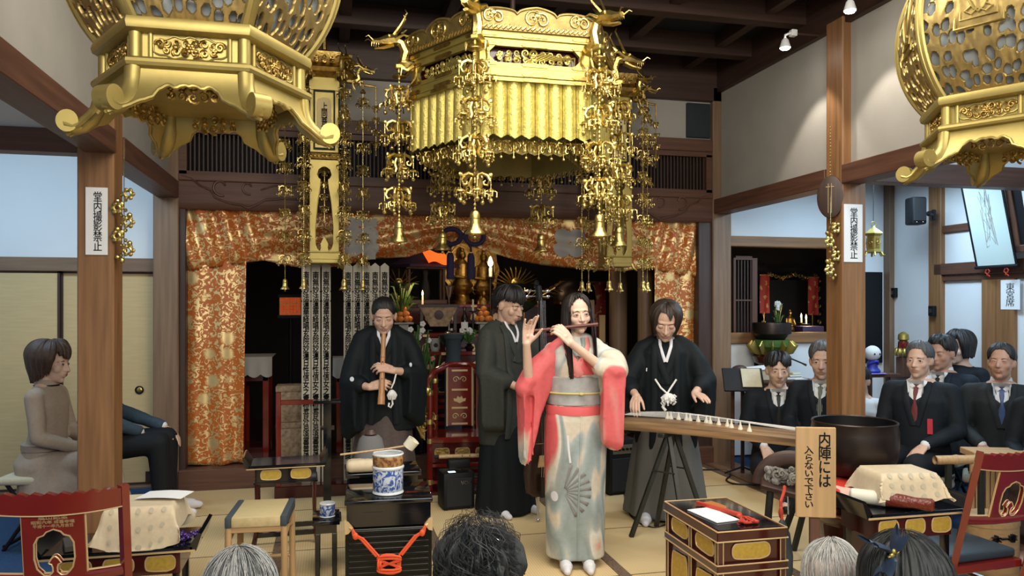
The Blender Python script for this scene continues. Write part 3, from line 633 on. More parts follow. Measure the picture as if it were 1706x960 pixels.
# ---------------- bass player
def p_bass():
    base=V((1.30,5.72,0)); rz=R(24); t=thing('person','man in a grey-green kimono coat and black hakama looking down beside the upright bass','person',base,rz)
    neck=(0,.0,1.44); H=frame((.0,-.05,1.565),14,17,0,1.16)
    Rw=(-.02,-.255,.945); Lw=(.26,-.31,1.26)
    arms=[((-.17,.0,1.34),(-.235,-.06,1.07),Rw),((.17,0,1.34),(.30,-.12,1.12),Lw)]
    m=MB(); add_head(m,H,neck); standing_core(m,1.70,.18,neck,arms)
    add_hand(m,Rw,(.62,-.40,-.62),(.55,.55,-.1),1,(.25,.3,.3,.35),(.4,.2)); add_hand(m,Lw,(.25,-.5,.75),(-.2,.9,.3),-1,(.7,.7,.7,.7),(.5,.5))
    for s in (-1,1): foot(m,s*.1,0)
    finish_body(t,m,H,M['skinm2'],VX,2,eyes='down',brow=1.1,beard=True)
    hair(t,H,M['hairk'],lambda a:.128+.012*math.exp(-(a/.6)**2)-.008*math.exp(-((abs(a)-1.35)/.2)**2)+.075*ss(1.55,2.2,abs(a)),lambda a,t_:.014+.012*sin(PI*t_),'hair',150,20,.009,.014,11,kaz=22,inward=.01)
    g=hakama(.012,1.0,.235,.215,.165,.125,8,.12); garment(g,M['hakamak'],'hakama_trousers',t,.012,2,.003)
    g=MB(M['tabi']); 
    for s in (-1,1): foot(g,s*.13,-.08,0,0,.95)
    g.build('tabi_sock',t)
    g=haori(None,neck,.52,(.20,.235,.215),(.13,.165,.155),sh=.20)
    for a,dr in ((arms[0],.36),(arms[1],.30)):
        S,E,W=[V(p) for p in a]; sleeve(g,[S,S.lerp(E,.5),E,E.lerp(W,.5)],[.075,.085,.078,.066],[.05,.14,dr,dr*.85])
    o,b=garment(g,M['haorig'],'haori_coat',t,.011,4,.010,(8,8,2.0),8)
    collar_set(t,b,neck,.30,True,M['haorig'],M['tabi'],.56)
p_bass()
def bass():
    t=thing('upright_bass','slim dark electric upright bass on an end pin behind the flute player','double bass',(1.475,5.33,0),R(14)); 
    m=MB(M['ebony']); m.tube([(0,-.02,.80),(0,.02,1.62)],[(.034,.016),(.022,.013)],14,flat=(0,1,0)); m.build('neck',t)
    m=MB(M['basswood']); rings=[]
    for z,rx,ry in ((.19,.05,.035),(.22,.10,.045),(.35,.12,.05),(.55,.105,.05),(.72,.085,.045),(.80,.05,.04)): rings.append(ell((0,.05,z),rx,ry,24))
    m.loft(rings); m.build('slim_body',t)
    m=MB(M['blackm']); m.tube([(0,.03,1.60),(0,.045,1.70),(0,.07,1.73),(0,.085,1.70),(0,.07,1.68)],[(.028,.024),(.026,.022),(.020,.02),(.014,.018),(.008,.014)],12,flat=(0,1,0)); m.build('scroll_head',t)
    m=MB(M['steel'])
    for i in range(4):
        x=-.018+.012*i; m.tube([(x*1.5,-.045,.32),(x*1.5,-.062,.50),(x,-.02,1.60)],.0018,5)
    m.build('strings',t)
    for i in range(4):
        s=-1 if i<2 else 1; z=1.63+.04*(i%2); g=MB(M['steel']); g.tube([(s*.02,.05,z),(s*.07,.05,z)],.006,8); g.ball((s*.085,.05,z),(.016,.006,.013),10,8); g.build('tuning_peg',t)
    m=MB(M['pale'+'x']); m.prism([(-.06,.42),(.06,.42),(.045,.50),(-.045,.50)],-.062,-.050,'y'); m.build('bridge',t)
    m=MB(M['ebony']); m.prism([(-.03,.20),(.03,.20),(.035,.34),(-.035,.34)],-.055,-.035,'y'); m.build('tailpiece',t)
    m=MB(M['steel']); m.tube([(0,.05,.20),(0,.05,.012)],.009,10); m.ball((0,.05,.014),.014,10,8); m.build('end_pin',t)
    m=MB(M['pale'+'x']); m.lathe([(.02,.79),(.095,.80),(.10,.815),(.02,.83)],24,(0,.05,-.24),1,.5); m.build('wooden_shoulder',t)
M['ebony']=mat('ebony',(.010,.008,.008),.3); M['basswood']=mat('dark_stained_maple',(.030,.014,.010),.3,0,.3,5,(8,8,1)); M['steel']=mat('polished_steel',(.62,.63,.65),.25,1)
bass()
# ---------------- flute player
def kimono_mat(name,pal,sc_=2.6,rot=.6,off=0,zk=0,z0=1.05):
    """large dyed waves: bands of colour swept along a warped diagonal"""
    m=mat(name,pal[0][1],.6); N,L,b=nodes(m); tc=N.new('ShaderNodeTexCoord'); mp=N.new('ShaderNodeMapping'); mp.inputs['Rotation'].default_value=(0,rot,0); mp.inputs['Scale'].default_value=(1.7,1,.5); mp.inputs['Location'].default_value=(off,off*.7,off*1.3); L.new(tc.outputs['Object'],mp.inputs['Vector'])
    no=N.new('ShaderNodeTexNoise'); no.inputs['Scale'].default_value=sc_; no.inputs['Detail'].default_value=1.2; no.inputs['Distortion'].default_value=.9; L.new(mp.outputs[0],no.inputs['Vector'])
    r=N.new('ShaderNodeValToRGB'); e=r.color_ramp.elements
    while len(e)<len(pal): e.new(.5)
    for q,(p,c) in zip(e,pal): q.position=p; q.color=(*c,1)
    sp=N.new('ShaderNodeSeparateXYZ'); L.new(tc.outputs['Object'],sp.inputs[0]); ma=N.new('ShaderNodeMath'); ma.operation='MULTIPLY_ADD'; L.new(sp.outputs['Z'],ma.inputs[0]); ma.inputs[1].default_value=zk; ma.inputs[2].default_value=-zk*z0
    ad=N.new('ShaderNodeMath'); ad.operation='ADD'; L.new(ma.outputs[0],ad.inputs[0]); L.new(no.outputs['Fac'],ad.inputs[1]); L.new(ad.outputs[0],r.inputs[0])
    w2=N.new('ShaderNodeTexNoise'); w2.inputs['Scale'].default_value=38; w2.inputs['Detail'].default_value=3; L.new(tc.outputs['Object'],w2.inputs['Vector'])
    mx=N.new('ShaderNodeMix'); mx.data_type='RGBA'; mx.blend_type='MULTIPLY'; mx.inputs[0].default_value=.28; L.new(r.outputs[0],mx.inputs[6]); L.new(w2.outputs['Fac'],mx.inputs[7]); L.new(mx.outputs[2],b.inputs['Base Color']); return m
CREAM=(.70,.62,.50); PINK=(.74,.13,.14); PALE=(.72,.36,.32); TEAL=(.27,.33,.325); GREY=(.40,.42,.40); BLUE=(.40,.47,.48); WHT=(.72,.72,.66)
M['kupper']=kimono_mat('dyed_silk_rose_cream',[(.26,PALE),(.36,PINK),(.43,PINK),(.455,CREAM),(.55,CREAM),(.60,BLUE),(.66,WHT)],2.4,.5,.4,.42,1.0)
M['kright']=kimono_mat('dyed_silk_rose_sleeve',[(.30,PALE),(.36,PINK),(.58,PINK),(.62,CREAM),(.70,BLUE)],2.0,.4,1.7,-.35,.95)
M['kskirt']=kimono_mat('dyed_silk_sea_grey',[(.33,PINK),(.375,PALE),(.40,CREAM),(.45,WHT),(.475,GREY),(.52,TEAL),(.56,BLUE),(.58,CREAM),(.64,(.62,.58,.46)),(.68,TEAL)],2.5,.75,.9,.10,.6)
M['obi']=mat('silver_sash',(.36,.37,.37),.5,0,.22,16,bump=.1); M['obijime']=mat('yellow_green_cord',(.60,.52,.20),.6); M['pinksash']=mat('pink_sash',(.70,.12,.13),.6)
M['pinkcol']=mat('pale_rose_collar',(.66,.22,.20),.6,0,.2,14)
def p_flute():
    base=V((1.45,4.47,0)); rz=R(-12); t=thing('person','woman in a pink and cream kimono playing a transverse flute, long black hair','person',base,rz)
    neck=(0,.012,1.375); H=frame((.012,-.02,1.512),10,1,-4,.99)
    # flute axis through the lips, running to her right (-X)
    mouth=H@V((0,-.115,-.064)); ax=V((-1,-.02,-.10)).normalized()
    Rw=V((-.305,-.205,1.345)); Lw=V((-.055,-.262,1.352))
    arms=[((-.145,.0,1.30),(-.285,-.09,1.06),Rw),((.145,0,1.30),(.185,-.18,1.165),Lw)]
    m=MB(); add_head(m,H,neck,True); standing_core(m,1.60,.16,neck,arms,True,.86)
    add_hand(m,Rw,(.12,-.10,1.0),(.35,-.92,-.0),1,(.16,.34,.42,.18),(.62,.55),.94,.10); add_hand(m,Lw,(-.60,.02,.72),(-.35,.85,-.25),-1,(.62,.62,.62,.6),(.45,.4),.94)
    for s in (-1,1): foot(m,s*.07,-.03,0,0,.9)
    finish_body(t,m,H,M['skinf'],.0036,2,eyes='open',fem=True,lipc=M['liprouge'],look=0)
    # hair: centre parting, front locks falling to the waist
    def Lf(a):
        b=abs(a); s=1 if a>0 else -1
        if b<.92: return .066+.075*(b/.92)**2
        if b<1.6: return .52 if a<0 else .44
        return .44
    def fall(H_,p,ex,az):
        q=H_@p; 
        if ex>0:
            k=min(1,ex/.25); f=max(0,cos(az)+.35); q=V((q.x*(1-.06*k),q.y-.085*k*(1 if abs(az)<1.75 else -.2)+.0,q.z)); 
            if abs(az)>=1.75: q.y+=.0
        return q
    hair(t,H,M['hairb2'],Lf,lambda a,u:.012+.004*sin(PI*u),'long_hair',220,44,.006,.03,4,kaz=30,fall=fall,inward=-.012)
    # skirt
    m=MB(); rings=[]
    for z,rx,ry,yy in ((.055,.178,.135,-.01),(.20,.178,.14,-.01),(.45,.182,.15,0),(.70,.190,.155,0),(.88,.185,.15,0),(1.0,.155,.125,0)):
        rings.append([V((rx*(abs(cos(a))**.8)*(1 if cos(a)>0 else -1),yy+ry*sin(a),z)) for a in [2*PI*k/40 for k in range(40)]])
    m.loft(rings); o,b=garment(m,M['kskirt'],'kimono_skirt',t,.010,3,.004,(10,10,1.2),2)
    g=MB(M['kskirt']); band(g,b,[(.02,.93),(.01,.6),(-.0,.3),(.0,.07)],.006,.001,th=.005); g.build('front_overlap',t)
    g=MB(M['fanw']); cx,cz=-.085,.47
    for i in range(9):
        a=R(-62+i*17); decal(g,b,strip([(cx+.02*cos(a),cz+.02*sin(a)),(cx+.10*cos(a),cz+.10*sin(a)),(cx+.165*cos(a),cz+.165*sin(a))],[.002,.007,.012]),None,.002,.002)
    g.build('painted_fan',t,180)
    g=MB(M['tabi']); decal(g,b,[(-.135+.02*cos(a),.435+.03*sin(a)) for a in [i*PI/7 for i in range(14)]],None,.003,.003); g.build('painted_disc',t); g=MB(M['tabi']); decal(g,b,strip([(-.06,.80),(-.055,.72),(-.045,.64)],.006),None,.003,.003); g.build('painted_tassel',t)
    g=MB(M['tabi']);
    for s in (-1,1): foot(g,s*.068,-.075,0,0,.95)
    g.build('tabi_sock',t)
    # upper kimono
    m=MB(); nzv=neck[2]
    m.loft([ell((0,0,.95),.150,.12),ell((0,0,1.08),.150,.125),ell((0,0,1.20),.165,.130),ell((0,.005,1.295),.175,.115),ell((0,.012,1.345),.105,.075),ell((0,.016,1.385),.058,.054)])
    S,E,W=[V(p) for p in arms[1]]; sleeve(m,[S+V((-.02,0,-.01)),S.lerp(E,.55)+V((.05,0,.0)),E+V((.035,-.01,.02)),E.lerp(W,.22)],[.065,.080,.072,.060],[.06,.22,.40,.39])
    o,b2=garment(m,M['kupper'],'kimono_upper',t,.0085,3,.010,(11,11,3),5)
    m=MB(); S,E,W=[V(p) for p in arms[0]]; sleeve(m,[S+V((.03,0,-.01)),S.lerp(E,.55)+V((-.02,0,.0)),E+V((-.025,-.01,.02)),E.lerp(W,.20)],[.062,.076,.068,.056],[.06,.22,.41,.42])
    garment(m,M['kright'],'kimono_right_sleeve',t,.0085,3,.010,(11,11,3),12)
    g=MB(M['pinkcol'])
    for s in (1,-1): band(g,b2,[(s*.052,1.372),(s*.058,1.33),(s*.03,1.24),(-s*.015,1.15)],.026,.003 if s>0 else .008,th=.007)
    g.build('overlapping_collar',t,50)
    g=MB(M['kskirt'])
    for s in (1,-1): band(g,b2,[(s*.040,1.372),(s*.042,1.33),(s*.008,1.265)],.013,.012,th=.006)
    g.build('patterned_under_collar',t,50)
    g=MB(M['pinksash']); decal(g,b2,[(.035,1.27),(.085,1.20),(.10,1.155),(-.05,1.15),(-.02,1.19)],None,.011,.006); g.build('pink_chest_panel',t)
    g=MB(M['obi']); g.lathe([(.150,.965),(.170,.975),(.172,1.05),(.170,1.135),(.150,1.145)],36,(0,0,0),1,.84); g.box((0,.15,1.05),(.20,.07,.24),.03,None,3); g.build('obi_sash',t)
    g=MB(M['obijime']); g.tube([(.177*cos(a),.149*sin(a),1.045) for a in [2*PI*k/40 for k in range(40)]],.006,8,loop=True); g.ball((.02,-.155,1.045),(.016,.010,.010),10,8); g.build('sash_cord',t)
    g=MB(M['pinksash']); g.lathe([(.150,.905),(.178,.915),(.180,.94),(.176,.965),(.150,.97)],36,(0,0,0),1,.85); g.build('waist_tie',t)
    f=thing('transverse_flute','dark red-brown bamboo transverse flute held sideways at the woman\'s lips','flute',base,rz)
    m=MB(M['redflute']); a=mouth-ax*.085; bb=mouth+ax*.345; m.tube([a.lerp(bb,i/20) for i in range(21)],[.0105+.0012*(i in (0,1,7,8,19,20)) for i in range(21)],14); m.build('flute_tube',f)
    for k in range(7): m=MB(M['blackm']); p=mouth+ax*(.15+.024*k)+V((0,-.006,.0085)); m.tube([p,p+V((0,-.001,.0018))],.004,8); m.build('finger_hole',f)
M['hairb2']=hairmat('long_dark_hair',(.016,.011,.010)); M['fanw']=mat('painted_fan_ribs',(.20,.20,.19),.7); M['redflute']=mat('red_lacquered_flute',(.10,.022,.016),.3)
p_flute()
# ---------------- koto player
def p_koto():
    base=V((2.42,5.30,0)); rz=R(-24); t=thing('person','man in black kimono and grey hakama bending over the koto with chin-length brown hair','person',base,rz)
    neck=(0,-.02,1.315); H=frame((.0,-.105,1.450),2,26,3,1.15)
    Rw=(-.205,-.300,.925); Lw=(.20,-.300,.955)
    arms=[((-.165,.0,1.23),(-.285,-.10,1.00),Rw),((.165,0,1.23),(.285,-.10,1.02),Lw)]
    m=MB(); add_head(m,H,neck); standing_core(m,1.56,.18,neck,arms)
    add_hand(m,Rw,(-.10,-.75,-.42),(.05,-.45,-.9),1,(.35,.45,.5,.5),(.5,.3)); add_hand(m,Lw,(.42,-.85,-.12),(.05,-.1,-1),-1,(.10,.12,.15,.2),(.4,.2))
    for s in (-1,1): foot(m,s*.1,0)
    finish_body(t,m,H,M['skinm2'],VX,2,eyes='down',brow=.9)
    hair(t,H,M['hairb'],lambda a:.082+.045*math.exp(-((a-.30)/.22)**2)+(.170)*ss(.62,1.0,abs(a)),lambda a,u:.006+.018*sin(PI*u)*ss(.3,1,abs(a))+.004,'bobbed_hair',160,26,.006,.012,6,kaz=24,inward=.012)
    g=hakama(.03,.93,.30,.24,.17,.13,8,.13); garment(g,M['hakamag'],'hakama_trousers',t,.012,2,.003)
    g=MB(M['tabi'])
    for s in (-1,1): foot(g,s*.09-.05,-.15,0,0,1.05)
    g.build('tabi_sock',t)
    g=haori(None,neck,.42,(.195,.235,.225),(.13,.165,.15),sh=.195)
    for a,dr in ((arms[0],.30),(arms[1],.30)):
        S,E,W=[V(p) for p in a]; sleeve(g,[S,S.lerp(E,.5),E,E.lerp(W,.55)],[.075,.088,.078,.064],[.05,.14,dr,dr*.85])
    o,b=garment(g,M['haori'],'haori_coat',t,.011,4,.010,(8,8,2.0),21)
    collar_set(t,b,neck,.32,True,M['haori'],M['tabi'],.50)
    g=MB(M['tabi']); decal(g,b,strip([(-.135,1.11),(-.137,1.085)],.004),None,.003,.002); g.build('white_crest',t)
    g=MB(M['cordw']); 
    for s in (-1,1): g.tube([(s*.075,-.185,1.035),(s*.035,-.20,.975),(.01,-.21,.935)],.007,8)
    g.ball((.02,-.22,.905),(.045,.035,.036),14,10)
    for i in range(18): a=i*2.4; z=.93-.003*i; g.tube([(.02+.035*cos(a),-.22+.028*sin(a),z),(.02+.052*cos(a),-.22+.04*sin(a),z-.012),(.02+.036*cos(a),-.22+.03*sin(a),z-.03)],.007,5)
    g.tube([(-.005,-.22,.88),(-.02,-.22,.84),(.0,-.225,.815)],.012,7); g.build('coat_tie_cord',t)
p_koto()
# ================================================================ gilt hanging ornaments
def hexface(k,ap,z=0):      # transform: face k of a hexagon, local -Y outward, X along the face
    a=R(270+60*k); return Mx.Translation((ap*cos(a),ap*sin(a),z))@Euler((0,0,a+PI/2)).to_matrix().to_4x4()
def spiral(mb,cx,cz,r,turns,ph,y,w_=.005,n=5,flip=1,dy=.006):
    N=int(9*turns)+5; mb.tube([(cx+flip*r*(1-.86*t)*cos(ph+turns*2*PI*t),y-dy*t,cz+r*(1-.86*t)*sin(ph+turns*2*PI*t)) for t in [i/N for i in range(N+1)]],[w_*(1.15-.4*i/N) for i in range(N+1)],n)
def relief(mb,w_,h,n,seed,y=0,th=.006,flower=True):
    q=random.Random(seed)
    for i in range(n):
        x=(i+.5)/n*2-1; e=max(.25,math.sqrt(max(0,1-x*x*.8)))
        for sgn in (1,-1):
            r=h*.5*e*q.uniform(.75,.95); spiral(mb,x*w_*.5*.88,sgn*h*.25*e,r*.62,q.uniform(1.1,1.7),q.uniform(0,6),y,th*q.uniform(.7,1),5,q.choice((1,-1)))
        mb.ball((x*w_*.47,y,q.uniform(-.2,.2)*h*e),(th*2,th*1.4,th*1.6),8,6)
    if flower:
        for i in range(6): mb.ball((cos(i*PI/3)*h*.16,y-.004,sin(i*PI/3)*h*.16),(h*.11,th,h*.11),8,6)
        mb.ball((0,y-.006,0),(h*.09,th*1.3,h*.09),8,6)
def openwork(w_,h_,surf,res,thr,scale,seed,thick,keep=None):
    """pierced plate: grid with leaf shaped holes mapped on a surface"""
    bm=bmesh.new(); nx=res; ny=max(4,int(res*h_/w_)); vv=[[bm.verts.new((i/nx*2-1,j/ny,0)) for i in range(nx+1)] for j in range(ny+1)]
    for j in range(ny):
        for i in range(nx):
            u=(i+.5)/nx; v=(j+.5)/ny
            P=V((u*w_*scale+nz.noise(V((u*9,v*9,seed)))*.25,v*h_*scale*.8+nz.noise(V((u*9,v*9,seed+5)))*.25,seed*3.1))
            ci,cj=math.floor(P.x),math.floor(P.y); d=9
            for a in (-1,0,1):
                for b in (-1,0,1):
                    h=V((ci+a,cj+b,seed)); jx=.5+.36*nz.noise(h*7.13+V((.3,.7,.1)))*2; jy=.5+.36*nz.noise(h*5.71+V((.9,.2,.4)))*2
                    d=min(d,math.hypot(P.x-ci-a-jx,P.y-cj-b-jy))
            edge=min(u,1-u)*w_<.012 or min(v,1-v)*h_<.012 or (keep and keep(u,v))
            if edge or d>thr: bm.faces.new((vv[j][i],vv[j][i+1],vv[j+1][i+1],vv[j+1][i]))
    for v in [v for v in bm.verts if not v.link_faces]: bm.verts.remove(v)
    bd=[v for v in bm.verts if v.is_boundary and 0<v.co.y<1 and abs(v.co.x)<1]
    for _ in range(2): bmesh.ops.smooth_vert(bm,verts=bd,factor=.5,use_axis_x=True,use_axis_y=True)
    bm.verts.index_update(); top=[]; nn=[]
    for v in bm.verts:
        e=1e-3; a=V(surf(v.co.x,v.co.y)); b=V(surf(v.co.x+e,v.co.y))-a; c=V(surf(v.co.x,v.co.y+e))-a; n_=b.cross(c); n_=n_.normalized() if n_.length>0 else V((0,-1,0))
        top.append(a+n_*(.002*nz.noise(V((v.co.x*14,v.co.y*14*h_/w_,seed)))+(0.004 if v.is_boundary else .010))); nn.append(n_)
    fs=[[v.index for v in f.verts] for f in bm.faces]; o=len(top)
    be=[(e.verts[0].index,e.verts[1].index) for e in bm.edges if e.is_boundary]
    bm.free(); return top+[p-n_*thick for p,n_ in zip(top,nn)],fs+[[o+i for i in f][::-1] for f in fs]+[[a,b,o+b,o+a] for a,b in be]
# ---- one hexagonal hanging lantern; local z is measured from the tips of its feet
def hanging_lantern():
    t=thing('hanging_lantern','','lantern')
    g=M['golds']; z=lambda a:a-2.15
    def ring(name,prof): m=MB(g); m.lathe([(r,z(q)) for r,q in prof],6); m.build(name,t)
    ring('upper_rail',[(.30,2.45),(.375,2.468),(.392,2.462),(.398,2.445),(.392,2.428),(.375,2.42),(.30,2.42)])
    ring('lower_rail',[(.30,2.335),(.38,2.341),(.396,2.332),(.398,2.322),(.392,2.312),(.37,2.306),(.30,2.306)])
    ring('body',[(.30,2.425),(.350,2.425),(.350,2.335),(.30,2.335)])
    ring('bottom_plate',[(.02,2.30),(.35,2.306),(.35,2.29),(.02,2.285)])
    for k in range(6):
        a=R(60*k); m=MB(g); c=(.350*cos(a),.350*sin(a))
        m.lathe([(.022,z(2.335)),(.022,z(2.425))],14,(c[0],c[1],0))
        for s in (-1,1):
            b=a+s*R(7.5); rr=.333; m.lathe([(.008,z(2.338)),(.008,z(2.423))],8,(rr*cos(b)*1.0,rr*sin(b),0))
        m.build('corner_column',t)
        # carved panel on the band
        m=MB(M['goldd']); m.T=hexface(k,.3035,z(2.38)); relief(m,.205,.062,6,k%2,-.004,.0045)
        for s in (-1,1): spiral(m,s*.096,.008,.017,1.4,0,-.004,.005,6,s)
        m.use(g); m.tube([(x*.118,-.001,.034*(1-.55*abs(x)**3)*sg*(1+.12*cos(x*14))) for sg in (1,-1) for x in ([-1+i/12 for i in range(25)] if sg>0 else [1-i/12 for i in range(25)])],.0035,6,loop=True)
        m.build('carved_panel',t)
        # skirt panel with cusped lower edge
        ap0=.32
        def low(u):
            b=abs(u); st=min(1,max(0,(b-.44)/.16)); st=st*st*(3-2*st); cus=.012*abs(sin(b*PI*4.4)) if b<.52 else .006*abs(sin(b*PI*9))*(b<.8)
            return .066+.042*st+.055*max(0,(b-.6)/.4)**1.3-cus-.010*math.exp(-(b/.07)**2)
        def sk(i,v,off=0):
            u=i*2-1; hh=low(u); d=v*hh; fl=.075*(d/.15)**2.0
            half=(.37+fl*1.15)*.5; ap=ap0+fl
            return (u*half*1.0,-(ap-ap0)-.0,-d)
        m=MB(g); m.T=hexface(k,ap0,z(2.31)); m.grid(sk,40,10,-.012)
        m.tube([V(sk(i/40,1))+V((0,-.004,0)) for i in range(41)],.006,6); m.build('skirt',t)
        m=MB(M['goldd']); m.T=hexface(k,.25,z(2.255)); relief(m,.2,.07,5,k+3,0,.005,False); m.build('carved_apron',t)
        # cabriole foot with an upturned scroll
        m=MB(g); m.T=Euler((0,0,a)).to_matrix().to_4x4()
        cl=[(.362,2.312,.030),(.366,2.27,.030),(.374,2.235,.032),(.392,2.205,.034),(.42,2.182,.034),(.45,2.172,.033),(.475,2.178,.034),(.487,2.192,.030)]
        m.tube([(r,0,z(q)) for r,q,_ in cl],[(w_*.95,w_*.8) for _,_,w_ in cl],12,flat=(0,1,0))
        for s in (0,): m.prism([(.468+.038*cos(i*PI/10),z(2.190)+.038*sin(i*PI/10)) for i in range(20)],-.030,.030,'y')
        m.build('foot',t)
    # globe: ribs and pierced panels over paper
    zc,Rg=2.80,.50; lo,hi=math.asin((2.462-zc)/Rg),R(52)
    for k in range(6):
        m=MB(g); m.T=Euler((0,0,R(60*k))).to_matrix().to_4x4()
        P=[(Rg*cos(lo+(hi-lo)*i/22),0,z(zc+Rg*sin(lo+(hi-lo)*i/22))) for i in range(23)]
        m.tube(P,[(.024,.016)]*23,10,flat=(0,1,0)); m.tube([V(p)+V((.014*p[0]/Rg,0,0)) for p in P],.009,6); m.build('globe_rib',t)
    c30=cos(R(30))
    def surf(x,v,off=0):
        el=lo+(hi-lo)*v; rr=(Rg-off)*cos(el); return (x*rr*.5,-(rr*c30-.40),z(zc+(Rg-off)*sin(el)))
    vs,fs=openwork(.5,.74,surf,130,.33,20,2.3,.006,lambda u,v:abs(u-.5)<.21 and .33<v<.72)
    pm=None
    for k in range(6):
        m=MB(M['goldd'] if False else M['golds2']); m.T=hexface(k,.40,0)
        if pm is None: m.add(vs,fs); 
        else: m.add(vs,fs)
        m.use(g)
        Q=lambda u,v:V(surf(u,v))+V((0,-.014,0))
        fr=[Q(-.40,.34),Q(.40,.34),Q(.40,.71),Q(-.40,.71)]; m.tube(fr,.008,6,loop=True)
        for f in ((-.3,.38,.3,.67),): m.tube([Q(f[0],f[1]),Q(f[2],f[1]),Q(f[2],f[3]),Q(f[0],f[3])],.005,6,loop=True)
        m.tube([Q(.20*cos(i*PI/8)*(1+.12*cos(i*PI/2)),.53+.11*sin(i*PI/8)*(1+.12*cos(i*PI/2))) for i in range(16)],.006,6,loop=True)
        for s in (-1,1): m.tube([Q(s*.02,.42),Q(s*.12,.44),Q(s*.22,.42),Q(s*.12,.40)],.005,6,loop=True)
        m.build('pierced_panel',t)
        m=MB(M['lamppaper']); m.T=hexface(k,.40,0); m.grid(lambda i,j:surf(i*2-1,j,.022),8,12,.004); m.build('paper_lining',t)
    m=MB(g); m.lathe([(.31,z(3.19)),(.33,z(3.21)),(.46,z(3.20)),(.47,z(3.23)),(.30,z(3.33)),(.10,z(3.42)),(.04,z(3.46))],6); m.lathe([(.012,z(3.45)),(.03,z(3.5)),(.012,z(3.55)),(.008,z(4.0))],10); m.build('roof_and_hook',t)
    return t
M['golds2']=mat('pierced_gilt_sheet',(.40,.29,.11),.42,.85,.25,18,bump=.10,bscale=45)
M['lamppaper']=mat('grey_lamp_paper',(.34,.37,.38),.9)
lan=hanging_lantern(); lan.location=(-.43,2.89,2.15); lan.scale=(.92,.92,1); lan['label']='gold hexagonal hanging lantern at upper left, seen whole with all its scroll feet'
lan2=dup(lan,(2.95,2.85,2.165),None,'gold hexagonal hanging lantern at upper right, cut off by the photo edge')
lan['group']=lan2['group']='gold hexagonal hanging lanterns'
# ---- yoraku: filigree tiers, beads and bells
def tier_mesh(s,arms,drop,name,sub=True):
    m=MB(M['brass'])
    m.lathe([(.004,.045),(.018,.04),(.026,.028),(.012,.02),(.006,.0)],10); m.ball((0,0,.05),.010,8,6)
    for k in range(arms):
        m.T=Euler((0,0,2*PI*(k+.25)/arms)).to_matrix().to_4x4()
        m.tube([(.01,0,.035),(.045,0,.045),(.075,0,.03),(.088,0,.0),(.075,0,-.025),(.055,0,-.02),(.052,0,-.003),(.064,0,.004)],[.009,.010,.010,.009,.008,.007,.006,.005],5)
        m.tube([(.02,0,.02),(.035,0,-.015),(.022,0,-.05),(.035,0,-.075),(.055,0,-.07),(.058,0,-.05),(.045,0,-.047)],[.008,.009,.009,.008,.007,.006,.005],5)
        m.ball((.092,0,.035),(.014,.006,.014),6,5)
        if sub:
            x=.095; m.tube([(x,0,.02),(x,0,-.055)],.002,4)
            m.lathe([(.003,-.042),(.022,-.055),(.026,-.066),(.01,-.06)],8,(x,0,0))
            for j in range(4):
                a=j*PI/2+.4; m.tube([(x+.018*cos(a),.018*sin(a),-.056),(x+.036*cos(a),.036*sin(a),-.064),(x+.036*cos(a),.036*sin(a),-.085)],.004,4); m.ball((x+.036*cos(a),.036*sin(a),-.092),.007,6,5)
            m.tube([(x,0,-.055),(x,0,-.105)],.0022,4); m.ball((x,0,-.115),(.014,.014,.016),8,6)
        m.T=Mx()
    for p in range(len(m.v)): m.v[p]=m.v[p]*s
    return m.mesh(name)
def strand_proto(name,n,step,s,arms,label,L,bell=True,sub=True):
    t=thing(name,label,'ornament'); tm=tier_mesh(s,arms,0,'filigree_tier',sub)
    m=MB(M['brass']); nb=int(L/(.026*max(s,.6)))
    for i in range(nb): m.ball((0,0,-L*(i+.5)/nb),(.0085*max(s,.55),.0085*max(s,.55),.011*max(s,.55)),6,5)
    m.tube([(0,0,.02),(0,0,-L)],.002,4)
    if sub: m.lathe([(.004,.03),(.012,.02),(.045*s,.0),(.047*s,-.006),(.02*s,-.006),(.005,-.01)],14)
    m.build('bead_cord',t)
    for i in range(n):
        o=bpy.data.objects.new('filigree_tier',tm); col.objects.link(o); o.parent=t; o.location=(0,0,-.10*s-.02-step*i); o.rotation_euler=(0,0,i*.5)
    if bell:
        m=MB(M['brass']); k=s if s>.7 else s*1.15; m.T=Mx.Translation((0,0,-L))
        m.lathe([(r*k,q*k) for r,q in ((.004,.03),(.02,.028),(.026,.02),(.03,-.0),(.03,-.045),(.036,-.07),(.058,-.098),(.06,-.108),(.05,-.108),(.02,-.06),(.002,-.05))],18); m.lathe([(r*k,q*k) for r,q in ((.031,-.012),(.034,-.016),(.031,-.02))],18)
        m.tube([(0,0,-.05*k),(0,0,-.12*k)],.003,4); m.ball((0,0,-.125*k),(.012*k,.012*k,.014*k),8,6)
        m.build('bell',t)
    return t
CC=V((1.22,5.15,0)); RC=.69
big=strand_proto('hanging_bell_ornament',4,.222,1.0,5,'',.99)
names=['gold bell strand at the right corner of the canopy',
 'gold bell strand behind the canopy, right of its centre','gold bell strand behind the canopy, left of its centre, above the altar cord',
 'gold bell strand hanging clear at the left corner of the canopy','gold bell strand at the front left corner of the canopy','gold bell strand at the front right corner of the canopy, above the red kimono']
for k in range(6):
    a=R(60*k); p=CC+V((.775*cos(a),.775*sin(a),3.085)); o=big if k==0 else dup(big)
    o.location=p; o.rotation_euler=(0,0,k*.4); o['label']=names[k]; o['group']='bell strands around the central canopy'
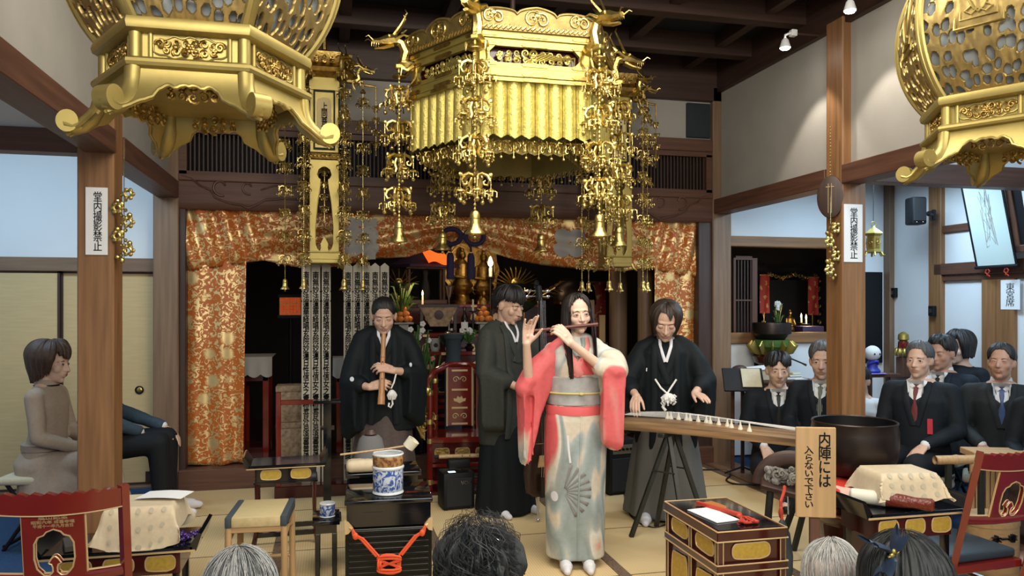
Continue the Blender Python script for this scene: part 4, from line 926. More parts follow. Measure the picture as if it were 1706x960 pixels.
# ---- the central hexagonal canopy
def dragon_mesh(name,s=1.0):
    m=MB(M['brass'])
    m.tube([(-.12,0,-.02),(.0,0,-.03),(.05,0,-.005),(.035,0,.05),(.055,0,.10),(.10,0,.115)],[.03,.032,.03,.028,.026,.028],8)
    m.tube([(.08,0,.118),(.13,0,.112),(.175,0,.10),(.215,0,.098)],[(.036,.036),(.034,.030),(.024,.02),(.020,.014)],8,flat=(0,1,0))
    m.tube([(.10,0,.085),(.15,0,.066),(.20,0,.060)],[(.024,.014),(.02,.01),(.014,.007)],7,flat=(0,1,0))
    for y in (-1,1):
        m.tube([(.10,y*.02,.135),(.06,y*.04,.19),(.03,y*.045,.25),(.04,y*.04,.27)],[.009,.007,.005,.002],5); m.tube([(.09,y*.03,.11),(.05,y*.05,.13),(.0,y*.055,.12)],[.012,.008,.002],5)
        m.tube([(.21,y*.016,.10),(.235,y*.03,.12),(.25,y*.035,.11)],[.004,.003,.002],4); m.ball((.125,y*.028,.128),.009,6,5)
        m.tube([(.0,y*.03,-.03),(.03,y*.05,-.06),(.06,y*.05,-.05),(.065,y*.05,-.09)],[.014,.010,.008,.002],5)
        m.tube([(-.02,y*.03,-.04),(-.01,y*.04,-.10),(.01,y*.04,-.13)],[.012,.008,.003],5)
        for i in range(4): m.tube([(.18+.012*i,y*.014,.09),(.18+.012*i,y*.014,.078)],[.003,.001],4)
    for i in range(7):
        x,zz=((-.06,.0),(-.01,.005),(.02,.04),(.01,.08),(.03,.13),(.055,.15),(-.1,.01))[i]; m.tube([(x,0,zz),(x-.03,0,zz+.028)],[.010,.001],4)
    for p in range(len(m.v)): m.v[p]=m.v[p]*s
    return m.mesh(name)
def canopy():
    t=thing('temple_canopy','large gilded hexagonal canopy with dragon corners hanging over the performers','canopy',CC)
    g=M['gold']
    def ring(name,prof,mt=g): m=MB(mt); m.lathe(prof,6); m.build(name,t)
    ring('upper_rail',[(.60,3.225),(.705,3.225),(.705,3.185),(.69,3.18),(.69,3.165),(.60,3.165)])
    ring('frieze_backing',[(.62,3.165),(.625,3.165),(.625,3.01),(.62,3.01)],M['redd'])
    ring('lower_rail',[(.60,3.01),(.69,3.01),(.69,2.985),(.705,2.98),(.705,2.955),(.69,2.952),(.735,2.94),(.735,2.918),(.60,2.918)])
    ring('roof_board',[(.02,3.24),(.66,3.225),(.66,3.20),(.02,3.20)],M['dwoodx'])
    m=MB(M['dwoodz']); m.lathe([(.02,3.24),(.10,3.26),(.10,3.33),(.055,3.35),(.075,3.39),(.06,3.42),(.02,3.45),(.014,4.0)],18); m.build('suspension_rod',t)
    ap=.69*cos(R(30)); dm=dragon_mesh('corner_dragon',1.22)
    for k in range(6):
        T=hexface(k,ap,0)
        m=MB(g); m.T=T   # framed frieze
        oc=lambda w_,h,c:[(-w_+c,-h),(w_-c,-h),(w_,-h+c),(w_,h-c),(w_-c,h),(-w_+c,h),(-w_,h-c),(-w_,-h+c)]
        vs,fs=fillet_curve([oc(.345,.078,0.0001),oc(.285,.050,.035)],.03); m.merge(vs,fs,Mx.Translation((0,.012,3.088))@FACE); m.build('frieze_frame',t)
        m=MB(M['goldd'] if k not in (0,5) else M['gold']); m.T=T@Mx.Translation((0,.03,3.088)); relief(m,.55,.095,9,k,0,.007)
        for i in range(9): m.tube([(-.05+.03*i,.0,-.03+.004*i),(.02+.03*i,-.012,.012),(.10+.02*i,.0,.045-.012*i)],[.007,.006,.003],5)
        m.build('carved_frieze',t)
        m=MB(M['goldd']); m.T=T   # chased plates on the rails
        for zz,yy in ((3.205,-.0145),(3.15,-.0055),(3.03,-.0055),(2.968,-.0145),(2.929,-.04)):
            for x,w_ in ((0,.075),(-.29,.045),(.29,.045)): m.prism([(x-w_,zz-.011),(x+w_,zz-.011),(x+w_+.014,zz),(x+w_,zz+.011),(x-w_,zz+.011),(x-w_-.014,zz)],yy-.004,yy+.004,'y')
        m.build('chased_plates',t)
        # cloud-carved cresting
        top=lambda x:.085+.035*math.sqrt(abs(cos(x*PI*1.5)))+.03*(1-abs(x))
        N=48; pts=[(-.385,0)]+[(-.385+.77*i/N,top(-1+2*i/N)) for i in range(N+1)]+[(.385,0)]
        m=MB(M['crestgold']); m.T=T@Mx.Translation((0,-.02,3.225))@Euler((R(8),0,0)).to_matrix().to_4x4(); m.prism(pts,-.012,.012,'y')
        m.tube([(p[0]*.97,-.014,p[1]-.008) for p in pts[1:-1]],.008,6)
        m.use(M['brass'])
        for x,r in ((-.27,.045),(0,.055),(.27,.045)):
            spiral(m,x-r*.55,.075,r,1.5,0,-.014,.007,6,1); spiral(m,x+r*.6,.07,r*.9,1.5,0,-.014,.007,6,-1); m.ball((x,-.016,.095),(.02,.012,.02),8,6)
        for i in range(22): m.tube([(-.33+.03*i,-.014,.008),(-.31+.03*i,-.016,.024),(-.318+.03*i,-.014,.036)],[.008,.007,.004],5)
        m.build('cloud_cresting',t)
        # hanging curtain plates
        W=.70/8
        for i in range(8):
            x=-.35+W*(i+.5); m=MB(M['goldc']); m.T=T
            pr=[(-.5,-.0),(-.40,-.010),(-.34,-.004),(-.2,-.014),(0,-.018),(.2,-.014),(.34,-.004),(.40,-.010),(.5,-.0)]
            tip=lambda a:2.602-.026*(1-abs(a)*2)
            o0=[V((x+a*W*.97,b+.0,2.92)) for a,b in pr]; o1=[V((x+a*W*.97,b-.006,tip(a))) for a,b in pr]
            o2=[p+V((0,.006,0)) for p in o1][::-1]; o3=[p+V((0,.006,0)) for p in o0][::-1]
            m.loft([o0+o3,o1+o2]); m.build('curtain_plate',t)
        m=MB(M['goldc2']); m.T=hexface(k,.50*cos(R(30)),0); w2=.50; n2=6; pts=[(-w2/2,2.72)]
        pts+=[(-w2/2+w2*i/(2*n2),2.515+(.016 if i%2==0 else 0)) for i in range(2*n2+1)]+[(w2/2,2.72)]
        m.prism(pts,0,.008,'y')
        for i in range(n2+1): m.b2(-w2/2+w2*i/n2-.003,-w2/2+w2*i/n2+.003,-.004,.002,2.53,2.72)
        for i in range(n2):
            for j in range(9): m.ball((-w2/2+w2*(i+.5)/n2+.014*(-1)**j,-.001,2.55+.019*j),.004,5,4)
        m.build('inner_curtain',t)
        m=MB(M['dwoodx']); m.T=hexface(k,.50*cos(R(30)),0); m.b2(-.26,.26,.0,.02,2.71,3.21); m.build('inner_frame',t)
        a=R(60*k); o=bpy.data.objects.new('corner_dragon',dm); col.objects.link(o); o.parent=t; o.location=(.69*cos(a),.69*sin(a),3.185); o.rotation_euler=(0,0,a)
        m=MB(g); m.T=Euler((0,0,a)).to_matrix().to_4x4(); m.b2(.58,.80,-.022,.022,3.135,3.165,.006); m.tube([(.775,0,3.14),(.775,0,3.10)],.008,6); m.build('dragon_arm',t)
    pm=tier_mesh(.55,4,0,'pendant',False); pm2=MB(M['brass']); 
    for k in range(6):
        T=hexface(k,.535,0)
        for i in range(8):
            p=T@V((-.28+.08*i,0,2.555)); o=bpy.data.objects.new('pendant',pm); col.objects.link(o); o.parent=t; o.location=p; o.rotation_euler=(0,0,i*.7+k)
            m=MB(M['brass']); m.T=Mx.Translation((0,0,0)); m.tube([(0,0,.01),(0,0,.10)],.0018,4); m.tube([(0,0,0),(0,0,-.07)],.0018,4); m.ball((0,0,-.078),.010,7,5)
            if i==0 and k==0: dm2=m.mesh('drop')
            d=bpy.data.objects.new('pendant_drop',dm2); col.objects.link(d); d.parent=o
    return t
M['goldc']=mat('embossed_gold_plate',(.50,.42,.12),.5,.7,.14,30,(1,1,1),.55,60)
M['goldc2']=mat('plain_gold_plate',(.42,.33,.11),.5,.8,.1,10)
M['crestgold']=mat('shaded_carved_gilt',(.26,.19,.065),.45,.75,.2,20,bump=.15,bscale=50)  # cresting gilt darkened in its colour for the dimmer light above the plates
can=canopy()
# ---- the two tall gilt banners before the altar
sm_=strand_proto('bell_strand',8,.187,.52,4,'',1.57,True,True)
sh_=strand_proto('short_ornament_strand',4,.10,.42,4,'',.46,False,False)
def banner(x,label):
    t=thing('hanging_banner_box',label,'hanging banner',(x,6.5,0),0,'tall gilded banner boxes flanking the altar')
    g=M['golds']; s=.112
    m=MB(g); m.b2(-s,s,-s,s,3.30,3.36,.004); 
    for k in range(4):
        m.T=Euler((0,0,k*PI/2)).to_matrix().to_4x4()
        m.prism([(-s,3.30),(-s,3.37),(-s*.9,3.385),(-s*.8,3.41),(-s*.6,3.425),(s*.6,3.425),(s*.8,3.41),(s*.9,3.385),(s,3.37),(s,3.30)],-s-.006,-s+.006,'y')
    m.build('shoulder_board',t)
    m=MB(g); m.b2(-s,s,-s+.01,s-.01,2.80,3.31,.003); m.build('upper_case',t)
    for k in range(4):
        m=MB(M['blackm'],M['goldp']); T=Euler((0,0,k*PI/2)).to_matrix().to_4x4(); m.T=T
        y=-s-.002
        vs,fs=fillet_curve([[(-.085,-.24),(.085,-.24),(.085,.24),(-.085,.24)],[(-.072,-.226),(.072,-.226),(.072,.226),(-.072,.226)]],.016); m.merge(vs,fs,Mx.Translation((0,y,3.06))@FACE)
        m.use(M['goldp2']); m.prism([(-.055,2.86),(.055,2.86),(.055,3.20),(.045,3.225),(.02,3.24),(-.02,3.24),(-.045,3.225),(-.055,3.20)],y-.002,y+.008,'y')
        m.use(M['ink']); m.merge(*text_geo('上同菩提行',.05,.30,True,.002,.02),Mx.Translation((0,y-.004,3.05))@FACE); m.build('inscription_panel',t)
        # pierced lower panel
        m=MB(g); m.T=T
        hole=[(-.055,2.02),(-.07,2.06),(-.072,2.2),(-.055,2.4),(-.035,2.52),(-.03,2.58),(-.045,2.59),(-.058,2.62),(-.045,2.66),(-.02,2.68),(0,2.685),(.02,2.68),(.045,2.66),(.058,2.62),(.045,2.59),(.03,2.58),(.035,2.52),(.055,2.4),(.072,2.2),(.07,2.06),(.055,2.02),(.035,2.0),(.025,2.03),(.03,2.06),(.0,2.12),(-.03,2.06),(-.025,2.03),(-.035,2.0)]
        vs,fs=fillet_curve([[(-s,1.93),(s,1.93),(s,2.735),(-s,2.735)],hole],.012,.002); m.merge(vs,fs,Mx.Translation((0,-s+.004,0))@FACE); m.build('pierced_panel',t)
    m=MB(M['goldd']); m.lathe([(.12,2.735),(.17,2.745),(.182,2.765),(.17,2.79),(.15,2.80),(.02,2.80)],4,ph=PI/4)
    for k in range(4):
        m.T=Euler((0,0,k*PI/2)).to_matrix().to_4x4()
        for i in range(8): m.ball((-.105+.03*i,-.122,2.765),(.012,.01,.012),7,5)
    m.build('beaded_moulding',t)
    m=MB(g); m.b2(-.12,.12,-.12,.12,1.905,1.94,.005); m.b2(-.13,.13,-.13,.13,1.99,2.0,.003); m.build('base_rail',t)
    for sx in (-1,1):
        for sy in (-1,1):
            m=MB(g); m.tube([(sx*.115,sy*.115,1.93),(sx*.13,sy*.13,1.89),(sx*.15,sy*.15,1.87)],[.014,.013,.008],6); m.build('foot',t)
    m=MB(M['goldd']); m.lathe([(.15,3.40),(.23,3.43),(.25,3.46),(.22,3.50),(.25,3.54),(.26,3.58),(.12,3.62),(.02,3.66),(.01,4.0)],6)
    for k in range(6):
        m.T=hexface(k,.215,3.52); relief(m,.2,.07,3,k,0,.008)
    m.build('crown',t)
    dm=bpy.data.meshes.get('corner_dragon')
    for k in range(6):
        a=R(60*k); o=bpy.data.objects.new('corner_dragon',dm); col.objects.link(o); o.parent=t; o.location=(.24*cos(a),.24*sin(a),3.44); o.rotation_euler=(0,0,a); o.scale=(.62,)*3
        m=MB(M['goldd']); m.tube([(.1*cos(a),.1*sin(a),3.42),(.31*cos(a),.31*sin(a),3.42)],.010,6); m.tube([(.31*cos(a),.31*sin(a),3.425),(.31*cos(a),.31*sin(a),3.33)],.006,5); m.build('dragon_arm',t)
    m=MB(M['goldd']); m.tube([(.2,.06,3.42),(.42,.06,3.40)],.009,6); m.tube([(.42,.06,3.40),(.42,.06,3.28)],.006,5); m.build('side_arm',t)
    return t
M['goldp2']=mat('pale_gold_paper',(.62,.50,.24),.6)
bi=0; lab6={0:'right side',1:'back right corner',2:'back left corner',3:'left side',4:'front left corner',5:'front right corner'}
for x,sd,who in ((-.045,'left','left of the canopy'),(2.48,'right','right of the canopy')):
    banner(x,'tall gilded banner box with inscribed panel, hanging '+who)
    for k in range(6):
        a=R(60*k); o=sm_ if bi==0 else dup(sm_); bi+=1
        o.location=(x+.31*cos(a),6.5+.31*sin(a),3.33); o.rotation_euler=(0,0,k*.3)
        o['label']='slim gold bell strand at the %s of the %s banner box'%(lab6[k],sd); o['group']='slim bell strands around the banner boxes'
    o=sh_ if sd=='left' else dup(sh_); o.location=(x+.42,6.56,3.28); o['label']='short gold ornament strand to the right of the %s banner box'%sd; o['group']='short ornament strands'
    o=dup(sh_,(x,6.5,2.72),None,'short gold ornament strand inside the pierced panel of the %s banner box'%sd,'short ornament strands')
# ================================================================ instruments and furniture on the mats
M['kotow']=wood('paulownia_burnt_wood',(.21,.125,.06),'x',.62,.4); M['ivory']=mat('ivory_white',(.72,.68,.55),.4); M['orange']=mat('orange_silk_cord',(.70,.085,.022),.6,bump=.3,bscale=200)
M['porc']=two_tone('blue_white_porcelain',(.04,.10,.36),(.55,.62,.72),26,.5,.15,kind='noise',edge=.06,dist=2.5); M['porcw']=mat('white_glaze',(.62,.66,.70),.12); M['porcb']=two_tone('brown_gold_glaze',(.16,.06,.025),(.42,.24,.09),60,.5,.2,kind='noise',edge=.1)
M['cloth']=mat('cream_brocade_cloth',(.60,.50,.35),.7,0,.06,40); M['clothr']=mat('woven_roundel',(.47,.42,.31),.6)
M['velvet']=mat('navy_seat_leather',(.022,.035,.050),.45); M['redcloth']=two_tone('red_white_cushion_cloth',(.55,.025,.012),(.68,.45,.40),7,.60,.75,kind='noise',edge=.015)
M['bronze']=mat('dark_bronze',(.045,.034,.030),.35,.8,.15,6); M['bronzei']=mat('bronze_inside',(.006,.006,.008),.5,.5)
M['carve']=mat('grey_weathered_carving',(.20,.19,.17),.8,0,.35,40,bump=.3,bscale=80); M['straw']=mat('rush_seat',(.52,.42,.22),.8,0,.12,30,(1,12,1)); M['bluegrey']=mat('blue_grey_border_cloth',(.045,.060,.075),.85)
M['palebamboo']=mat('pale_bamboo',(.42,.28,.14),.45,0,.2,6,(14,14,2))
def ogee(w_,h_,n=5,d=.10):   # cusped cartouche outline
    P=[]
    for i in range(72):
        a=2*PI*i/72; c,s=cos(a),sin(a); x=w_*.5*(abs(c)**.45)*(1 if c>0 else -1); z=h_*.5*(abs(s)**.5)*(1 if s>0 else -1); k=1-d*abs(sin(a*n/2+.4))*(.5+.5*abs(s)); P.append((x*(1-.03*abs(sin(a*3))),z*k))
    return P
def cartouche(t,T,w_,h_,name='gold_panel',rim=.006,mt=None,n=5):
    m=MB(mt or M['goldpan']); m.T=T; P=ogee(w_,h_,n); m.prism(P,-.001,.004,'y'); m.use(M['goldp']); m.tube([(p[0],-.002,p[1]) for p in P],rim*.6,6,loop=True); return m.build(name,t)
M['goldpan']=mat('gold_cloth_panel',(.50,.34,.055),.5,.35,.12,60)
def at_side(x,y,z,k): return Mx.Translation((x,y,z))@Euler((0,0,k*PI/2)).to_matrix().to_4x4()
# ---- koto and its trestles
def koto():
    A=V((1.945,5.11,0)); ang=R(-47.3); L=1.52; zt=.80
    t=thing('koto','long brown wooden koto zither on black trestles in front of the bending player','koto',(A.x,A.y,0),ang)
    m=MB(M['kotow']); rings=[]
    for i in range(25):
        x=L*i/24; e=.012*abs(2*i/24-1)**2; w_=.125-.008*abs(2*i/24-1); ring=[]
        for k in range(17): a=PI*k/16; ring.append(V((x,w_*cos(a),zt-.032+.030*sin(a)-e)))
        for y in (-w_*.96,-w_*.5,w_*.5,w_*.96): ring.append(V((x,y,zt-.075-e)))
        rings.append(ring)
    m.loft(rings); m.build('sound_board',t)
    m=MB(M['pale'+'x']); m.b2(-.004,.03,-.123,.123,zt-.078,zt-.05,.004); m.b2(L-.03,L+.004,-.118,.118,zt-.08,zt-.045,.004); m.build('end_trim',t)
    m=MB(M['blackm']); m.tube([(.10,-.11,zt-.016),(.10,-.05,zt+.016),(.10,.05,zt+.016),(.10,.11,zt-.016)],[(.010,.014)]*4,8); m.tube([(.06,-.135,zt-.05),(.09,-.13,zt-.01),(.10,-.11,zt+.012)],.010,7); m.tube([(.06,.135,zt-.05),(.09,.13,zt-.01),(.10,.11,zt+.012)],.010,7); m.tube([(.035,-.14,zt-.03),(.13,-.14,zt-.035)],.012,8); m.build('head_bridge',t)
    bx=[]
    for i in range(13):
        y=-.10+.2*i/12; x=.98-.052*i-.01*(i%3); zz=zt-.034+.030*math.sqrt(max(0,1-(y/.125)**2)); bx.append((x,y,zz))
        b=MB(M['ivory']); b.lathe([(.017,-.002),(.015,.008),(.006,.030),(.0045,.046),(.003,.050)],10,(x,y,zz),1,.8); b.build('string_bridge',t)
        s=MB(M['cordw']); s.tube([(.10,y*.85,zt+.016),(x,y,zz+.050),(L-.06,y*.8,zt-.004)],.0011,4); s.build('string',t)
    m=MB(M['cordw'])
    for i in range(9): m.tube([(L-.07,-.08+.02*i,zt-.0),(L-.12,-.075+.018*i,zt+.012),(L-.16,-.08+.02*i,zt+.004),(L-.2,-.07+.018*i,zt+.008)],.003,5)
    m.build('tied_string_ends',t)
    for lab,x in (('black wooden trestle under the middle of the koto',.42),('black wooden trestle under the far right end of the koto',1.36)):
        s=thing('koto_trestle',lab,'trestle',t.location+V((cos(ang)*x,sin(ang)*x,0)),ang-R(8),'koto trestles')
        for yy in (-.10,.10):
            for dx in (-.21,.21): 
                b=MB(M['trest']); b.tube([(0 if dx<0 else .01,yy*.4,.70),(dx,yy*1.6,.0)],[(.014,.020)]*2,4,flat=(0,1,0)); b.build('leg',s)
        b=MB(M['trest']); b.b2(-.02,.03,-.14,.14,.692,.722,.006); b.tube([(-.075,-.10,.46),(.085,-.10,.46)],.006,6); b.tube([(-.075,.10,.46),(.085,.10,.46)],.006,6); b.build('top_bar',s)
M['trest']=mat('black_painted_wood',(.011,.014,.011),.5,0,.3,20)
koto()
# ---- amplifiers
def amp(name,label,loc,rz,w_,d,h,logo):
    t=thing(name,label,'amplifier',loc,rz)
    m=MB(M['blackm']); m.b2(-w_/2,w_/2,-d/2,d/2,.012,h,.012,2); m.build('cabinet',t)
    m=MB(M['grille']); m.b2(-w_/2+.022,w_/2-.022,-d/2-.006,-d/2+.002,.03,h*(.86 if logo else .66),.004); m.build('speaker_grille',t)
    if logo:
        m=MB(M['steel']); m.T=Mx.Translation((w_*.22,-d/2-.008,h*.74))@FACE; m.merge(*text_geo('VOX',w_*.36,None,False,.004,.015)); m.build('maker_badge',t)
        m=MB(M['lcd']); m.b2(-w_*.30,-w_*.08,-d/2+.03,-d/2+.07,h,h+.004); m.build('lit_display',t)
    else:
        m=MB(mat('amp_control_plate',(.20,.19,.14),.4,.5)); m.b2(-w_/2+.03,w_/2-.03,-d/2-.006,-d/2+.002,h*.74,h*.90); m.build('control_plate',t)
        for i in range(5):
            m=MB(M['blackm']); m.T=Mx.Translation((-w_*.3+w_*.15*i,-d/2-.006,h*.82))@FACE; m.lathe([(.011,0),(.010,.014),(.001,.014)],12); m.build('control_knob',t)
    m=MB(M['cable']); m.tube([(-.05,0,h),(-.045,0,h+.02),(.045,0,h+.02),(.05,0,h)],.007,6); m.build('carry_handle',t)
    m=MB(M['cable'])
    for a in (-1,1):
        for b in (-1,1): m.lathe([(.012,0),(.010,.014)],8,(a*w_*.4,b*d*.36,0))
    m.build('rubber_feet',t); return t
M['grille']=mat('black_grille_cloth',(.007,.008,.010),.8,0,.3,200); M['lcd']=mat('lit_amp_display',(.5,.6,.7),.4,emit=(.6,.8,1),es=1.6)
amp('guitar_amplifier','small black guitar amplifier with a silver badge on the mats beside the bass player',(.95,5.92,0),R(6),.245,.20,.285,True)
amp('combo_amplifier','black combo amplifier with control knobs standing behind the koto stand',(2.33,6.10,0),R(10),.25,.24,.46,False)
m=MB(M['blackm']); m.b2(-.085,.085,-.06,.06,0,.07,.012,2); m.use(M['cable']); m.tube([(-.04,0,.07),(-.03,0,.085),(.03,0,.085),(.04,0,.07)],.006,6); o=simple(m,'equipment_case','small black case lying on top of the silver badged amplifier','case',(.97,5.93,.305))
f=thing('bamboo_flute','pale spare bamboo flute lying across the black case on the amplifier','flute',(1.02,5.93,.392),R(-4)); m=MB(M['palebamboo']); m.tube([(-.2+.02*i,0,0) for i in range(21)],[.016+(.002 if i in (3,8,13,18) else 0) for i in range(21)],12); m.build('bamboo_tube',f); m=MB(M['blackm']); m.tube([(-.20,0,0),(-.235,0,0)],.013,10); m.build('dark_end',f)
for i in range(4): m=MB(M['blackm']); m.ball((-.02+.06*i,-.015,.004),(.005,.003,.005),8,5); m.build('finger_hole',f)
# ---- black lacquer altar box with an orange cord
def lacquer_box():
    x0,x1,y0,y1,h=.075,.485,3.80,4.16,.62; cx=(x0+x1)/2
    t=thing('lacquer_box_table','tall black lacquer box with an orange knotted cord across its front','box table',(cx,y0,0),R(-3)); w_=(x1-x0)/2; d=y1-y0
    m=MB(M['black']); m.b2(-w_-.008,w_+.008,-.008,d,h-.022,h,.005,2); m.build('top',t)
    m=MB(M['black']); m.b2(-w_+.002,w_-.002,.004,d-.01,h-.13,h-.022); m.b2(-w_*.6,-w_*.15,-.0,.008,h-.09,h-.06); m.b2(w_*.3,w_*.7,-.0,.008,h-.085,h-.065); m.build('drawer_case',t)
    m=MB(M['black2']); m.b2(-w_-.004,w_+.004,-.0,d-.006,.03,h-.14,.004)
    for i in range(15): m.b2(-w_+.012,w_-.012,-.004,.004,.05+.029*i,.066+.029*i,.002)
    m.build('ribbed_front',t)
    m=MB(M['black']); m.b2(-w_-.012,w_+.012,-.012,d,0,.03,.004); m.build('plinth',t)
    for s in (-1,1):
        m=MB(M['goldp']); m.prism([(s*(w_+.006),h-.16),(s*(w_+.006),h-.09),(s*(w_-.012),h-.10),(s*(w_-.034),h-.128),(s*(w_-.012),h-.155)],-.014,-.002,'y'); m.tube([(s*(w_-.018),-.012,h-.128),(s*(w_-.03),-.024,h-.132)],.006,6); m.build('cord_hook',t)
    m=MB(M['orange']); kz=.315
    for s in (-1,1):
        for e in (-.006,.006): m.tube([(s*(w_-.03),-.022,h-.13),(s*(w_-.04)+e,-.024,h-.16),(s*.13+e,-.02,.44),(s*.055+e,-.018,kz+.035)],.0062,8)
        m.ball((s*(w_-.045),-.024,h-.165),(.014,.010,.018),10,8)
    for e in (0,.013):
        m.tube([((.062-e)*sin(a)*(1+.15*cos(2*a)),-.020-.008*sin(3*a),kz-.005+(.046-e)*cos(a)) for a in [2*PI*i/40 for i in range(40)]],.0062,8,loop=True)
        m.tube([(.058*sin(2*a)*.95,-.022+.009*cos(2*a+1),kz+(.032-e*.8)*sin(a)*1.3-.004) for a in [2*PI*i/48 for i in range(48)]],.0062,8,loop=True)
    m.build('orange_knotted_cord',t)
M['black2']=mat('satin_black_lacquer',(.005,.006,.005),.3,spec=.3)
lacquer_box()
def pot(label,loc,s,lad):
    t=thing('porcelain_jar',label,'jar',loc,0); m=MB(M['porc']); m.lathe([(.066*s,.012*s),(.070*s,.02*s),(.0705*s,.105*s),(.069*s,.115*s)],32); m.build('blue_white_wall',t)
    m=MB(M['porcw']); m.lathe([(.002,0),(.07*s,0),(.073*s,.004*s),(.068*s,.014*s)],32); m.lathe([(.069*s,.113*s),(.074*s,.117*s),(.075*s,.124*s),(.070*s,.13*s)],32); m.build('white_rim',t)
    if lad:
        m=MB(M['porcb']); m.lathe([(.068*s,.128*s),(.071*s,.135*s),(.072*s,.172*s),(.070*s,.178*s)],32,cap=False); m.build('brown_band',t)
        m=MB(M['porcw']); m.lathe([(.070*s,.176*s),(.0735*s,.182*s),(.070*s,.188*s),(.063*s,.184*s),(.06*s,.13*s),(.002,.13*s)],32,cap=False); m.build('mouth_rim',t)
    return t
pot('blue and white porcelain jar with a brown band, on the black lacquer box',(.285,3.93,.622),1.08,True)
l=thing('bamboo_ladle','pale bamboo ladle resting across the mouth of the blue and white jar','ladle',(.285,3.93,.831),R(12)); m=MB(M['palebamboo']); m.tube([(-.24,.01,.0),(0,0,.012),(.09,-.01,.022)],.005,8); m.build('handle',l)
m=MB(M['ivory']); m.T=Mx.Translation((.115,-.012,.03))@Euler((R(18),R(35),0)).to_matrix().to_4x4(); m.lathe([(.002,-.022),(.03,-.022),(.032,.026),(.028,.026),(.027,-.016),(.002,-.016)],18); m.build('cup',l)
m=MB(M['steel']); m.tube([(.005,.04,.004),(.075,.045,.018),(.115,.04,.008),(.125,.038,-.012)],.0028,6); simple(m,'metal_hook','thin bent metal hook lying on the jar rim beside the ladle','hook',(.285,3.93,.828))
# low tables behind the box
def low_table(label,x0,x1,y0,y1,h,mt,name='lacquer_table'):
    t=thing(name,label,'table',((x0+x1)/2,(y0+y1)/2,0)); w_,d=(x1-x0)/2,(y1-y0)/2
    m=MB(mt); m.b2(-w_,w_,-d,d,h-.025,h,.004,2); m.build('top',t); m=MB(mt); m.b2(-w_+.02,w_-.02,-d+.02,d-.02,h-.075,h-.025); m.build('apron',t)
    for a in (-1,1):
        for b in (-1,1): m=MB(mt); m.b2(a*(w_-.03)-.014,a*(w_-.03)+.014,b*(d-.03)-.014,b*(d-.03)+.014,0,h-.075,.003); m.build('leg',t)
    return t
low_table('plain black table behind the lacquer box, carrying a grey covered bell',.085,.52,4.50,4.80,.60,M['black'])
low_table('low black side table left of the lacquer box with a small jar on it',-.10,.055,4.52,4.78,.335,M['black'])
pot('small squat blue and white jar on the low black side table',(-.015,4.62,.337),.62,False)
m=MB(mat('grey_felt_cover',(.12,.12,.125),.9)); m.lathe([(.115,0),(.112,.02),(.085,.10),(.068,.17),(.05,.19),(.002,.195)],24); m.use(M['dwoodz']); m.lathe([(.03,.19),(.04,.20),(.02,.225),(.002,.23)],14); simple(m,'bell_cover','grey felt cone shaped cover standing on the plain black table','cover',(.235,4.66,.602))
m=MB(M['cloth']); m.box((0,0,.035),(.24,.12,.07),.03,None,3); m.use(M['clothr'])
for i in range(5): m.lathe([(.02,0),(.018,.003),(.001,.003)],12,(-.08+.04*i,-.01,.069))
simple(m,'brocade_cushion','cream brocade cushion on the plain black table behind the jar','cushion',(.21,4.56,.602))
# dark tall stand
t=thing('lacquer_stand','slim black stand with a flat top before the inscribed wooden strips','stand',(-.02,5.80,0)); 
m=MB(M['black']); m.b2(-.10,.10,-.06,.06,.855,.875,.004); m.build('top',t); m=MB(M['black']); m.b2(-.028,.028,-.028,.028,.03,.855); m.b2(-.05,.05,-.04,.04,.66,.68); m.build('post',t); m=MB(M['black']); m.b2(-.10,.10,-.09,.09,0,.03,.006); m.build('base',t)
# ---- sutra desk with gold cartouches
def sutra_desk():
    t=thing('sutra_desk','narrow black sutra desk with two gold cartouches and upturned ends','desk',(-.285,5.36,0),R(2)); h=.53; w_=.235; d=.14
    m=MB(M['black']); m.b2(-w_,w_,-d,d,h-.02,h,.003); m.build('top',t)
    for s in (-1,1): m=MB(M['black']); m.prism([(s*w_*.98,h-.02),(s*(w_+.02),h-.012),(s*(w_+.035),h+.055),(s*(w_+.022),h+.06),(s*w_*.92,h)],-d,d,'y'); m.build('upturned_end',t)
    m=MB(M['goldp']); m.b2(-w_-.01,w_+.01,-d-.003,-d+.001,h-.024,h-.018); m.build('gilt_edge',t)
    m=MB(M['black']); m.b2(-w_*.82,w_*.82,-d+.02,d-.02,h-.115,h-.02); m.b2(-w_*.86,w_*.86,-d+.01,d-.01,h-.125,h-.112,.002); m.build('drawer_case',t)
    for s in (-1,1): cartouche(t,Mx.Translation((s*w_*.40,-d+.017,h-.066)),.125,.066)
    for sx in (-1,1):
        for sy in (-1,1):
            m=MB(M['redd']); m.tube([(sx*w_*.78,sy*(d-.03),h-.12),(sx*w_*.77,sy*(d-.03),.22),(sx*w_*.80,sy*(d-.02),.08),(sx*w_*.86,sy*(d-.02),.0)],[(.012,.012),(.012,.012),(.015,.013),(.020,.015)],8); m.build('leg',t)
    m=MB(M['black']); m.b2(-w_*.8,w_*.8,-d+.03,-d+.05,.055,.085); m.b2(-w_*.8,w_*.8,d-.05,d-.03,.055,.085); m.build('foot_rail',t)
sutra_desk()
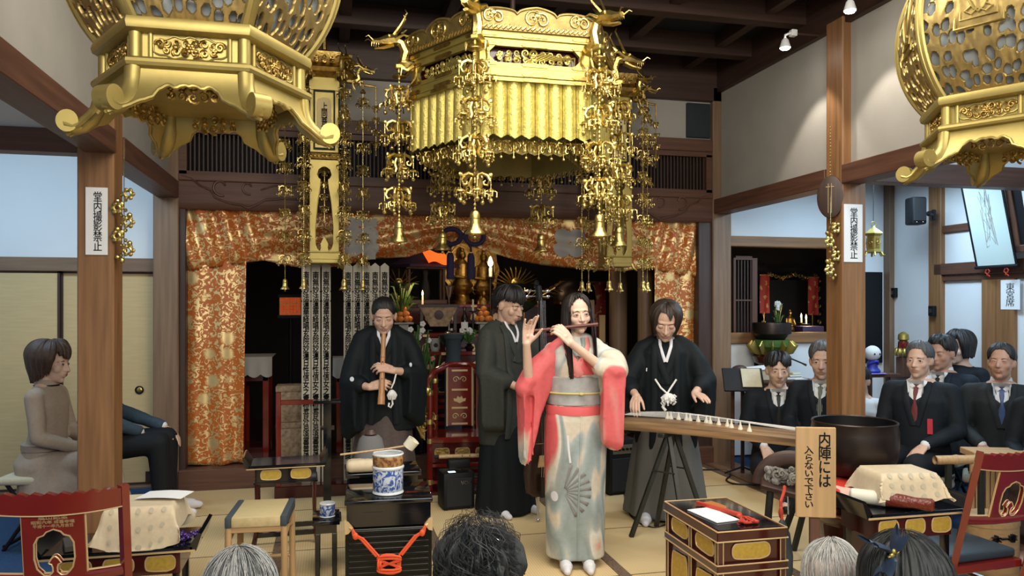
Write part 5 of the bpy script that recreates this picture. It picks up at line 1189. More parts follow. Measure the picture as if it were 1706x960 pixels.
# ---- rush seated stool
def stool():
    t=thing('wooden_stool','light wooden stool with a rush mat seat edged in blue-grey cloth','stool',(-.365,4.42,0),R(-4)); w_,d,h=.155,.19,.46
    m=MB(M['straw']); m.b2(-w_+.03,w_-.03,-d,d,h-.055,h,.008,2); m.build('rush_seat',t)
    for s in (-1,1): m=MB(M['bluegrey']); m.b2(s*(w_-.015)-.017,s*(w_-.015)+.017,-d-.002,d+.002,h-.057,h+.002,.008,2); m.build('cloth_edge',t)
    for sx in (-1,1):
        for sy in (-1,1): m=MB(M['pale'+'z']); m.tube([(sx*(w_-.015),sy*(d-.02),h-.055),(sx*(w_-.01),sy*(d-.015),0)],.0175,12); m.build('leg',t)
    m=MB(M['pale'+'x']); m.b2(-w_+.01,w_-.01,-d+.01,-d+.035,h-.085,h-.055,.004); m.b2(-w_+.01,w_-.01,d-.035,d-.01,h-.085,h-.055,.004); m.build('seat_rail',t)
    for sx in (-1,1):
        m=MB(M['pale'+'y']); m.tube([(sx*(w_-.015),-d+.02,h-.14),(sx*(w_-.015),0,h-.105),(sx*(w_-.015),d-.02,h-.14)],.009,8); m.build('curved_stretcher',t)
    m=MB(M['pale'+'x']); m.tube([(-w_+.015,d-.02,.14),(w_-.015,d-.02,.14)],.010,8); m.build('low_stretcher',t)
stool()
# ---- red lacquer chairs
def keyhole(s=1): # ornamental cut-out: lobed arch with two scrolls
    P=[(-.062,-.07),(-.070,-.03),(-.068,.03),(-.055,.055),(-.035,.062),(-.025,.075),(0,.085),(.025,.075),(.035,.062),(.055,.055),(.068,.03),(.070,-.03),(.062,-.07)]
    for sg in (1,-1):
        seg=[(.050*sg,-.085),(.038*sg,-.098),(.020*sg,-.098),(.008*sg,-.085),(.008*sg,-.068),(.020*sg,-.062),(.022*sg,-.074)]
        seg2=[(.024*sg,-.052),(.004*sg,-.030)]
        q=seg[:5]+[(.012*sg,-.055)]+[(.022*sg,-.050),(.012*sg,-.032),(.0035*sg,-.024)]
        P+= q if sg>0 else q[::-1]
    return [(x*s,z*s) for x,z in P]
def red_chair(label,loc,rz,text,tilt,seat=True):
    t=thing('red_lacquer_chair',label,'chair',loc,rz,'red lacquer temple chairs'); W=.238; H=.885; sh=.315
    yb=lambda z:.16+tilt*z
    for s in (-1,1):
        m=MB(M['red']); m.tube([(s*W,yb(0),0),(s*W,yb(sh),sh),(s*W,yb(H),H+.005)],[(.021,.021)]*3,4,flat=(1,0,0)); m.build('back_post',t)
        m=MB(M['red']); m.tube([(s*W,-.20,0),(s*W,-.20,sh-.02)],[(.021,.021)]*2,4,flat=(1,0,0)); m.build('front_leg',t)
    m=MB(M['red']); N=30; top=[(-W+2*W*i/N,H-.004+.007*sin(i*2.1)*(1 if .08<i/N<.92 else 0)-.01*(1-(2*i/N-1)**2)) for i in range(N+1)]; bot=[(-W+2*W*i/N,H-.095+.020*(2*i/N-1)**2-.0) for i in range(N+1)]
    vs=[];fs=[]
    for lst in (top,bot):
        for d in (-.016,.016): vs+=[(x,yb(z)+d+.012*(1-(x/W)**2),z) for x,z in lst]
    n=N+1
    for i in range(N): fs+=[(i,i+1,n+i+1,n+i),(2*n+i,3*n+i,3*n+i+1,2*n+i+1),(i,2*n+i,2*n+i+1,i+1),(n+i,n+i+1,3*n+i+1,3*n+i)]
    fs+=[(0,n,3*n,2*n),(N,2*n+N,3*n+N,n+N)]; m.add(vs,fs,False); m.build('top_rail',t)
    m=MB(M['goldp']); m.tube([(x,yb(z)-.018+.012*(1-(x/W)**2),z) for x,z in bot],.0028,5); m.tube([(x,yb(z)+.018+.012*(1-(x/W)**2),z) for x,z in bot],.0028,5); m.build('gilt_rail_line',t)
    zl=.555; m=MB(M['red']); m.tube([(-W+2*W*i/14,yb(zl)+.012*(1-(2*i/14-1)**2),zl-.012*(1-(2*i/14-1)**2)) for i in range(15)],[(.022,.014)]*15,8,flat=(0,0,1)); m.build('lower_rail',t)
    m=MB(M['goldp']); m.tube([(-W+2*W*i/14,yb(zl)+.012*(1-(2*i/14-1)**2)-.0,zl+.021-.012*(1-(2*i/14-1)**2)) for i in range(15)],.0045,6); m.build('gilt_lower_line',t)
    # splat
    zc=.685; T=Mx.Translation((0,yb(zc)+.012,zc))@Euler((R(90)-math.atan(tilt),0,0)).to_matrix().to_4x4()
    kh=[(x*1.0,z-.030) for x,z in keyhole(.98)]; vs,fs=fillet_curve([[(-.104,-.128),(.104,-.128),(.104,.128),(-.104,.128)],kh],.016,.0015)
    m=MB(M['red']); m.merge(vs,fs,T); m.build('back_splat',t)
    m=MB(M['goldp'])
    for zz in (.010,-.010): m.tube([T@V((x,z,zz)) for x,z in kh],.0032,5,loop=True)
    for s in (-1,1): m.tube([T@V((s*.106,-.128,0)),T@V((s*.106,.128,0))],.0055,6)
    m.build('gilt_outline',t)
    if text:
        Tb=T@Mx.Translation((0,0,-.0105))@Euler((0,PI,0)).to_matrix().to_4x4()
        for i,(tx,w_,zz) in enumerate((('嵐山記念',.10,.100),('昭和六年 成喜寺唱',.145,.082),('平成十一年九月吉日',.135,.067))):
            m=MB(M['goldp']); m.merge(*text_geo(tx,w_,.0135 if i else .017,False,.001,.02),Tb@Mx.Translation((0,zz,0))); m.build('gilt_lettering',t)
    m=MB(M['red']); m.b2(-W,W,-.21,.21,sh-.06,sh-.02,.004); m.build('seat_frame',t)
    m=MB(M['velvet']); m.b2(-W+.004,W-.004,-.215,.18,sh-.02,sh+.025,.014,3); m.build('seat_cushion',t)
    m=MB(M['red']); m.tube([(-W,-.20,.12),(-W,.20,.12)],.014,6); m.tube([(W,-.20,.12),(W,.20,.12)],.014,6); m.tube([(-W,-.20,.2),(W,-.20,.2)],.014,6); m.build('stretchers',t)
    return t
red_chair('red lacquer chair at lower left, seen from behind, with gilt lettering on its back',(-1.0,3.46,0),PI,True,.14)
red_chair('red lacquer chair at lower right with a navy cushion seat',(3.13,3.37,0),PI+R(4),False,.26)
# ---- black desk at lower left with a draped sutra stand
def desk(label,x,y,w_,d,h,rz=0):
    t=thing('black_lacquer_desk',label,'desk',(x,y,0),rz,'low black desks with upturned ends')
    m=MB(M['black']); m.b2(-w_,w_,-d,d,h-.025,h,.003); m.build('top',t)
    for s in (-1,1): m=MB(M['black']); m.prism([(s*w_*.97,h-.025),(s*(w_+.015),h-.02),(s*(w_+.04),h+.055),(s*(w_+.024),h+.062),(s*w_*.95,h)],-d,d,'y'); m.build('upturned_end',t)
    m=MB(M['goldp']); m.b2(-w_-.01,w_+.01,-d-.003,-d+.001,h-.024,h-.015); m.build('gilt_edge',t)
    m=MB(M['redd']); m.b2(-w_+.06,w_-.06,-d+.03,d-.03,h-.13,h-.025); m.build('drawer_case',t)
    for i in (-1,0,1): cartouche(t,Mx.Translation((i*w_*.55,-d+.027,h-.077)),w_*.40,.075)
    for sx in (-1,1):
        for sy in (-1,1): m=MB(M['black']); m.b2(sx*(w_-.08)-.016,sx*(w_-.08)+.016,sy*(d-.05)-.016,sy*(d-.05)+.016,0,h-.13,.003); m.build('leg',t)
    m=MB(M['black']); m.b2(-w_+.06,w_-.06,-d+.035,-d+.065,.05,.08); m.b2(-w_+.06,w_-.06,d-.065,d-.035,.05,.08); m.build('foot_rail',t)
    return t
def draped(name,label,loc,rz,w_,d,h,dropf,drops,seed,cat='cloth'):
    """brocade cloth hanging over a box-shaped sutra stand"""
    t=thing(name,label,cat,loc,rz)
    m=MB(M['black']); m.b2(-w_*.9,w_*.9,-d*.9,d*.9,0,h-.012,.004); m.build('box_underneath',t)
    def f(u,v):
        x=(u*2-1); y=(v*2-1); ex=max(0,abs(x)-.5)*2; ey=max(0,abs(y)-.5)*2; sx=1 if x>0 else -1; sy=1 if y>0 else -1
        X=sx*min(abs(x),.5)*2*w_; Y=sy*min(abs(y),.5)*2*d; z=h+.004
        wav=.012*sin(x*9+seed)*ey+.012*sin(y*8+seed)*ex
        lx=drops*(1-.15*abs(y)); ly=dropf*(1-.55*abs(x)**1.2)
        X+=sx*(.012*min(1,ex*6)+.02*ex+.02*ex*ey); Y+=sy*(.012*min(1,ey*6)+.03*ey+.03*ex*ey)
        z-=max(ex*lx,ey*ly)*(1)+.35*min(ex*lx,ey*ly); return (X+wav*(ey>ex),Y+wav*(ex>=ey),max(.006,z))
    c=MB(M['cloth']); c.grid(f,36,36,.004); vs=c.v; o=c.build('brocade_cloth',t,70)
    r=MB(M['clothr'])
    for i in range(5):
        for j in range(3):
            cu,cv=.30+.1*i,.06+.085*j
            if abs(cu-.5)>.24 and j<0: continue
            e=.0005; a=V(f(cu,cv)); n_=(V(f(cu+e,cv))-a).cross(V(f(cu,cv+e))-a).normalized(); n_=n_ if n_.y<0 or n_.z>0 else -n_
            vs=[V(f(cu+.026*cos(q)*.25/w_*.42,cv+.040*sin(q)*.2/max(dropf,.08)*.42))+n_*.0035 for q in [k*PI/8 for k in range(16)]]
            b=len(r.v); r.add([a+n_*.0035]+vs,[(0,1+k,1+(k+1)%16) for k in range(16)])
    r.build('woven_roundels',t,180); return t
desk('black desk at lower left behind the red chair, holding a draped sutra stand',-.95,4.02,.325,.17,.44)
draped('draped_sutra_stand','cream brocade cloth with roundels draped over a box on the lower left desk',(-.86,3.99,.442),0,.14,.13,.19,.235,.12,1)
m=MB(M['paper']); m.grid(lambda u,v:((u-.5)*.22,(v-.5)*.15,.004+.006*sin(u*3)),8,4,.001); simple(m,'white_paper_sheet','white paper sheet lying on the draped cloth at lower left','paper',(-.78,4.03,.642),R(-14))
m=MB(M['darkbook']); m.box((0,0,.014),(.11,.16,.028),.002); m.box((.002,0,.014),(.108,.152,.02)) ; simple(m,'sutra_book','dark sutra book lying on the left end of the lower left desk','book',(-1.15,3.97,.442),R(20)) if 'darkbook' in M else None
m=MB(mat('purple_beads',(.05,.02,.16),.3))
for i in range(46): a=i*.41; r=.035+.02*sin(i*.9); m.ball((r*1.5*cos(a),r*.8*sin(a),.008+.010*(i%3)),.0085,7,5)
m.tube([(.03*cos(a*1.3)*1.5,.03*sin(a),.02+.006*sin(a*3)) for a in [i*.4 for i in range(24)]],.003,5)
simple(m,'prayer_beads','purple prayer beads heaped on the right end of the lower left desk','beads',(-.685,3.97,.442))
# ---- red and gold cabinet table, lower centre right
def cabinet_table():
    x0,x1,y0,y1,h=1.70,2.03,3.16,3.70,.55; t=thing('red_gold_cabinet_table','dark red lacquer cabinet table with gold cartouche panels and a black top','table',((x0+x1)/2,(y0+y1)/2,0)); w_,d=(x1-x0)/2,(y1-y0)/2
    m=MB(M['black']); m.b2(-w_+.008,w_-.008,-d+.008,d-.008,h-.01,h+.001); m.build('black_top',t)
    m=MB(M['redd']); m.b2(-w_-.012,w_+.012,-d-.012,d+.012,h-.045,h-.002,.004); m.build('top_frame',t)
    m=MB(M['goldp'])
    for zz in (h-.001,h-.046,h-.152,h-.186):
        rr=.013 if zz!=h-.001 else .010
        for a,b in (((-1,-1),(1,-1)),((1,-1),(1,1)),((1,1),(-1,1)),((-1,1),(-1,-1))): m.tube([(a[0]*(w_+rr),a[1]*(d+rr),zz),(b[0]*(w_+rr),b[1]*(d+rr),zz)],.0035,6)
    m.build('gilt_mouldings',t)
    m=MB(M['redd']); m.b2(-w_-.012,w_+.012,-d-.012,d+.012,h-.185,h-.152,.004); m.build('middle_rail',t)
    m=MB(M['redd']); m.b2(-w_+.008,w_-.008,-d+.008,d-.008,0.03,h-.045); m.build('body',t)
    m=MB(M['redd']); m.b2(-w_-.012,w_+.012,-d-.012,d+.012,0,.035,.004); m.build('plinth',t)
    for a in (-1,1):
        for b in (-1,1):
            m=MB(M['redd']); m.b2(a*(w_-.008)-.012,a*(w_-.008)+.012,b*(d-.008)-.012,b*(d-.008)+.012,.03,h-.04); m.use(M['goldp'])
            for q in (-1,1): m.tube([(a*(w_-.008)+q*.013,b*(d+.005),.03),(a*(w_-.008)+q*.013,b*(d+.005),h-.045)],.0028,5); m.tube([(a*(w_+.005),b*(d-.008)+q*.013,.03),(a*(w_+.005),b*(d-.008)+q*.013,h-.045)],.0028,5)
            m.build('corner_post',t)
    for k,(ax,ww) in enumerate(((d,w_),(w_,d),(d,w_),(w_,d))):
        T=Euler((0,0,k*PI/2)).to_matrix().to_4x4()
        for n_,(zz,hh) in enumerate(((h-.099,.078),(.20,.27))):
            if k%2==0: cartouche(t,T@Mx.Translation((0,-ax+.005,zz)),ww*1.15,hh,n=5)
            else:
                for s in (-1,1): cartouche(t,T@Mx.Translation((s*ww*.49,-ax+.005,zz)),ww*.66,hh,n=5)
        if k%2: m=MB(M['redd']); m.T=T; m.b2(-.012,.012,-ax-.004,-ax+.02,.03,h-.04); m.use(M['goldp']); m.tube([(-.012,-ax-.005,.03),(-.012,-ax-.005,h-.045)],.0025,5); m.tube([(.012,-ax-.005,.03),(.012,-ax-.005,h-.045)],.0025,5); m.build('middle_stile',t)
    return t
cabinet_table()
m=MB(M['paper']); m.box((0,0,.002),(.13,.24,.004)); simple(m,'white_paper_sheet','white folded paper on the black topped red and gold table','paper',(1.80,3.40,.553),R(8))
t=thing('folding_fan','closed fan with orange and gold ribs lying on the red and gold table','fan',(1.865,3.47,.556),R(6)); m=MB(M['orangel'] if 'orangel' in M else mat('orange_fan_paper',(.50,.20,.05),.5,.2)); m.prism([(-.03,.12),(.05,.13),(.062,.02),(.02,-.04)],.0,.010,'z'); m.build('fan_leaf',t); m=MB(M['redcord'] if 'redcord' in M else mat('red_cord',(.50,.05,.025),.6)); m.prism([(-.045,.13),(-.03,.13),(.045,-.13),(.02,-.14)],.0,.016,'z'); m.build('fan_guard',t)
m=MB(bpy.data.materials['red_cord']); 
for i in range(9): a=i*.7; m.tube([(.0,.06,.008),(.02*cos(a),.0,.012+.004*(i%3)),(.05*cos(a),-.035+.025*sin(a),.008+.006*(i%2)),(.03*cos(a+1),-.05,.008)],.005,6)
m.ball((0,.05,.014),(.016,.014,.012),10,8); simple(m,'red_tassel','bright red cord tassel beside the fan on the red and gold table','tassel',(1.895,3.27,.553))
# ---- wooden notice on a post
t=thing('wooden_notice_board','pale wooden board on a post with black brush writing in two columns','notice board',(2.035,2.93,0),R(-20))
m=MB(M['pale'+'z']); m.b2(-.083,.083,-.008,.008,.655,1.043,.003); m.build('board',t); m=MB(M['beamz']); m.b2(-.022,.022,.009,.027,.03,.95,.002); m.build('post',t); m=MB(M['beamx']); m.b2(-.11,.11,-.06,.10,0,.035,.006); m.build('base',t)
for tx,x,w_,h_,z in (('内陣には',.036,.050,.235,.905),('入らないで下さい',-.030,.038,.265,.83)):
    m=MB(M['ink']); m.T=Mx.Translation((x,-.0086,z))@FACE; m.merge(*text_geo(tx,w_,h_,True,.0015,.012)); m.build('brush_lettering',t)
# ---- standing bell bowl on a red cushion
t=thing('bell_bowl','large dark bronze bell bowl on a red and white cushion','bell',(2.75,3.62,.655)); m=MB(M['bronze']); m.lathe([(.002,.0),(.12,.0),(.175,.025),(.212,.09),(.222,.16),(.222,.235),(.215,.272),(.219,.288)],48,cap=False); m.lathe([(.219,.288),(.214,.293),(.206,.288)],48,cap=False); m.build('bowl',t)
m=MB(M['bronzei']); m.lathe([(.206,.288),(.206,.16),(.19,.08),(.12,.02),(.002,.012)],48,cap=False); m.build('dark_interior',t)
t=thing('bell_cushion','puffy red and white patterned cushion under the bell bowl','cushion',(2.75,3.62,.50)); m=MB(M['redcloth']); m.lathe([(.002,.03),(.22,.02),(.31,.04),(.345,.08),(.315,.13),(.22,.15),(.10,.152),(.002,.154)],40); 
for i in range(len(m.v)): a=math.atan2(m.v[i].y,m.v[i].x); k=1+.06*abs(cos(2*a))**3+.02*sin(9*a); m.v[i]=V((m.v[i].x*k,m.v[i].y*k,m.v[i].z))
m.build('padding',t)
for a in range(4): q=MB(M['cordw']); p=V((.345*cos(a*PI/2+PI/4),.345*sin(a*PI/2+PI/4),.07)); q.tube([p,p+V((0,0,-.05)),p+V((.004,0,-.18))],.004,6); q.ball(p,.012,8,6); q.build('corner_tassel',t)
t=thing('bell_stand','round dark red lacquered stand carrying the bell cushion','stand',(2.75,3.62,0)); m=MB(M['redd']); m.lathe([(.24,0),(.25,.04),(.20,.10),(.17,.25),(.19,.40),(.26,.47),(.27,.52),(.02,.52)],8); m.build('pedestal',t); m=MB(M['goldp']); m.lathe([(.262,.47),(.274,.475),(.274,.482),(.262,.487)],8); m.build('gilt_band',t)
# ---- desk, draped stand and mallet at right
desk('black desk at lower right with a draped box and a mallet on it',2.69,3.24,.265,.16,.60)
draped('draped_sutra_stand','cream roundel cloth draped over a box on the lower right desk',(2.72,3.26,.602),R(-8),.135,.10,.155,.15,.12,4)
t=thing('bell_mallet','thick bell mallet with a red leather handle and a white padded head','mallet',(2.60,3.16,.640),R(-38)); m=MB(mat('white_leather',(.66,.64,.54),.5)); m.tube([(-.17,.03,0),(-.165,.03,0),(-.02,.005,0),(-.015,.005,0)],[.026,.034,.036,.034],16); m.ball((-.168,.03,0),(.014,.033,.033),14,10); m.build('padded_head',t)
m=MB(mat('red_brown_leather',(.13,.018,.010),.3,bump=.5,bscale=60)); m.tube([(-.018,.005,0),(.0,.002,0),(.06,-.008,0),(.10,-.015,0),(.17,-.028,0),(.18,-.03,0)],[.037,.036,.032,.026,.030,.022],16); m.build('handle',t)
# ---- carved wooden gong on legs with tassel and bag
t=thing('carved_drum_stand','grey carved wooden board under a dark arched frame on black legs','drum stand',(2.29,3.50,0),R(-30)); 
m=MB(M['carve']); q=random.Random(4)
for i in range(60): m.ball((q.uniform(-.12,.12),q.uniform(-.05,.05),.66+q.uniform(0,.07)),(q.uniform(.008,.022),)*3,7,5)
for i in range(26): spiral(m,q.uniform(-.11,.11),.67+q.uniform(0,.07),q.uniform(.015,.03),1.5,q.uniform(0,6),-.04+q.uniform(-.02,.02),.006,5,q.choice((1,-1)))
m.build('dragon_carving',t); m=MB(M['dwoodx']); m.box((0,0,.635),(.30,.16,.03),.006,(R(14),R(12),0)); m.build('board',t); m=MB(M['dwoodx']); m.tube([(.15*cos(a),.04,.64+.14*sin(a)) for a in [PI*i/16 for i in range(17)]],[(.022,.04)]*17,8,flat=(0,1,0)); m.build('arched_frame',t)
for a in (-1,1):
    for b in (-1,1): m=MB(M['trest']); m.tube([(a*.10,b*.05,.63),(a*.15,b*.09,0)],.016,6); m.build('leg',t)
t=thing('hanging_bag','dark blue-grey leather bag hanging by a red cord beside the notice board','bag',(2.11,3.30,.35)); m=MB(mat('blue_grey_leather',(.030,.042,.052),.5,0,.2,12)); m.lathe([(.002,-.13),(.05,-.125),(.072,-.06),(.075,.02),(.055,.12),(.025,.175),(.012,.19)],22,sx=.72,sy=.55); m.build('bag_body',t)
m=MB(bpy.data.materials['red_cord']); m.tube([(0,0,.18),(.005,.02,.27),(.05,.06,.31),(.09,.12,.315)],.008,7); m.ball((0,.01,.22),(.012,.012,.03),8,8); m.build('red_cord',t)
# ---- things behind the right chair
t=thing('bentwood_box','round pale bentwood box with black writing behind the right red chair','box',(3.74,3.72,.0)); m=MB(M['pale'+'x']); m.lathe([(.002,0),(.15,0),(.155,.01),(.155,.33),(.15,.335),(.002,.335)],32,sx=1,sy=.8); m.build('box_wall',t); m=MB(M['pale'+'y']); m.lathe([(.158,.30),(.160,.31),(.16,.35),(.15,.355),(.002,.355)],32,sx=1,sy=.8); m.build('lid',t)
m=MB(M['ink']); m.T=Mx.Translation((-.04,-.128,.25))@FACE; m.merge(*text_geo('木一非',.16,.045,False,.012,.02)); m.build('ink_lettering',t)
m=MB(M['palebamboo']); m.tube([(-.13,0,0),(-.02,0,0),(0,0,0),(.02,0,0),(.25,0,0)],[.026,.026,.030,.026,.026],18,cap=False); m.tube([(.25,0,0),(-.13,0,0)],.021,18,cap=False); m.use(M['trest']); m.box((-.05,0,-.345),(.03,.03,.65),.004); m.box((.15,0,-.345),(.03,.03,.65),.004); m.box((.05,0,-.665),(.34,.16,.03),.006); simple(m,'bamboo_tube','cut bamboo tube lying level on a dark rack behind the right red chair','bamboo tube',(3.50,3.72,.68),R(-8))
# ---- cables on the floor
m=MB(M['cable']); P=[atZ(x,y,.009) for x,y in ((1165,783),(1195,783),(1212,785),(1217,792),(1210,800),(1222,806),(1250,808),(1275,811))]
Q=[]; 
for i in range(len(P)-1):
    a=P[max(i-1,0)];b=P[i];c=P[i+1];d=P[min(i+2,len(P)-1)]
    for k in range(6): t_=k/6; Q.append(.5*((2*b)+(c-a)*t_+(2*a-5*b+4*c-d)*t_*t_+(3*b-a-3*c+d)*t_**3))
for p in Q: p.z=.009
m.tube(Q,.008,7); simple(m,'audio_cable','black cable curling across the mats at right by the wooden floor strip','cable')
m=MB(M['cable']); P=[atZ(x,y,.007) for x,y in ((1040,822),(1044,840),(1050,858),(1066,872),(1085,878),(1100,877),(1118,870),(1122,862),(1112,860))]; Q=[]
for i in range(len(P)-1):
    a=P[max(i-1,0)];b=P[i];c=P[i+1];d=P[min(i+2,len(P)-1)]
    for k in range(6): t_=k/6; Q.append(.5*((2*b)+(c-a)*t_+(2*a-5*b+4*c-d)*t_*t_+(3*b-a-3*c+d)*t_**3))
for p in Q: p.z=.006
m.tube(Q,.005,6); simple(m,'amplifier_cable','thin black cable looping on the mats below the koto trestle','cable')
# ================================================================ curtains and sanctuary
CY=FY+.11
def valance():
    t=thing('brocade_valance','orange and gold brocade valance gathered in swags under the carved beam','curtain',(0,0,0))
    pts=[(303,452),(350,446),(410,437),(440,434),(500,446),(560,444),(625,430),(680,428),(730,412),(762,403),(800,415),(850,430),(905,441),(990,450),(1040,452),(1080,445),(1120,455),(1172,463)]
    kk=[(atY(x,y,CY).x,atY(x,y,CY).z) for x,y in pts]
    def bot(X):
        for (a,za),(b,zb) in zip(kk,kk[1:]):
            if X<=b: return za+(zb-za)*max(0,(X-a)/(b-a))
        return kk[-1][1]
    xa,xb=kk[0][0],kk[-1][0]; cx=atY(762,400,CY).x; xl=atY(430,430,CY).x; xr=atY(1080,440,CY).x
    def f(u,v):
        X=xa+(xb-xa)*u; zb=bot(X); z=2.40+(zb-2.40)*v
        if X<xl: ph=(X-xa)*34-v*5.5*(1-(X-xa)/(xl-xa)*.3); am=.03
        elif X>xr: ph=(X-xr)*36+v*5; am=.03
        else: ph=v*13+3*math.cos((X-cx)*1.7); am=.020*ss(.1,.5,v)+.004
        y=CY+am*sin(ph)+.008*nz.noise(V((X*6,z*7,1)))-.03*sin(PI*v)
        if v>.9: y+=.02*(v-.9)/.1
        return (X,y,z)
    m=MB(M['brocade']); m.grid(f,230,28,.006); vs,fs=m.v,m.f; m.build('swagged_cloth',t,180); b=BVHTree.FromPolygons(m.v,m.f)
    for px,py in ((602,402),(950,405)):
        c=atY(px,py,CY-.05); m=MB(M['crest'])
        for k in range(4): a=PI/4+k*PI/2; decal(m,b,[(c.x+.10*cos(a)+.085*cos(q)*1.0,c.z+.085*sin(a)+.075*sin(q)) for q in [i*PI/8 for i in range(16)]],None,.004,.003,2,y0=5)
        m.build('white_temple_crest',t)
    m=MB(M['crest'])
    for (x0,x1,y0_,y1) in ((580,628,362,378),(606,626,372,432)):
        a=atY(x0,y0_,CY-.05); c=atY(x1,y1,CY-.05); decal(m,b,[(a.x,a.z),(c.x,a.z),(c.x,c.z),(a.x,c.z)],None,.006,.003,2,y0=5)
    m.build('white_tab',t)
    return t
M['crest']=mat('greyish_white_silk',(.42,.40,.37),.7)
valance()
def drape_(label,pa,pb,ptop,pbot,seed):
    t=thing('brocade_drape',label,'curtain',(0,0,0),0,'brocade side drapes')
    xa,xb=atY(pa,500,CY).x,atY(pb,500,CY).x; zt=atY(pa,ptop,CY).z; zb=max(.185,atY(pa,pbot,CY).z)
    def f(u,v):
        X=xa+(xb-xa)*u; z=zt+(zb-zt)*v; sq=1-.05*v; X=xa+(X-xa)*sq
        y=CY+.03+.020*sin(u*15+seed+.8*sin(v*3))*(.35+.65*v)+.012*nz.noise(V((u*5,v*6,seed)))
        return (X,y,z+.010*sin(u*9)*v)
    m=MB(M['brocade']); m.grid(f,70,50,.006); m.build('hanging_cloth',t,180)
drape_('orange and gold brocade drape hanging to the sill at left',305,410,425,782,1); drape_('orange and gold brocade drape at right behind the koto player',1092,1168,440,782,5)
t=thing('tasselled_cord','dark purple cord knotted in a ring with two tassels at the centre of the valance','cord',atY(772,398,CY-.09)); m=MB(M['purple'])
for s in (-1,1): m.tube([(s*(.02+.085*(1-cos(a))),.0,.02+.07*sin(a)) for a in [2*PI*i/22 for i in range(22)]],.022,8,loop=True)
m.ball((0,-.005,.02),(.035,.025,.03),12,8); m.build('ring_knot',t)
for x in (-.12,.07):
    m=MB(M['purple']); m.tube([(x*.3,0,0),(x,0,-.08),(x,0,-.12)],.012,7); m.lathe([(.02,-.13),(.028,-.15),(.034,-.17),(.036,-.36),(.03,-.37),(.002,-.37)],12,(x,0,0)); m.build('tassel',t)
# ---- inscribed wooden strips in a red rack
TY=6.60
M['toba']=mat('pale_planed_wood',(.46,.42,.34),.75,0,.08,3,(10,10,1))
TXT='南無妙法蓮華経唱玄院妙蓮日性信女之霊位吾外忌追善菩提'
tb=[(510,437,768,'leftmost'),(526,437,770,'second from the left'),(543.5,437,772,'third from the left'),(580,438,760,'fourth from the left'),(595.5,438,760,'fifth from the left'),(611,438,745,'sixth from the left'),(625,438,740,'second from the right'),(641,438,740,'rightmost')]
for i,(px,y0_,y1,w_) in enumerate(tb):
    a=atY(px,y0_,TY); zb=.10; zt=a.z; t=thing('memorial_wood_strip','tall pale wooden strip with brush writing, %s of eight'%w_,'wooden strip',(a.x,TY+.012*(i%2),0),0,'inscribed wooden strips'); s=.036
    m=MB(M['toba']); P=[(-s,zb),(s,zb),(s,zt-.33),(s*.80,zt-.325),(s,zt-.315),(s,zt-.25),(s*.8,zt-.245),(s,zt-.235),(s,zt-.03),(0,zt),(-s,zt-.03),(-s,zt-.235),(-s*.8,zt-.245),(-s,zt-.25),(-s,zt-.315),(-s*.8,zt-.325),(-s,zt-.33)]; m.prism(P,-.005,.005,'y'); m.build('strip',t)
    m=MB(M['ink']); m.T=Mx.Translation((0,-.0056,(zt+zb)/2+.05))@FACE; m.merge(*text_geo(TXT,.052,zt-zb-.25,True,.001,.028)); m.build('brush_writing',t)
xr0,xr1=atY(464,700,6.52).x,atY(650,700,6.52).x
t=thing('red_rack','vermilion lacquered rack of two posts and a bar holding the wooden strips','rack',(0,0,0)); m=MB(M['red']); m.b2(xr0-.02,xr0+.02,6.50,6.54,0,.86,.004); m.build('post',t); m=MB(M['red']); m.b2(xr1-.02,xr1+.02,6.50,6.54,0,.86,.004); m.build('post',t)
m=MB(M['red']); m.b2(xr0,xr1,6.51,6.535,.755,.795,.003); m.build('bar',t); m=MB(M['redd']); m.b2(xr0-.03,xr1+.03,6.48,6.72,0,.10,.006); m.build('base_trough',t)
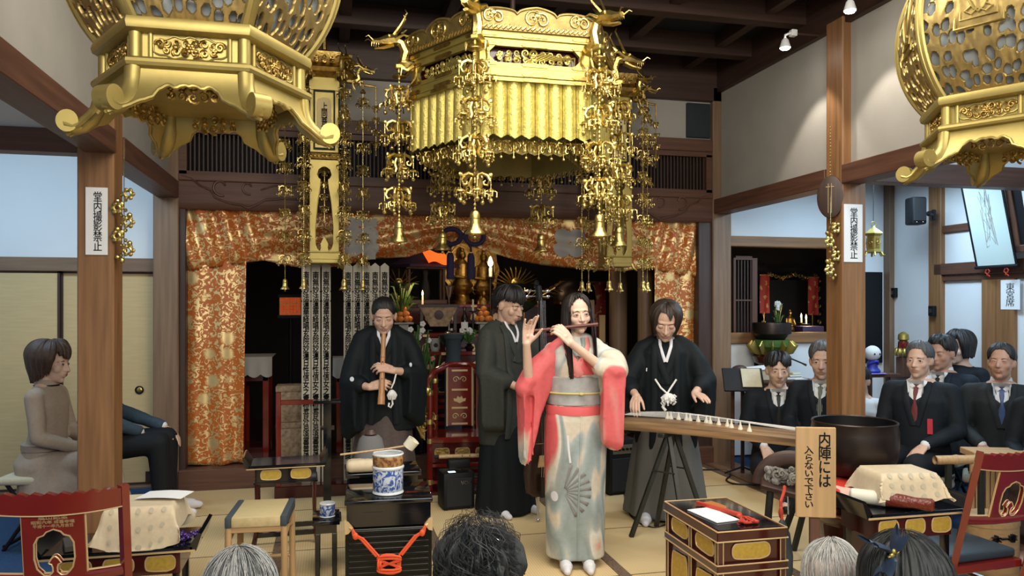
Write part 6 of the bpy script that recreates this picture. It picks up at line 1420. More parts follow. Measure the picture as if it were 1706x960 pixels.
# ---- things inside the sanctuary (its floor lies at z=.14)
FZ=.14
def P(px,py,y): return atY(px,py,y)
M['stoneb']=mat('mottled_brocade_box',(.33,.22,.13),.75,0,.45,26,bump=.2,bscale=30)
for lab,z,h in (('mottled brown box behind the red rack, lower of two stacked',FZ,.36),('mottled brown box behind the red rack, upper of two stacked',FZ+.362,.33)):
    t=thing('covered_box',lab,'box',(P(488,700,7.4).x,7.4,z),0,'stacked mottled boxes'); m=MB(M['stoneb']); m.b2(-.14,.14,-.12,.12,0,h-.05,.008,2); m.build('box_body',t); m=MB(M['stoneb']); m.b2(-.146,.146,-.126,.126,h-.055,h,.008,2); m.build('lid',t)
def altar_table(label,xa,xb,y,d,h,z=FZ,cloth=None,fit=True):
    cx=(xa+xb)/2; w_=(xb-xa)/2; t=thing('altar_table',label,'altar table',(cx,y,z),0,'red lacquer altar tables')
    m=MB(M['red']); m.b2(-w_,w_,-d/2,d/2,h-.04,h,.005); m.build('top',t)
    m=MB(M['redd']); m.b2(-w_+.03,w_-.03,-d/2+.02,d/2-.02,h-.22,h-.04); m.b2(-w_+.03,w_-.03,-d/2+.03,d/2-.02,.0,.10); m.build('frieze',t)
    for sx in (-1,1):
        for sy in (-1,1): m=MB(M['red']); m.b2(sx*(w_-.05)-.03,sx*(w_-.05)+.03,sy*(d/2-.05)-.03,sy*(d/2-.05)+.03,0,h-.04,.006); m.build('leg',t)
    if fit:
        m=MB(M['goldp'])
        n=max(2,int(w_/.11))
        for i in range(n):
            x=-w_+.08+(2*w_-.16)*i/(n-1); m.b2(x-.035,x+.035,-d/2-.004,-d/2+.002,h-.034,h-.008,.002); m.prism([(x-.04,h-.17),(x-.02,h-.19),(x,h-.165),(x+.02,h-.19),(x+.04,h-.17),(x+.03,h-.12),(x,h-.10),(x-.03,h-.12)],-d/2+.012,-d/2+.022,'y')
        m.build('gilt_fittings',t)
        for i in range(2): m=MB(M['red']); m.b2(-w_+.04,w_-.04,-d/2+.03,-d/2+.055,.24+.16*i,.28+.16*i,.004); m.build('cross_rail',t)
    if cloth:
        m=MB(cloth); m.b2(-w_-.01,w_+.01,-d/2-.01,d/2+.01,h,h+.006,.002); m.grid(lambda u,v:(-w_-.01+(2*w_+.02)*u,-d/2-.012-.02*v-.008*sin(u*20)*v,h+.005-.16*v-.03*abs(sin(u*9))*v),40,6,.004); m.build('table_cloth',t)
    return t
M['clothw']=mat('grey_white_table_cloth',(.34,.33,.31),.8)
altar_table('red altar table with a white cloth in the dark left bay',P(398,600,7.75).x,P(455,600,7.75).x,7.75,.5,P(420,596,7.5).z-FZ,cloth=M['clothw'],fit=False)
altar_table('front red altar table with gilt fittings behind the red ceremonial chair',P(672,600,7.70).x,P(800,600,7.70).x,7.70,.36,P(740,586,7.52).z-FZ)
altar_table('wide middle altar table behind the front one carrying offerings',P(655,600,8.25).x,P(935,600,8.25).x,8.25,.42,P(740,556,8.04).z-FZ,cloth=None)
altar_table('high rear altar table carrying the gilt figures',P(660,600,8.95).x,P(900,600,8.95).x,8.95,.55,P(740,507,8.68).z-FZ)
altar_table('red cabinet table behind the wooden strips',P(556,600,7.75).x,P(600,600,7.75).x,7.75,.35,P(578,598,7.58).z-FZ,cloth=M['clothw'],fit=False)
z1=P(740,586,7.52).z; z2=P(740,556,8.04).z; z3=P(740,507,8.68).z
M['candle']=mat('white_candle_wax',(.60,.57,.48),.5); M['flame']=mat('candle_flame',(1,.6,.2),.5,emit=(1,.62,.25),es=14)
def candle(label,px,y,z,h,stand,lit=True,r=.011):
    x=P(px,500,y).x; t=thing('altar_candle',label,'candle',(x,y,z),0)
    m=MB(M['bronze']); m.lathe([(.002,0),(.05,0),(.045,.015),(.012,.03),(.014,stand*.5),(.010,stand-.02),(.045,stand-.01),(.045,stand),(.002,stand)],16); m.build('candlestick',t)
    m=MB(M['candle']); m.lathe([(r,stand),(r*.9,stand+h),(.001,stand+h)],12); m.build('wax_stick',t)
    if lit: m=MB(M['flame']); m.lathe([(.001,stand+h),(.010,stand+h+.015),(.008,stand+h+.03),(.001,stand+h+.055)],10); m.build('flame',t); lamp('POINT','candle_glow',(x,y-.06,z+stand+h+.05),None,3.0,(1,.6,.28),shadow_soft_size=.03)
candle('lit white candle in front of the purple roofed shrine',704,8.1,z2,.20,.20)
candle('short unlit candle on a tall dark candlestick right of the gilt figure',788,8.1,z2,.12,.24,False)
candle('small white candle stub on the front altar at left',690,7.66,z1,.03,.08,False,.014); candle('small white candle stub behind the green bowl',752,7.75,z1,.02,.20,False,.014)
# electric candle
t=thing('candle_lamp','white glowing candle-shaped lamp on a tall black stand','lamp',(P(817,430,8.3).x,8.3,z2)); hh=P(817,446,8.3).z-z2; m=MB(M['bronze']); m.lathe([(.06,0),(.05,.02),(.012,.04),(.012,hh-.12),(.05,hh-.11),(.05,hh-.10),(.01,hh-.10)],14); m.build('stand',t); m=MB(M['candle']); m.lathe([(.02,hh-.10),(.02,hh),(.001,hh)],12); m.build('wax_tube',t)
m=MB(mat('lit_bulb',(1,.85,.65),.5,emit=(1,.84,.6),es=9)); m.lathe([(.001,hh),(.026,hh+.03),(.028,hh+.06),(.012,hh+.11),(.001,hh+.125)],12); m.build('flame_bulb',t); lamp('POINT','bulb_glow',(t.location.x,8.12,z2+hh+.06),None,7,(1,.72,.42),shadow_soft_size=.05)
# purple-roofed shrine with red cloth whose emission stands in for lamplight
def shrine():
    a=P(708,420,8.75); t=thing('altar_shrine','small dark shrine with a purple roof and a glowing orange-red cloth','shrine',(a.x,8.75,z3)); H=P(708,442,8.55).z-z3; w_=.23
    for sx in (-1,1):
        for sy in (-1,1): m=MB(M['dwoodz']); m.lathe([(.018,0),(.018,H)],10,(sx*w_*.85,sy*w_*.6,0)); m.build('post',t)
    m=MB(M['dwoodx']); m.b2(-w_,w_,-w_*.75,w_*.75,0,.05,.005); m.b2(-w_,w_,-w_*.75,w_*.75,H-.04,H,.005); m.build('frame',t)
    m=MB(M['purplec']); m.lathe([(w_*1.75,H-.02),(w_*1.7,H+.01),(w_*1.1,H+.09),(w_*.5,H+.2),(.03,H+.25),(.01,H+.27)],6,sy=.8); m.build('purple_roof',t)
    m=MB(M['glowred']); m.grid(lambda u,v:(.0+.24*u-.06*v,-w_*1.05-.10*(1-v),H+.02+.13*v+.02*sin(u*6)),10,6,.006); m.build('glowing_red_cloth',t)
    m=MB(M['blackm']); m.lathe([(.06,.05),(.07,.12),(.05,.25),(.03,.30),(.045,.36),(.03,.42),(.002,.43)],16,sy=.7); m.build('dark_figure',t)
M['purplec']=mat('purple_silk',(.035,.018,.06),.5); M['glowred']=mat('emissive_red_cloth',(.75,.10,.015),.6,emit=(1,.13,.015),es=1.1); shrine()
# gilt statue with halo on a lotus pedestal
def statue(label,px,y,z,ht,halo=True):
    t=thing('gilt_statue',label,'statue',(P(px,450,y).x,y,z)); k=ht; g=M['goldd']
    m=MB(g); m.lathe([(.16*k,0),(.17*k,.04*k),(.12*k,.08*k),(.10*k,.14*k),(.15*k,.18*k),(.17*k,.22*k),(.13*k,.25*k),(.01,.25*k)],20); m.build('lotus_pedestal',t)
    m=MB(g); m.lathe([(.15*k,.24*k),(.17*k,.29*k),(.12*k,.36*k),(.10*k,.50*k),(.115*k,.60*k),(.05*k,.66*k),(.03*k,.68*k)],20,sy=.8); m.cap2((-.11*k,0,.58*k),(-.14*k,-.05*k,.42*k),.035*k,.03*k); m.cap2((.11*k,0,.58*k),(.14*k,-.05*k,.42*k),.035*k,.03*k); m.cap2((-.14*k,-.05*k,.42*k),(0,-.12*k,.40*k),.028*k,.022*k); m.cap2((.14*k,-.05*k,.42*k),(0,-.12*k,.40*k),.028*k,.022*k); m.ball((0,-.01*k,.74*k),(.055*k,.06*k,.07*k),14,10); m.ball((0,0,.82*k),(.03*k,.03*k,.03*k),10,8)
    m.build('robed_body',t)
    if halo:
        m=MB(g); N=40; m.prism([(.27*k*cos(a)*(1+.06*cos(a*9)),.55*k+.42*k*sin(a)*(1+.05*cos(a*9))) for a in [2*PI*i/N for i in range(N)]],.10*k,.13*k,'y'); m.tube([(.2*k*cos(a),.095*k,.55*k+.33*k*sin(a)) for a in [2*PI*i/30 for i in range(30)]],.012*k,6,loop=True); m.build('halo',t)
statue('gilt statue with a halo at the centre of the altar, between the two tassels',770,8.95,z3,.78); statue('gilt statue with a halo right of the central one, behind the candle lamp',806,9.0,z3,.74); statue('small gilt statue on the rear altar below the candle lamp',806,8.72,z2+.02,.55,False)
def lotus(label,px,py,y,zb,s,n=13):
    a=P(px,py,y); t=thing('gilt_lotus',label,'ornament',(a.x,y,zb)); h=a.z-zb
    m=MB(M['goldd']); m.lathe([(.05,0),(.04,.02),(.010,.04),(.010,h-.08*s),(.03,h-.05*s)],10); m.build('stem',t)
    m=MB(M['brass']); 
    for i in range(n):
        b=PI*(i+.5)/n; d=V((cos(b),0,sin(b)*.75+.1)); m.tube([V((0,0,h-.05*s)),V((0,-.02,h-.05*s))+d*.10*s,V((0,-.045,h-.05*s))+d*.20*s,V((0,-.03,h-.05*s))+d*.25*s],[.006,(.026*s,.008),(.022*s,.006),.002],6,flat=(0,1,0))
    m.ball((0,-.02,h-.0),(.05*s,.04*s,.05*s),12,8); m.build('petals',t); m=MB(mat('dark_green_leaf',(.018,.028,.012),.6) if 'dark_green_leaf' not in bpy.data.materials else bpy.data.materials['dark_green_leaf']); m.lathe([(.02,h-.16*s),(.12*s,h-.10*s),(.20*s,h-.02*s),(.19*s,h-.025*s),(.10*s,h-.115*s)],16); m.build('leaf_cup',t)
lotus('large gilt lotus with spread petals right of the altar figures',858,470,8.3,z2,1.05); lotus('gilt lotus spray beside the head of the upright bass',873,500,8.0,z2,.8,9); lotus('gilt lotus spray at the left end of the altar near the wooden strips',664,470,8.3,z2,.9,9)
t=thing('gilt_branch','gilt leafy branch reaching sideways right of the bass head','ornament',(P(905,490,7.6).x,7.6,FZ)); m=MB(M['goldd']); b=P(905,492,7.6).z-FZ; m.tube([(0,0,0),(.0,0,b*.7),(-.06,0,b-.03),(.12,-.02,b+.08)],.010,6)
for i in range(9): m.tube([(-.05+.02*i,0,b-.02+.012*i),(-.02+.025*i,-.02,b+.04*(-1)**i+.012*i),(.03+.025*i,-.02,b+.05*(-1)**i+.012*i)],[.004,(.014,.004),.002],5)
m.lathe([(.09,0),(.09,.03),(.02,.05)],12); m.build('branch',t)
# vases, bowls, fruit
M['green']=mat('green_leaf',(.055,.13,.025),.55,0,.4,20); M['orangefruit']=mat('orange_peel',(.62,.20,.04),.5,0,.15,30,bump=.1,bscale=150); M['greyb']=mat('grey_blue_cover',(.030,.045,.058),.8)
def leafy(m,n,R_,h,seed,z0):
    q=random.Random(seed)
    for i in range(n):
        a=q.uniform(0,6.28); r=R_*q.uniform(.3,1); z=z0+h*q.uniform(.4,1); m.tube([(0,0,z0),(r*.4*cos(a),r*.4*sin(a),z0+(z-z0)*.6),(r*.8*cos(a),r*.8*sin(a),z),(r*1.15*cos(a),r*1.15*sin(a),z-.02+.03*q.random())],[.003,(.012,.003),(.014,.003),.001],5)
def bouquet(label,px,y,z,h,R_,seed,fl=None,vase=True,cat='flowers'):
    t=thing('flower_vase',label,cat,(P(px,500,y).x,y,z)); vh=h*.32
    m=MB(M['bronze']); m.lathe([(.03,0),(.045,.02),(.05,vh*.5),(.022,vh*.8),(.04,vh),(.03,vh),(.002,vh*.9)],14); m.build('vase',t)
    m=MB(M['green']); leafy(m,34,R_,h-vh,seed,vh*.9); m.build('leaves',t)
    if fl:
        m=MB(fl); q=random.Random(seed)
        for i in range(7):
            a=q.uniform(0,6.28); r=R_*.7*q.random(); z_=vh+(h-vh)*q.uniform(.7,1.0)
            for j in range(5): b=j*PI*2/5; m.ball((r*cos(a)+.016*cos(b),r*sin(a)-.01,z_+.016*sin(b)),(.014,.008,.014),6,5)
        m.build('blossoms',t)
M['blossom']=mat('white_blossom',(.68,.66,.62),.7); M['pinkb']=mat('pink_blossom',(.55,.22,.18),.7)
bouquet('green lily arrangement right behind the shoulder of the bamboo flute player',698,7.4,FZ,1.28,.16,3,M['blossom']); bouquet('trailing leafy flowers beside the grey covered pillar',716,7.42,FZ,.98,.16,8,M['pinkb']); bouquet('dense green foliage vase left of the purple shrine',668,8.1,z2,.55,.18,5); bouquet('dark leafy vase right of the grey covered pillar',782,7.66,z1,.22,.12,9,M['blossom'])
t=thing('covered_pillar','grey-blue cloth covered pillar in front of the altar table','pillar',(P(755,580,7.45).x,7.45,FZ)); hh=P(755,555,7.45).z-FZ; m=MB(M['greyb']); m.lathe([(.085,0),(.085,hh-.3),(.07,hh-.24),(.075,hh-.07),(.09,hh-.05),(.09,hh-.01),(.07,hh),(.002,hh)],20); m.build('cloth_cover',t); m=MB(M['goldd']); m.lathe([(.10,0),(.10,.05),(.087,.06)],20); m.build('gilt_base',t)
t=thing('offering_bowl','dark green bowl on the front altar table','bowl',(P(752,548,7.66).x,7.66,z1)); m=MB(mat('green_glaze',(.012,.035,.025),.2)); m.lathe([(.002,0),(.05,0),(.045,.03),(.09,.06),(.13,.13),(.135,.16),(.125,.16),(.085,.08),(.002,.05)],28); m.build('bowl',t)
t=thing('dark_bottle','dark glass bottle with a pale label on the middle altar table','bottle',(P(774,520,8.1).x,8.1,z2)); m=MB(mat('dark_glass',(.006,.008,.007),.1)); m.lathe([(.002,0),(.036,0),(.038,.02),(.038,.16),(.014,.22),(.013,.28),(.002,.285)],18); m.build('glass',t); m=MB(M['paper']); m.lathe([(.0385,.05),(.0385,.12)],18,cap=False); m.build('label',t)
def fruit(name_side,px,y,z,lab,n=10):
    x=P(px,500,y).x; t=thing('offering_stand','white offering stand %s'%lab,'stand',(x,y,z)); m=MB(M['clothw']); m.b2(-.10,.10,-.08,.08,.10,.12,.004); m.b2(-.05,.05,-.05,.05,0,.10,.004); m.build('tray',t)
    k=0
    for lay,(cnt,r) in enumerate(((6,.062),(4,.036),(1,0))):
        for i in range(cnt):
            a=2*PI*i/cnt+lay*.5; o=MB(M['orangefruit']); o.ball((0,0,0),(.036,.036,.033),14,10); o.use(M['green']); o.ball((0,0,.033),(.006,.006,.003),6,4)
            q=simple(o,'orange_fruit','orange in the pile on the offering stand %s'%lab,'orange',(x+r*cos(a),y+r*sin(a)*.8,z+.155+.052*lay),a,'oranges %s'%lab)
fruit('r',806,8.08,z2,'beside the head of the bass player'); fruit('l',672,8.08,z2,'behind the head of the bamboo flute player')
t=thing('silver_goblet','silver stemmed goblet left of the central gilt statue','goblet',(P(748,490,8.2).x,8.2,z2)); hh=P(748,476,8.2).z-z2; m=MB(M['steel']); m.lathe([(.05,0),(.045,.01),(.01,.03),(.01,hh-.14),(.03,hh-.10),(.05,hh-.02),(.065,hh),(.055,hh-.01),(.002,hh-.10)],18); m.build('cup_and_stem',t)
t=thing('altar_cloth_front','triangular brown brocade altar cloth with a round crest','altar cloth',(P(730,515,8.03).x,8.0,z2)); m=MB(M['stoneb']); hz=P(730,512,8.0).z-z2; m.prism([(-.20,hz),(.20,hz),(.09,hz-.20),(-.09,hz-.20)],-.02,.0,'y'); m.use(M['dwoodx']); m.b2(-.22,.22,-.03,.05,hz,hz+.03); m.b2(-.19,-.16,0,.04,0,hz); m.b2(.16,.19,0,.04,0,hz); m.build('cloth',t); m=MB(M['redd']); m.T=Mx.Translation((0,-.021,hz-.08))@FACE; m.lathe([(.05,0),(.05,.004),(.001,.004)],20); m.build('round_crest',t)
for px,z_,y,lab in ((725,z1,7.72,'left of the green bowl on the front altar'),(836,z2,8.1,'behind the head of the bass player')):
    t=thing('incense_pot','small white pot with a round mark %s'%lab,'pot',(P(px,550,y).x,y,z_)); m=MB(M['clothw']); m.lathe([(.04,0),(.05,.02),(.05,.10),(.058,.12),(.04,.12),(.002,.10)],18); m.build('pot',t); m=MB(M['ink']); m.T=Mx.Translation((0,-.049,.055))@FACE; m.lathe([(.022,-.002),(.022,.004),(.001,.004)],14); m.build('round_mark',t)
# red lit lantern in the left bay, dark bell canopy and red banners at right
t=thing('red_lattice_lantern','glowing red lattice lantern in the dark left bay','lantern',(P(484,505,8.2).x,8.2,FZ)); zb=P(484,525,8.2).z-FZ; m=MB(mat('glowing_red_paper',(.7,.06,.02),.6,emit=(1,.10,.02),es=.3)); m.b2(-.10,.10,-.08,.08,zb,zb+.18); m.build('lit_paper',t); m=MB(M['goldd'])
for i in range(7): m.tube([(-.10+.033*i,-.083,zb),(-.10+.033*i,-.083,zb+.18)],.004,4); m.tube([(-.10,-.083,zb+.03*i),(.10,-.083,zb+.03*i)],.004,4)
m.build('lattice',t); m=MB(M['blackm']); m.b2(-.12,.12,-.10,.10,zb+.18,zb+.21); m.b2(-.12,.12,-.10,.10,zb-.03,zb); m.lathe([(.09,0),(.08,.03),(.02,.06),(.02,zb-.03)],12); m.build('frame_and_stand',t)
t=thing('great_bell_dome','dark dome shaped drum on a stand behind the flute player','drum',(P(955,490,8.4).x,8.4,FZ)); zz=P(955,462,8.4).z-FZ; m=MB(M['bronze']); m.lathe([(.25,zz-.30),(.26,zz-.26),(.24,zz-.12),(.16,zz-.03),(.04,zz),(.001,zz)],28); m.build('dome',t); m=MB(M['redd']); m.lathe([(.20,0),(.20,.05),(.10,.1),(.10,zz-.36),(.26,zz-.31),(.26,zz-.28)],16); m.build('stand',t)
def stand_banner(label,px,y,z0,z1_,w_,mt,zf=.14):
    t=thing('red_banner',label,'banner',(P(px,500,y).x,y,0)); m=MB(mt); m.grid(lambda u,v:(w_*(u-.5),.008*sin(u*7+v*3),z1_+(z0-z1_)*v),8,20,.004); m.build('cloth',t); m=MB(M['goldd']); m.tube([(-w_*.55,0,z1_),(w_*.55,0,z1_)],.010,6); m.tube([(0,.02,z1_),(0,.02,zf)],.008,6); m.lathe([(.07,zf),(.06,zf+.02),(.01,zf+.03)],12,(0,.02,0)); m.build('rod',t); return t
M['redban']=two_tone('red_banner_silk',(.32,.025,.02),(.45,.30,.10),16,.62,.6,kind='noise',edge=.02)
stand_banner('red and gold banner hanging behind the flute, in the right bay',996,8.5,P(996,590,8.5).z,P(996,470,8.5).z,.20,M['redban']); stand_banner('narrow red banner just left of the dark column at right',972,8.7,P(972,590,8.7).z,P(972,480,8.7).z,.14,M['redban'])
for px,py,h in ((985,545,.16),(1003,560,.24)):
    z_=FZ; t=thing('tablet_stand','upright wooden tablet on a stand in the right bay, %s'%('left one' if px<990 else 'right one'),'tablet',(P(px,540,8.0).x,8.0,FZ),0,'wooden tablets in the right bay'); hh=P(px,500 if px<990 else 525,8.0).z-FZ; m=MB(M['pale'+'z']); m.b2(-.035,.035,-.01,.01,hh-.3,hh,.003); m.build('tablet',t); m=MB(M['dwoodx']); m.b2(-.05,.05,-.05,.05,hh-.33,hh-.3,.004); m.b2(-.02,.02,-.02,.02,0,hh-.33); m.b2(-.09,.09,-.09,.09,0,.03); m.build('stand',t)
# ---- ornate red ceremonial chair
def ceremonial_chair():
    t=thing('ceremonial_chair','red lacquer ceremonial chair with gilt mounts and a curved arm rail behind the lacquer box','chair',(P(768,700,6.55).x,6.55,0),R(-6)); W=.27; r=M['red']; y1=.20
    m=MB(r); m.tube([(-W-.02,-.20,.86),(-W-.02,-.05,.92),(-W+.04,.12,.99),(-.08,y1+.03,1.04),(.08,y1+.03,1.04),(W-.04,.12,.99),(W+.02,-.05,.92),(W+.02,-.20,.86)],.026,10); m.build('curved_arm_rail',t)
    for s in (-1,1):
        m=MB(r); m.tube([(s*W,-.2,0),(s*W,-.2,.86)],.024,10); m.build('front_post',t); m=MB(r); m.tube([(s*W*.8,y1,0),(s*W*.8,y1,.98)],.024,10); m.build('rear_post',t)
        m=MB(M['brass'])
        for z in (.10,.44,.60,.84): m.lathe([(.027,z-.02),(.028,z),(.027,z+.02)],10,(s*W,-.2,0))
        for z in (.58,.9): m.lathe([(.027,z-.02),(.028,z),(.027,z+.02)],10,(s*W*.8,y1,0))
        m.ball((s*(W+.02),-.215,.86),(.032,.02,.032),10,8); m.build('gilt_mounts',t)
        m=MB(M['goldd']); m.T=Mx.Translation((s*(W+.02),-.14,.60))@Euler((0,0,0)).to_matrix().to_4x4(); m.prism([(-.02,-.16),(s*.05,-.14),(s*.09,-.05),(s*.10,.08),(s*.06,.15),(-.01,.16)],-.01,.01,'y'); relief(m,.12,.2,2,3,-.012,.008,True); m.build('carved_arm_panel',t)
    m=MB(r); m.b2(-.115,.115,y1-.012,y1+.012,.50,1.02,.004); m.build('back_splat',t)
    m=MB(M['goldp']); 
    for zz in (.52,.66,.82,.99): m.b2(-.07,.07,y1-.016,y1-.010,zz-.008,zz+.008)
    for s in (-1,1): m.tube([(s*.112,y1-.014,.50),(s*.112,y1-.014,1.02)],.009,6)
    m.prism([(-.05,.72),(-.03,.715),(0,.70),(.03,.715),(.05,.72),(.055,.745),(.03,.74),(.018,.765),(0,.75),(-.018,.765),(-.03,.74),(-.055,.745)],y1-.018,y1-.010,'y'); spiral(m,-.04,.585,.03,1.3,0,y1-.014,.004,5,1); spiral(m,.04,.585,.03,1.3,0,y1-.014,.004,5,-1); spiral(m,-.035,.91,.03,1.3,0,y1-.014,.004,5,1); spiral(m,.035,.91,.03,1.3,0,y1-.014,.004,5,-1); m.build('gilt_splat_ornament',t)
    m=MB(r); m.b2(-W,W,-.22,y1+.02,.42,.47,.006); m.build('seat',t); m=MB(M['redd']); m.b2(-W+.02,W-.02,-.21,-.195,.26,.42); m.build('seat_apron',t)
    for i in (-1,0,1): cartouche(t,Mx.Translation((i*.17,-.212,.345)),.12,.075,'gilt_cartouche',.004,M['goldd'])
    for z in (.08,.22): m=MB(r); m.b2(-W,W,-.21,-.19,z,z+.03,.003); m.b2(-W*.8,W*.8,y1-.01,y1+.01,z,z+.03,.003); m.build('stretcher',t)
    m=MB(M['redd']); m.b2(-W-.05,W+.05,-.26,y1+.06,0,.03,.005); m.build('platform',t)
ceremonial_chair()
lamp('AREA','altar_glow',(1.2,8.2,3.3),(1.2,8.4,1.2),5,(1,.72,.42),shape='RECTANGLE',size=2.2,size_y=.4)
# ================================================================ the listeners
def suitmat(n,c): return mat(n,c,.75,0,.12,70,spec=.25)
M['suitn']=suitmat('dark_navy_suit',(.007,.011,.016)); M['suitb']=suitmat('navy_suit',(.010,.017,.030)); M['suitg']=suitmat('charcoal_suit',(.017,.021,.024)); M['trk']=suitmat('black_trousers',(.006,.008,.011))
M['shirt']=mat('white_shirt',(.66,.68,.70),.8); M['bluejk']=suitmat('slate_blue_jacket',(.035,.058,.085)); M['beige']=mat('beige_wool_dress',(.36,.29,.23),.85,0,.06,60); M['beiged']=mat('beige_belt',(.30,.235,.19),.7); M['brownsk']=suitmat('dark_brown_skirt',(.040,.024,.022))
M['tiek']=mat('black_tie',(.008,.009,.011),.6); M['tiered']=stripes('dark_red_striped_tie',(.10,.012,.016),(.16,.03,.035),40); M['tieblue']=mat('blue_tie',(.045,.08,.19),.5); M['tiestr']=stripes('black_grey_striped_tie',(.02,.03,.025),(.25,.26,.22),26)
M['cream']=mat('cream_seat_pad',(.52,.48,.36),.85,0,.05,30)
def listener(label,loc,rz,s=1,hs=.42,head=(0,0,0,1.04),jk='suitn',tr='trk',tie='tiek',sk='skinm2',hr=None,fem=False,lap=True,eyes='open',kneel=False,arm=None,glass=False,lean=0,seat=None,look=0,vox=.0065,legs=True,detail=True,hd=None,far=False,mask=False):
    t=thing('person',label,'person',loc,rz); t.scale=(s,s,s); b0=hs
    neck=(0,.01-lean*.3,b0+.565); hc=hd or (0,-.02-lean*.38,b0+.683); H=frame(hc,head[0],head[1],head[2],head[3])
    sh=.155 if fem else .178; k=.88 if fem else 1.0
    m=MB(); add_head(m,H,neck,fem)
    Y=lambda z:-lean*max(0,(z-b0)/.6)*.3
    tor=[ell((0,.02,b0-.02),.16*k,.13*k),ell((0,.02,b0+.10),.155*k,.115*k),ell((0,Y(b0+.25),b0+.25),.14*k,.10*k),ell((0,Y(b0+.42),b0+.42),.165*k,.105*k),ell((0,.01+Y(b0+.5),b0+.505),.15*k,.08*k),ell((0,.015+Y(b0+.56),b0+.56),.07*k,.06*k)]
    m.loft(tor)
    A=arm or [((.235*k,-.02,b0+.235),(.115,-.29,b0+.165)),((-.235*k,-.02,b0+.235),(-.115,-.29,b0+.165))]
    arms=[]
    for i,sg in enumerate((1,-1)):
        S=V((sg*sh,.01+Y(b0+.48),b0+.475)); E,W=V(A[i][0]),V(A[i][1]); limb(m,[S,E,W],[.046*k,.036*k,.025*k]); arms.append((S,E,W))
        d=(W-E).normalized(); add_hand(m,W,V((d.x*.6,d.y,d.z-.25)),V((0,.1,-1)),-sg if True else sg,(.3,.35,.35,.4),(.45,.15),.95*k+.05,.02)
    leg=[]
    kf=.74 if fem else 1.0
    for sg in (1,-1):
        if kneel: P=[V((sg*.09,.03,b0)),V((sg*.13,-.36,b0+.02)),V((sg*.11,.10,.05)),V((sg*.09,.20,.03))]; r=[.085,.066,.055,.035]
        else: P=[V((sg*.09,.0,b0+.02)),V((sg*.105,-.42*kf,b0+.05)),V((sg*.10,-.44*kf,.10)),V((sg*.105,-.47*kf,.05))]; r=[.085,.065,.042,.035]
        r=[x*k for x in r]; limb(m,P,r); leg.append((P,r))
        if not kneel: m.cap2((sg*.105,-.46*kf,.04),(sg*.115,-.46*kf-.16,.03),.038,.03)
    finish_body(t,m,H,M[sk],vox,2,eyes=eyes,fem=fem,glass=glass,look=look,lipc=M['liprouge'] if fem else None)
    if hr: hr(t,H)
    # trousers / skirt
    if fem and kneel!='x':
        g=MB(); q=b0
        g.loft([ell((0,.03,q+.13),.135,.115),ell((0,.03,q+.05),.175,.16),ell((0,-.02,q-.02),.20,.20)]); 
        for (P,r),sg in zip(leg,(1,-1)): g.cap2(P[0],P[1],.11,.095)
        g.cap2((0,-.05,q+.02),(0,-.42*kf,q+.04),.10,.10); g.loft([ell((0,-.40*kf,q+.10),.17,.10),ell((0,-.44*kf,q-.08),.21,.12),ell((0,-.46*kf,q-.25),.23,.12)]); g.loft([ell((0,-.10,q+.07),.19,.22),ell((0,-.14,q-.06),.25,.30),ell((0,-.16,q-.20),.29,.34)])
        garment(g,M[tr],'skirt',t,.013,4,.007,(8,8,3),3)
    else:
        g=MB()
        for P,r in leg: limb(g,P[:3] if not kneel else P[:3],[x+.016 for x in r[:3]])
        g.ball((0,.02,b0+.02),(.17*k,.14,.10)); garment(g,M[tr],'trousers',t,.012,3,.005,(9,9,6),2)
        if not kneel and legs:
            g=MB(M['blackm'])
            for sg in (1,-1): foot(g,sg*.108,-.49,.0,0,1.0)
            g.build('shoes',t)
    g=MB(); g.loft([[p+ (p-V((c.x,c.y,p.z)))*.16 for p in r_] for r_,c in [(r_,sum(r_,V((0,0,0)))/len(r_)) for r_ in tor[:-1]]]+[ell((0,.012+Y(b0+.55),b0+.548),.078*k,.068*k)])
    if not fem: g.loft([ell((0,.02,b0-.06),.195,.165),ell((0,.02,b0+.08),.185,.145)])
    for S,E,W in arms: limb(g,[S,E,E.lerp(W,.93)],[.066*k,.054*k,.043*k]); g.cap2(V((0,.015,b0+.49)),S,.06*k,.066*k)
    o,b=garment(g,M[jk],'jacket' if not fem else 'dress_top',t,.011,3,.006,(10,10,5),int(b0*100)+int(abs(loc[0])*50))
    if lap and not fem:
        z=b0+.56; c=MB(M['shirt']); decal(c,b,[(-.052,z-.005),(.052,z-.005),(.045,z-.10),(.006,z-.29),(-.006,z-.29),(-.045,z-.10)],None,.003,.004,4); 
        for sg in (1,-1): band(c,b,[(sg*.050,z+.004),(sg*.040,z-.03),(sg*.014,z-.055)],.014,.007,th=.006)
        c.lathe([(.070,b0+.535),(.068,b0+.55),(.060,b0+.585),(.055,b0+.583),(.058,b0+.54)],22,(0,.014+Y(b0+.55),0),1,.92)
        c.build('white_shirt',t,60)
        if tie: 
            c=MB(M[tie]); decal(c,b,[(-.018,z-.035),(.018,z-.035),(.013,z-.065),(.021,z-.22),(.010,z-.30),(-.010,z-.30),(-.021,z-.22),(-.013,z-.065)],None,.009,.006,4); c.build('necktie',t,60)
        c=MB(M[jk])
        for sg in (1,-1): band(c,b,[(sg*.062,z),(sg*.066,z-.07),(sg*.045,z-.17),(sg*.010,z-.30)],.020,.006,th=.006)
        c.build('lapels',t,50)
        c=MB(M['shirt'])
        for S,E,W in arms: c.cap2(E.lerp(W,.88),E.lerp(W,.97),.037,.034)
        c.build('shirt_cuffs',t)
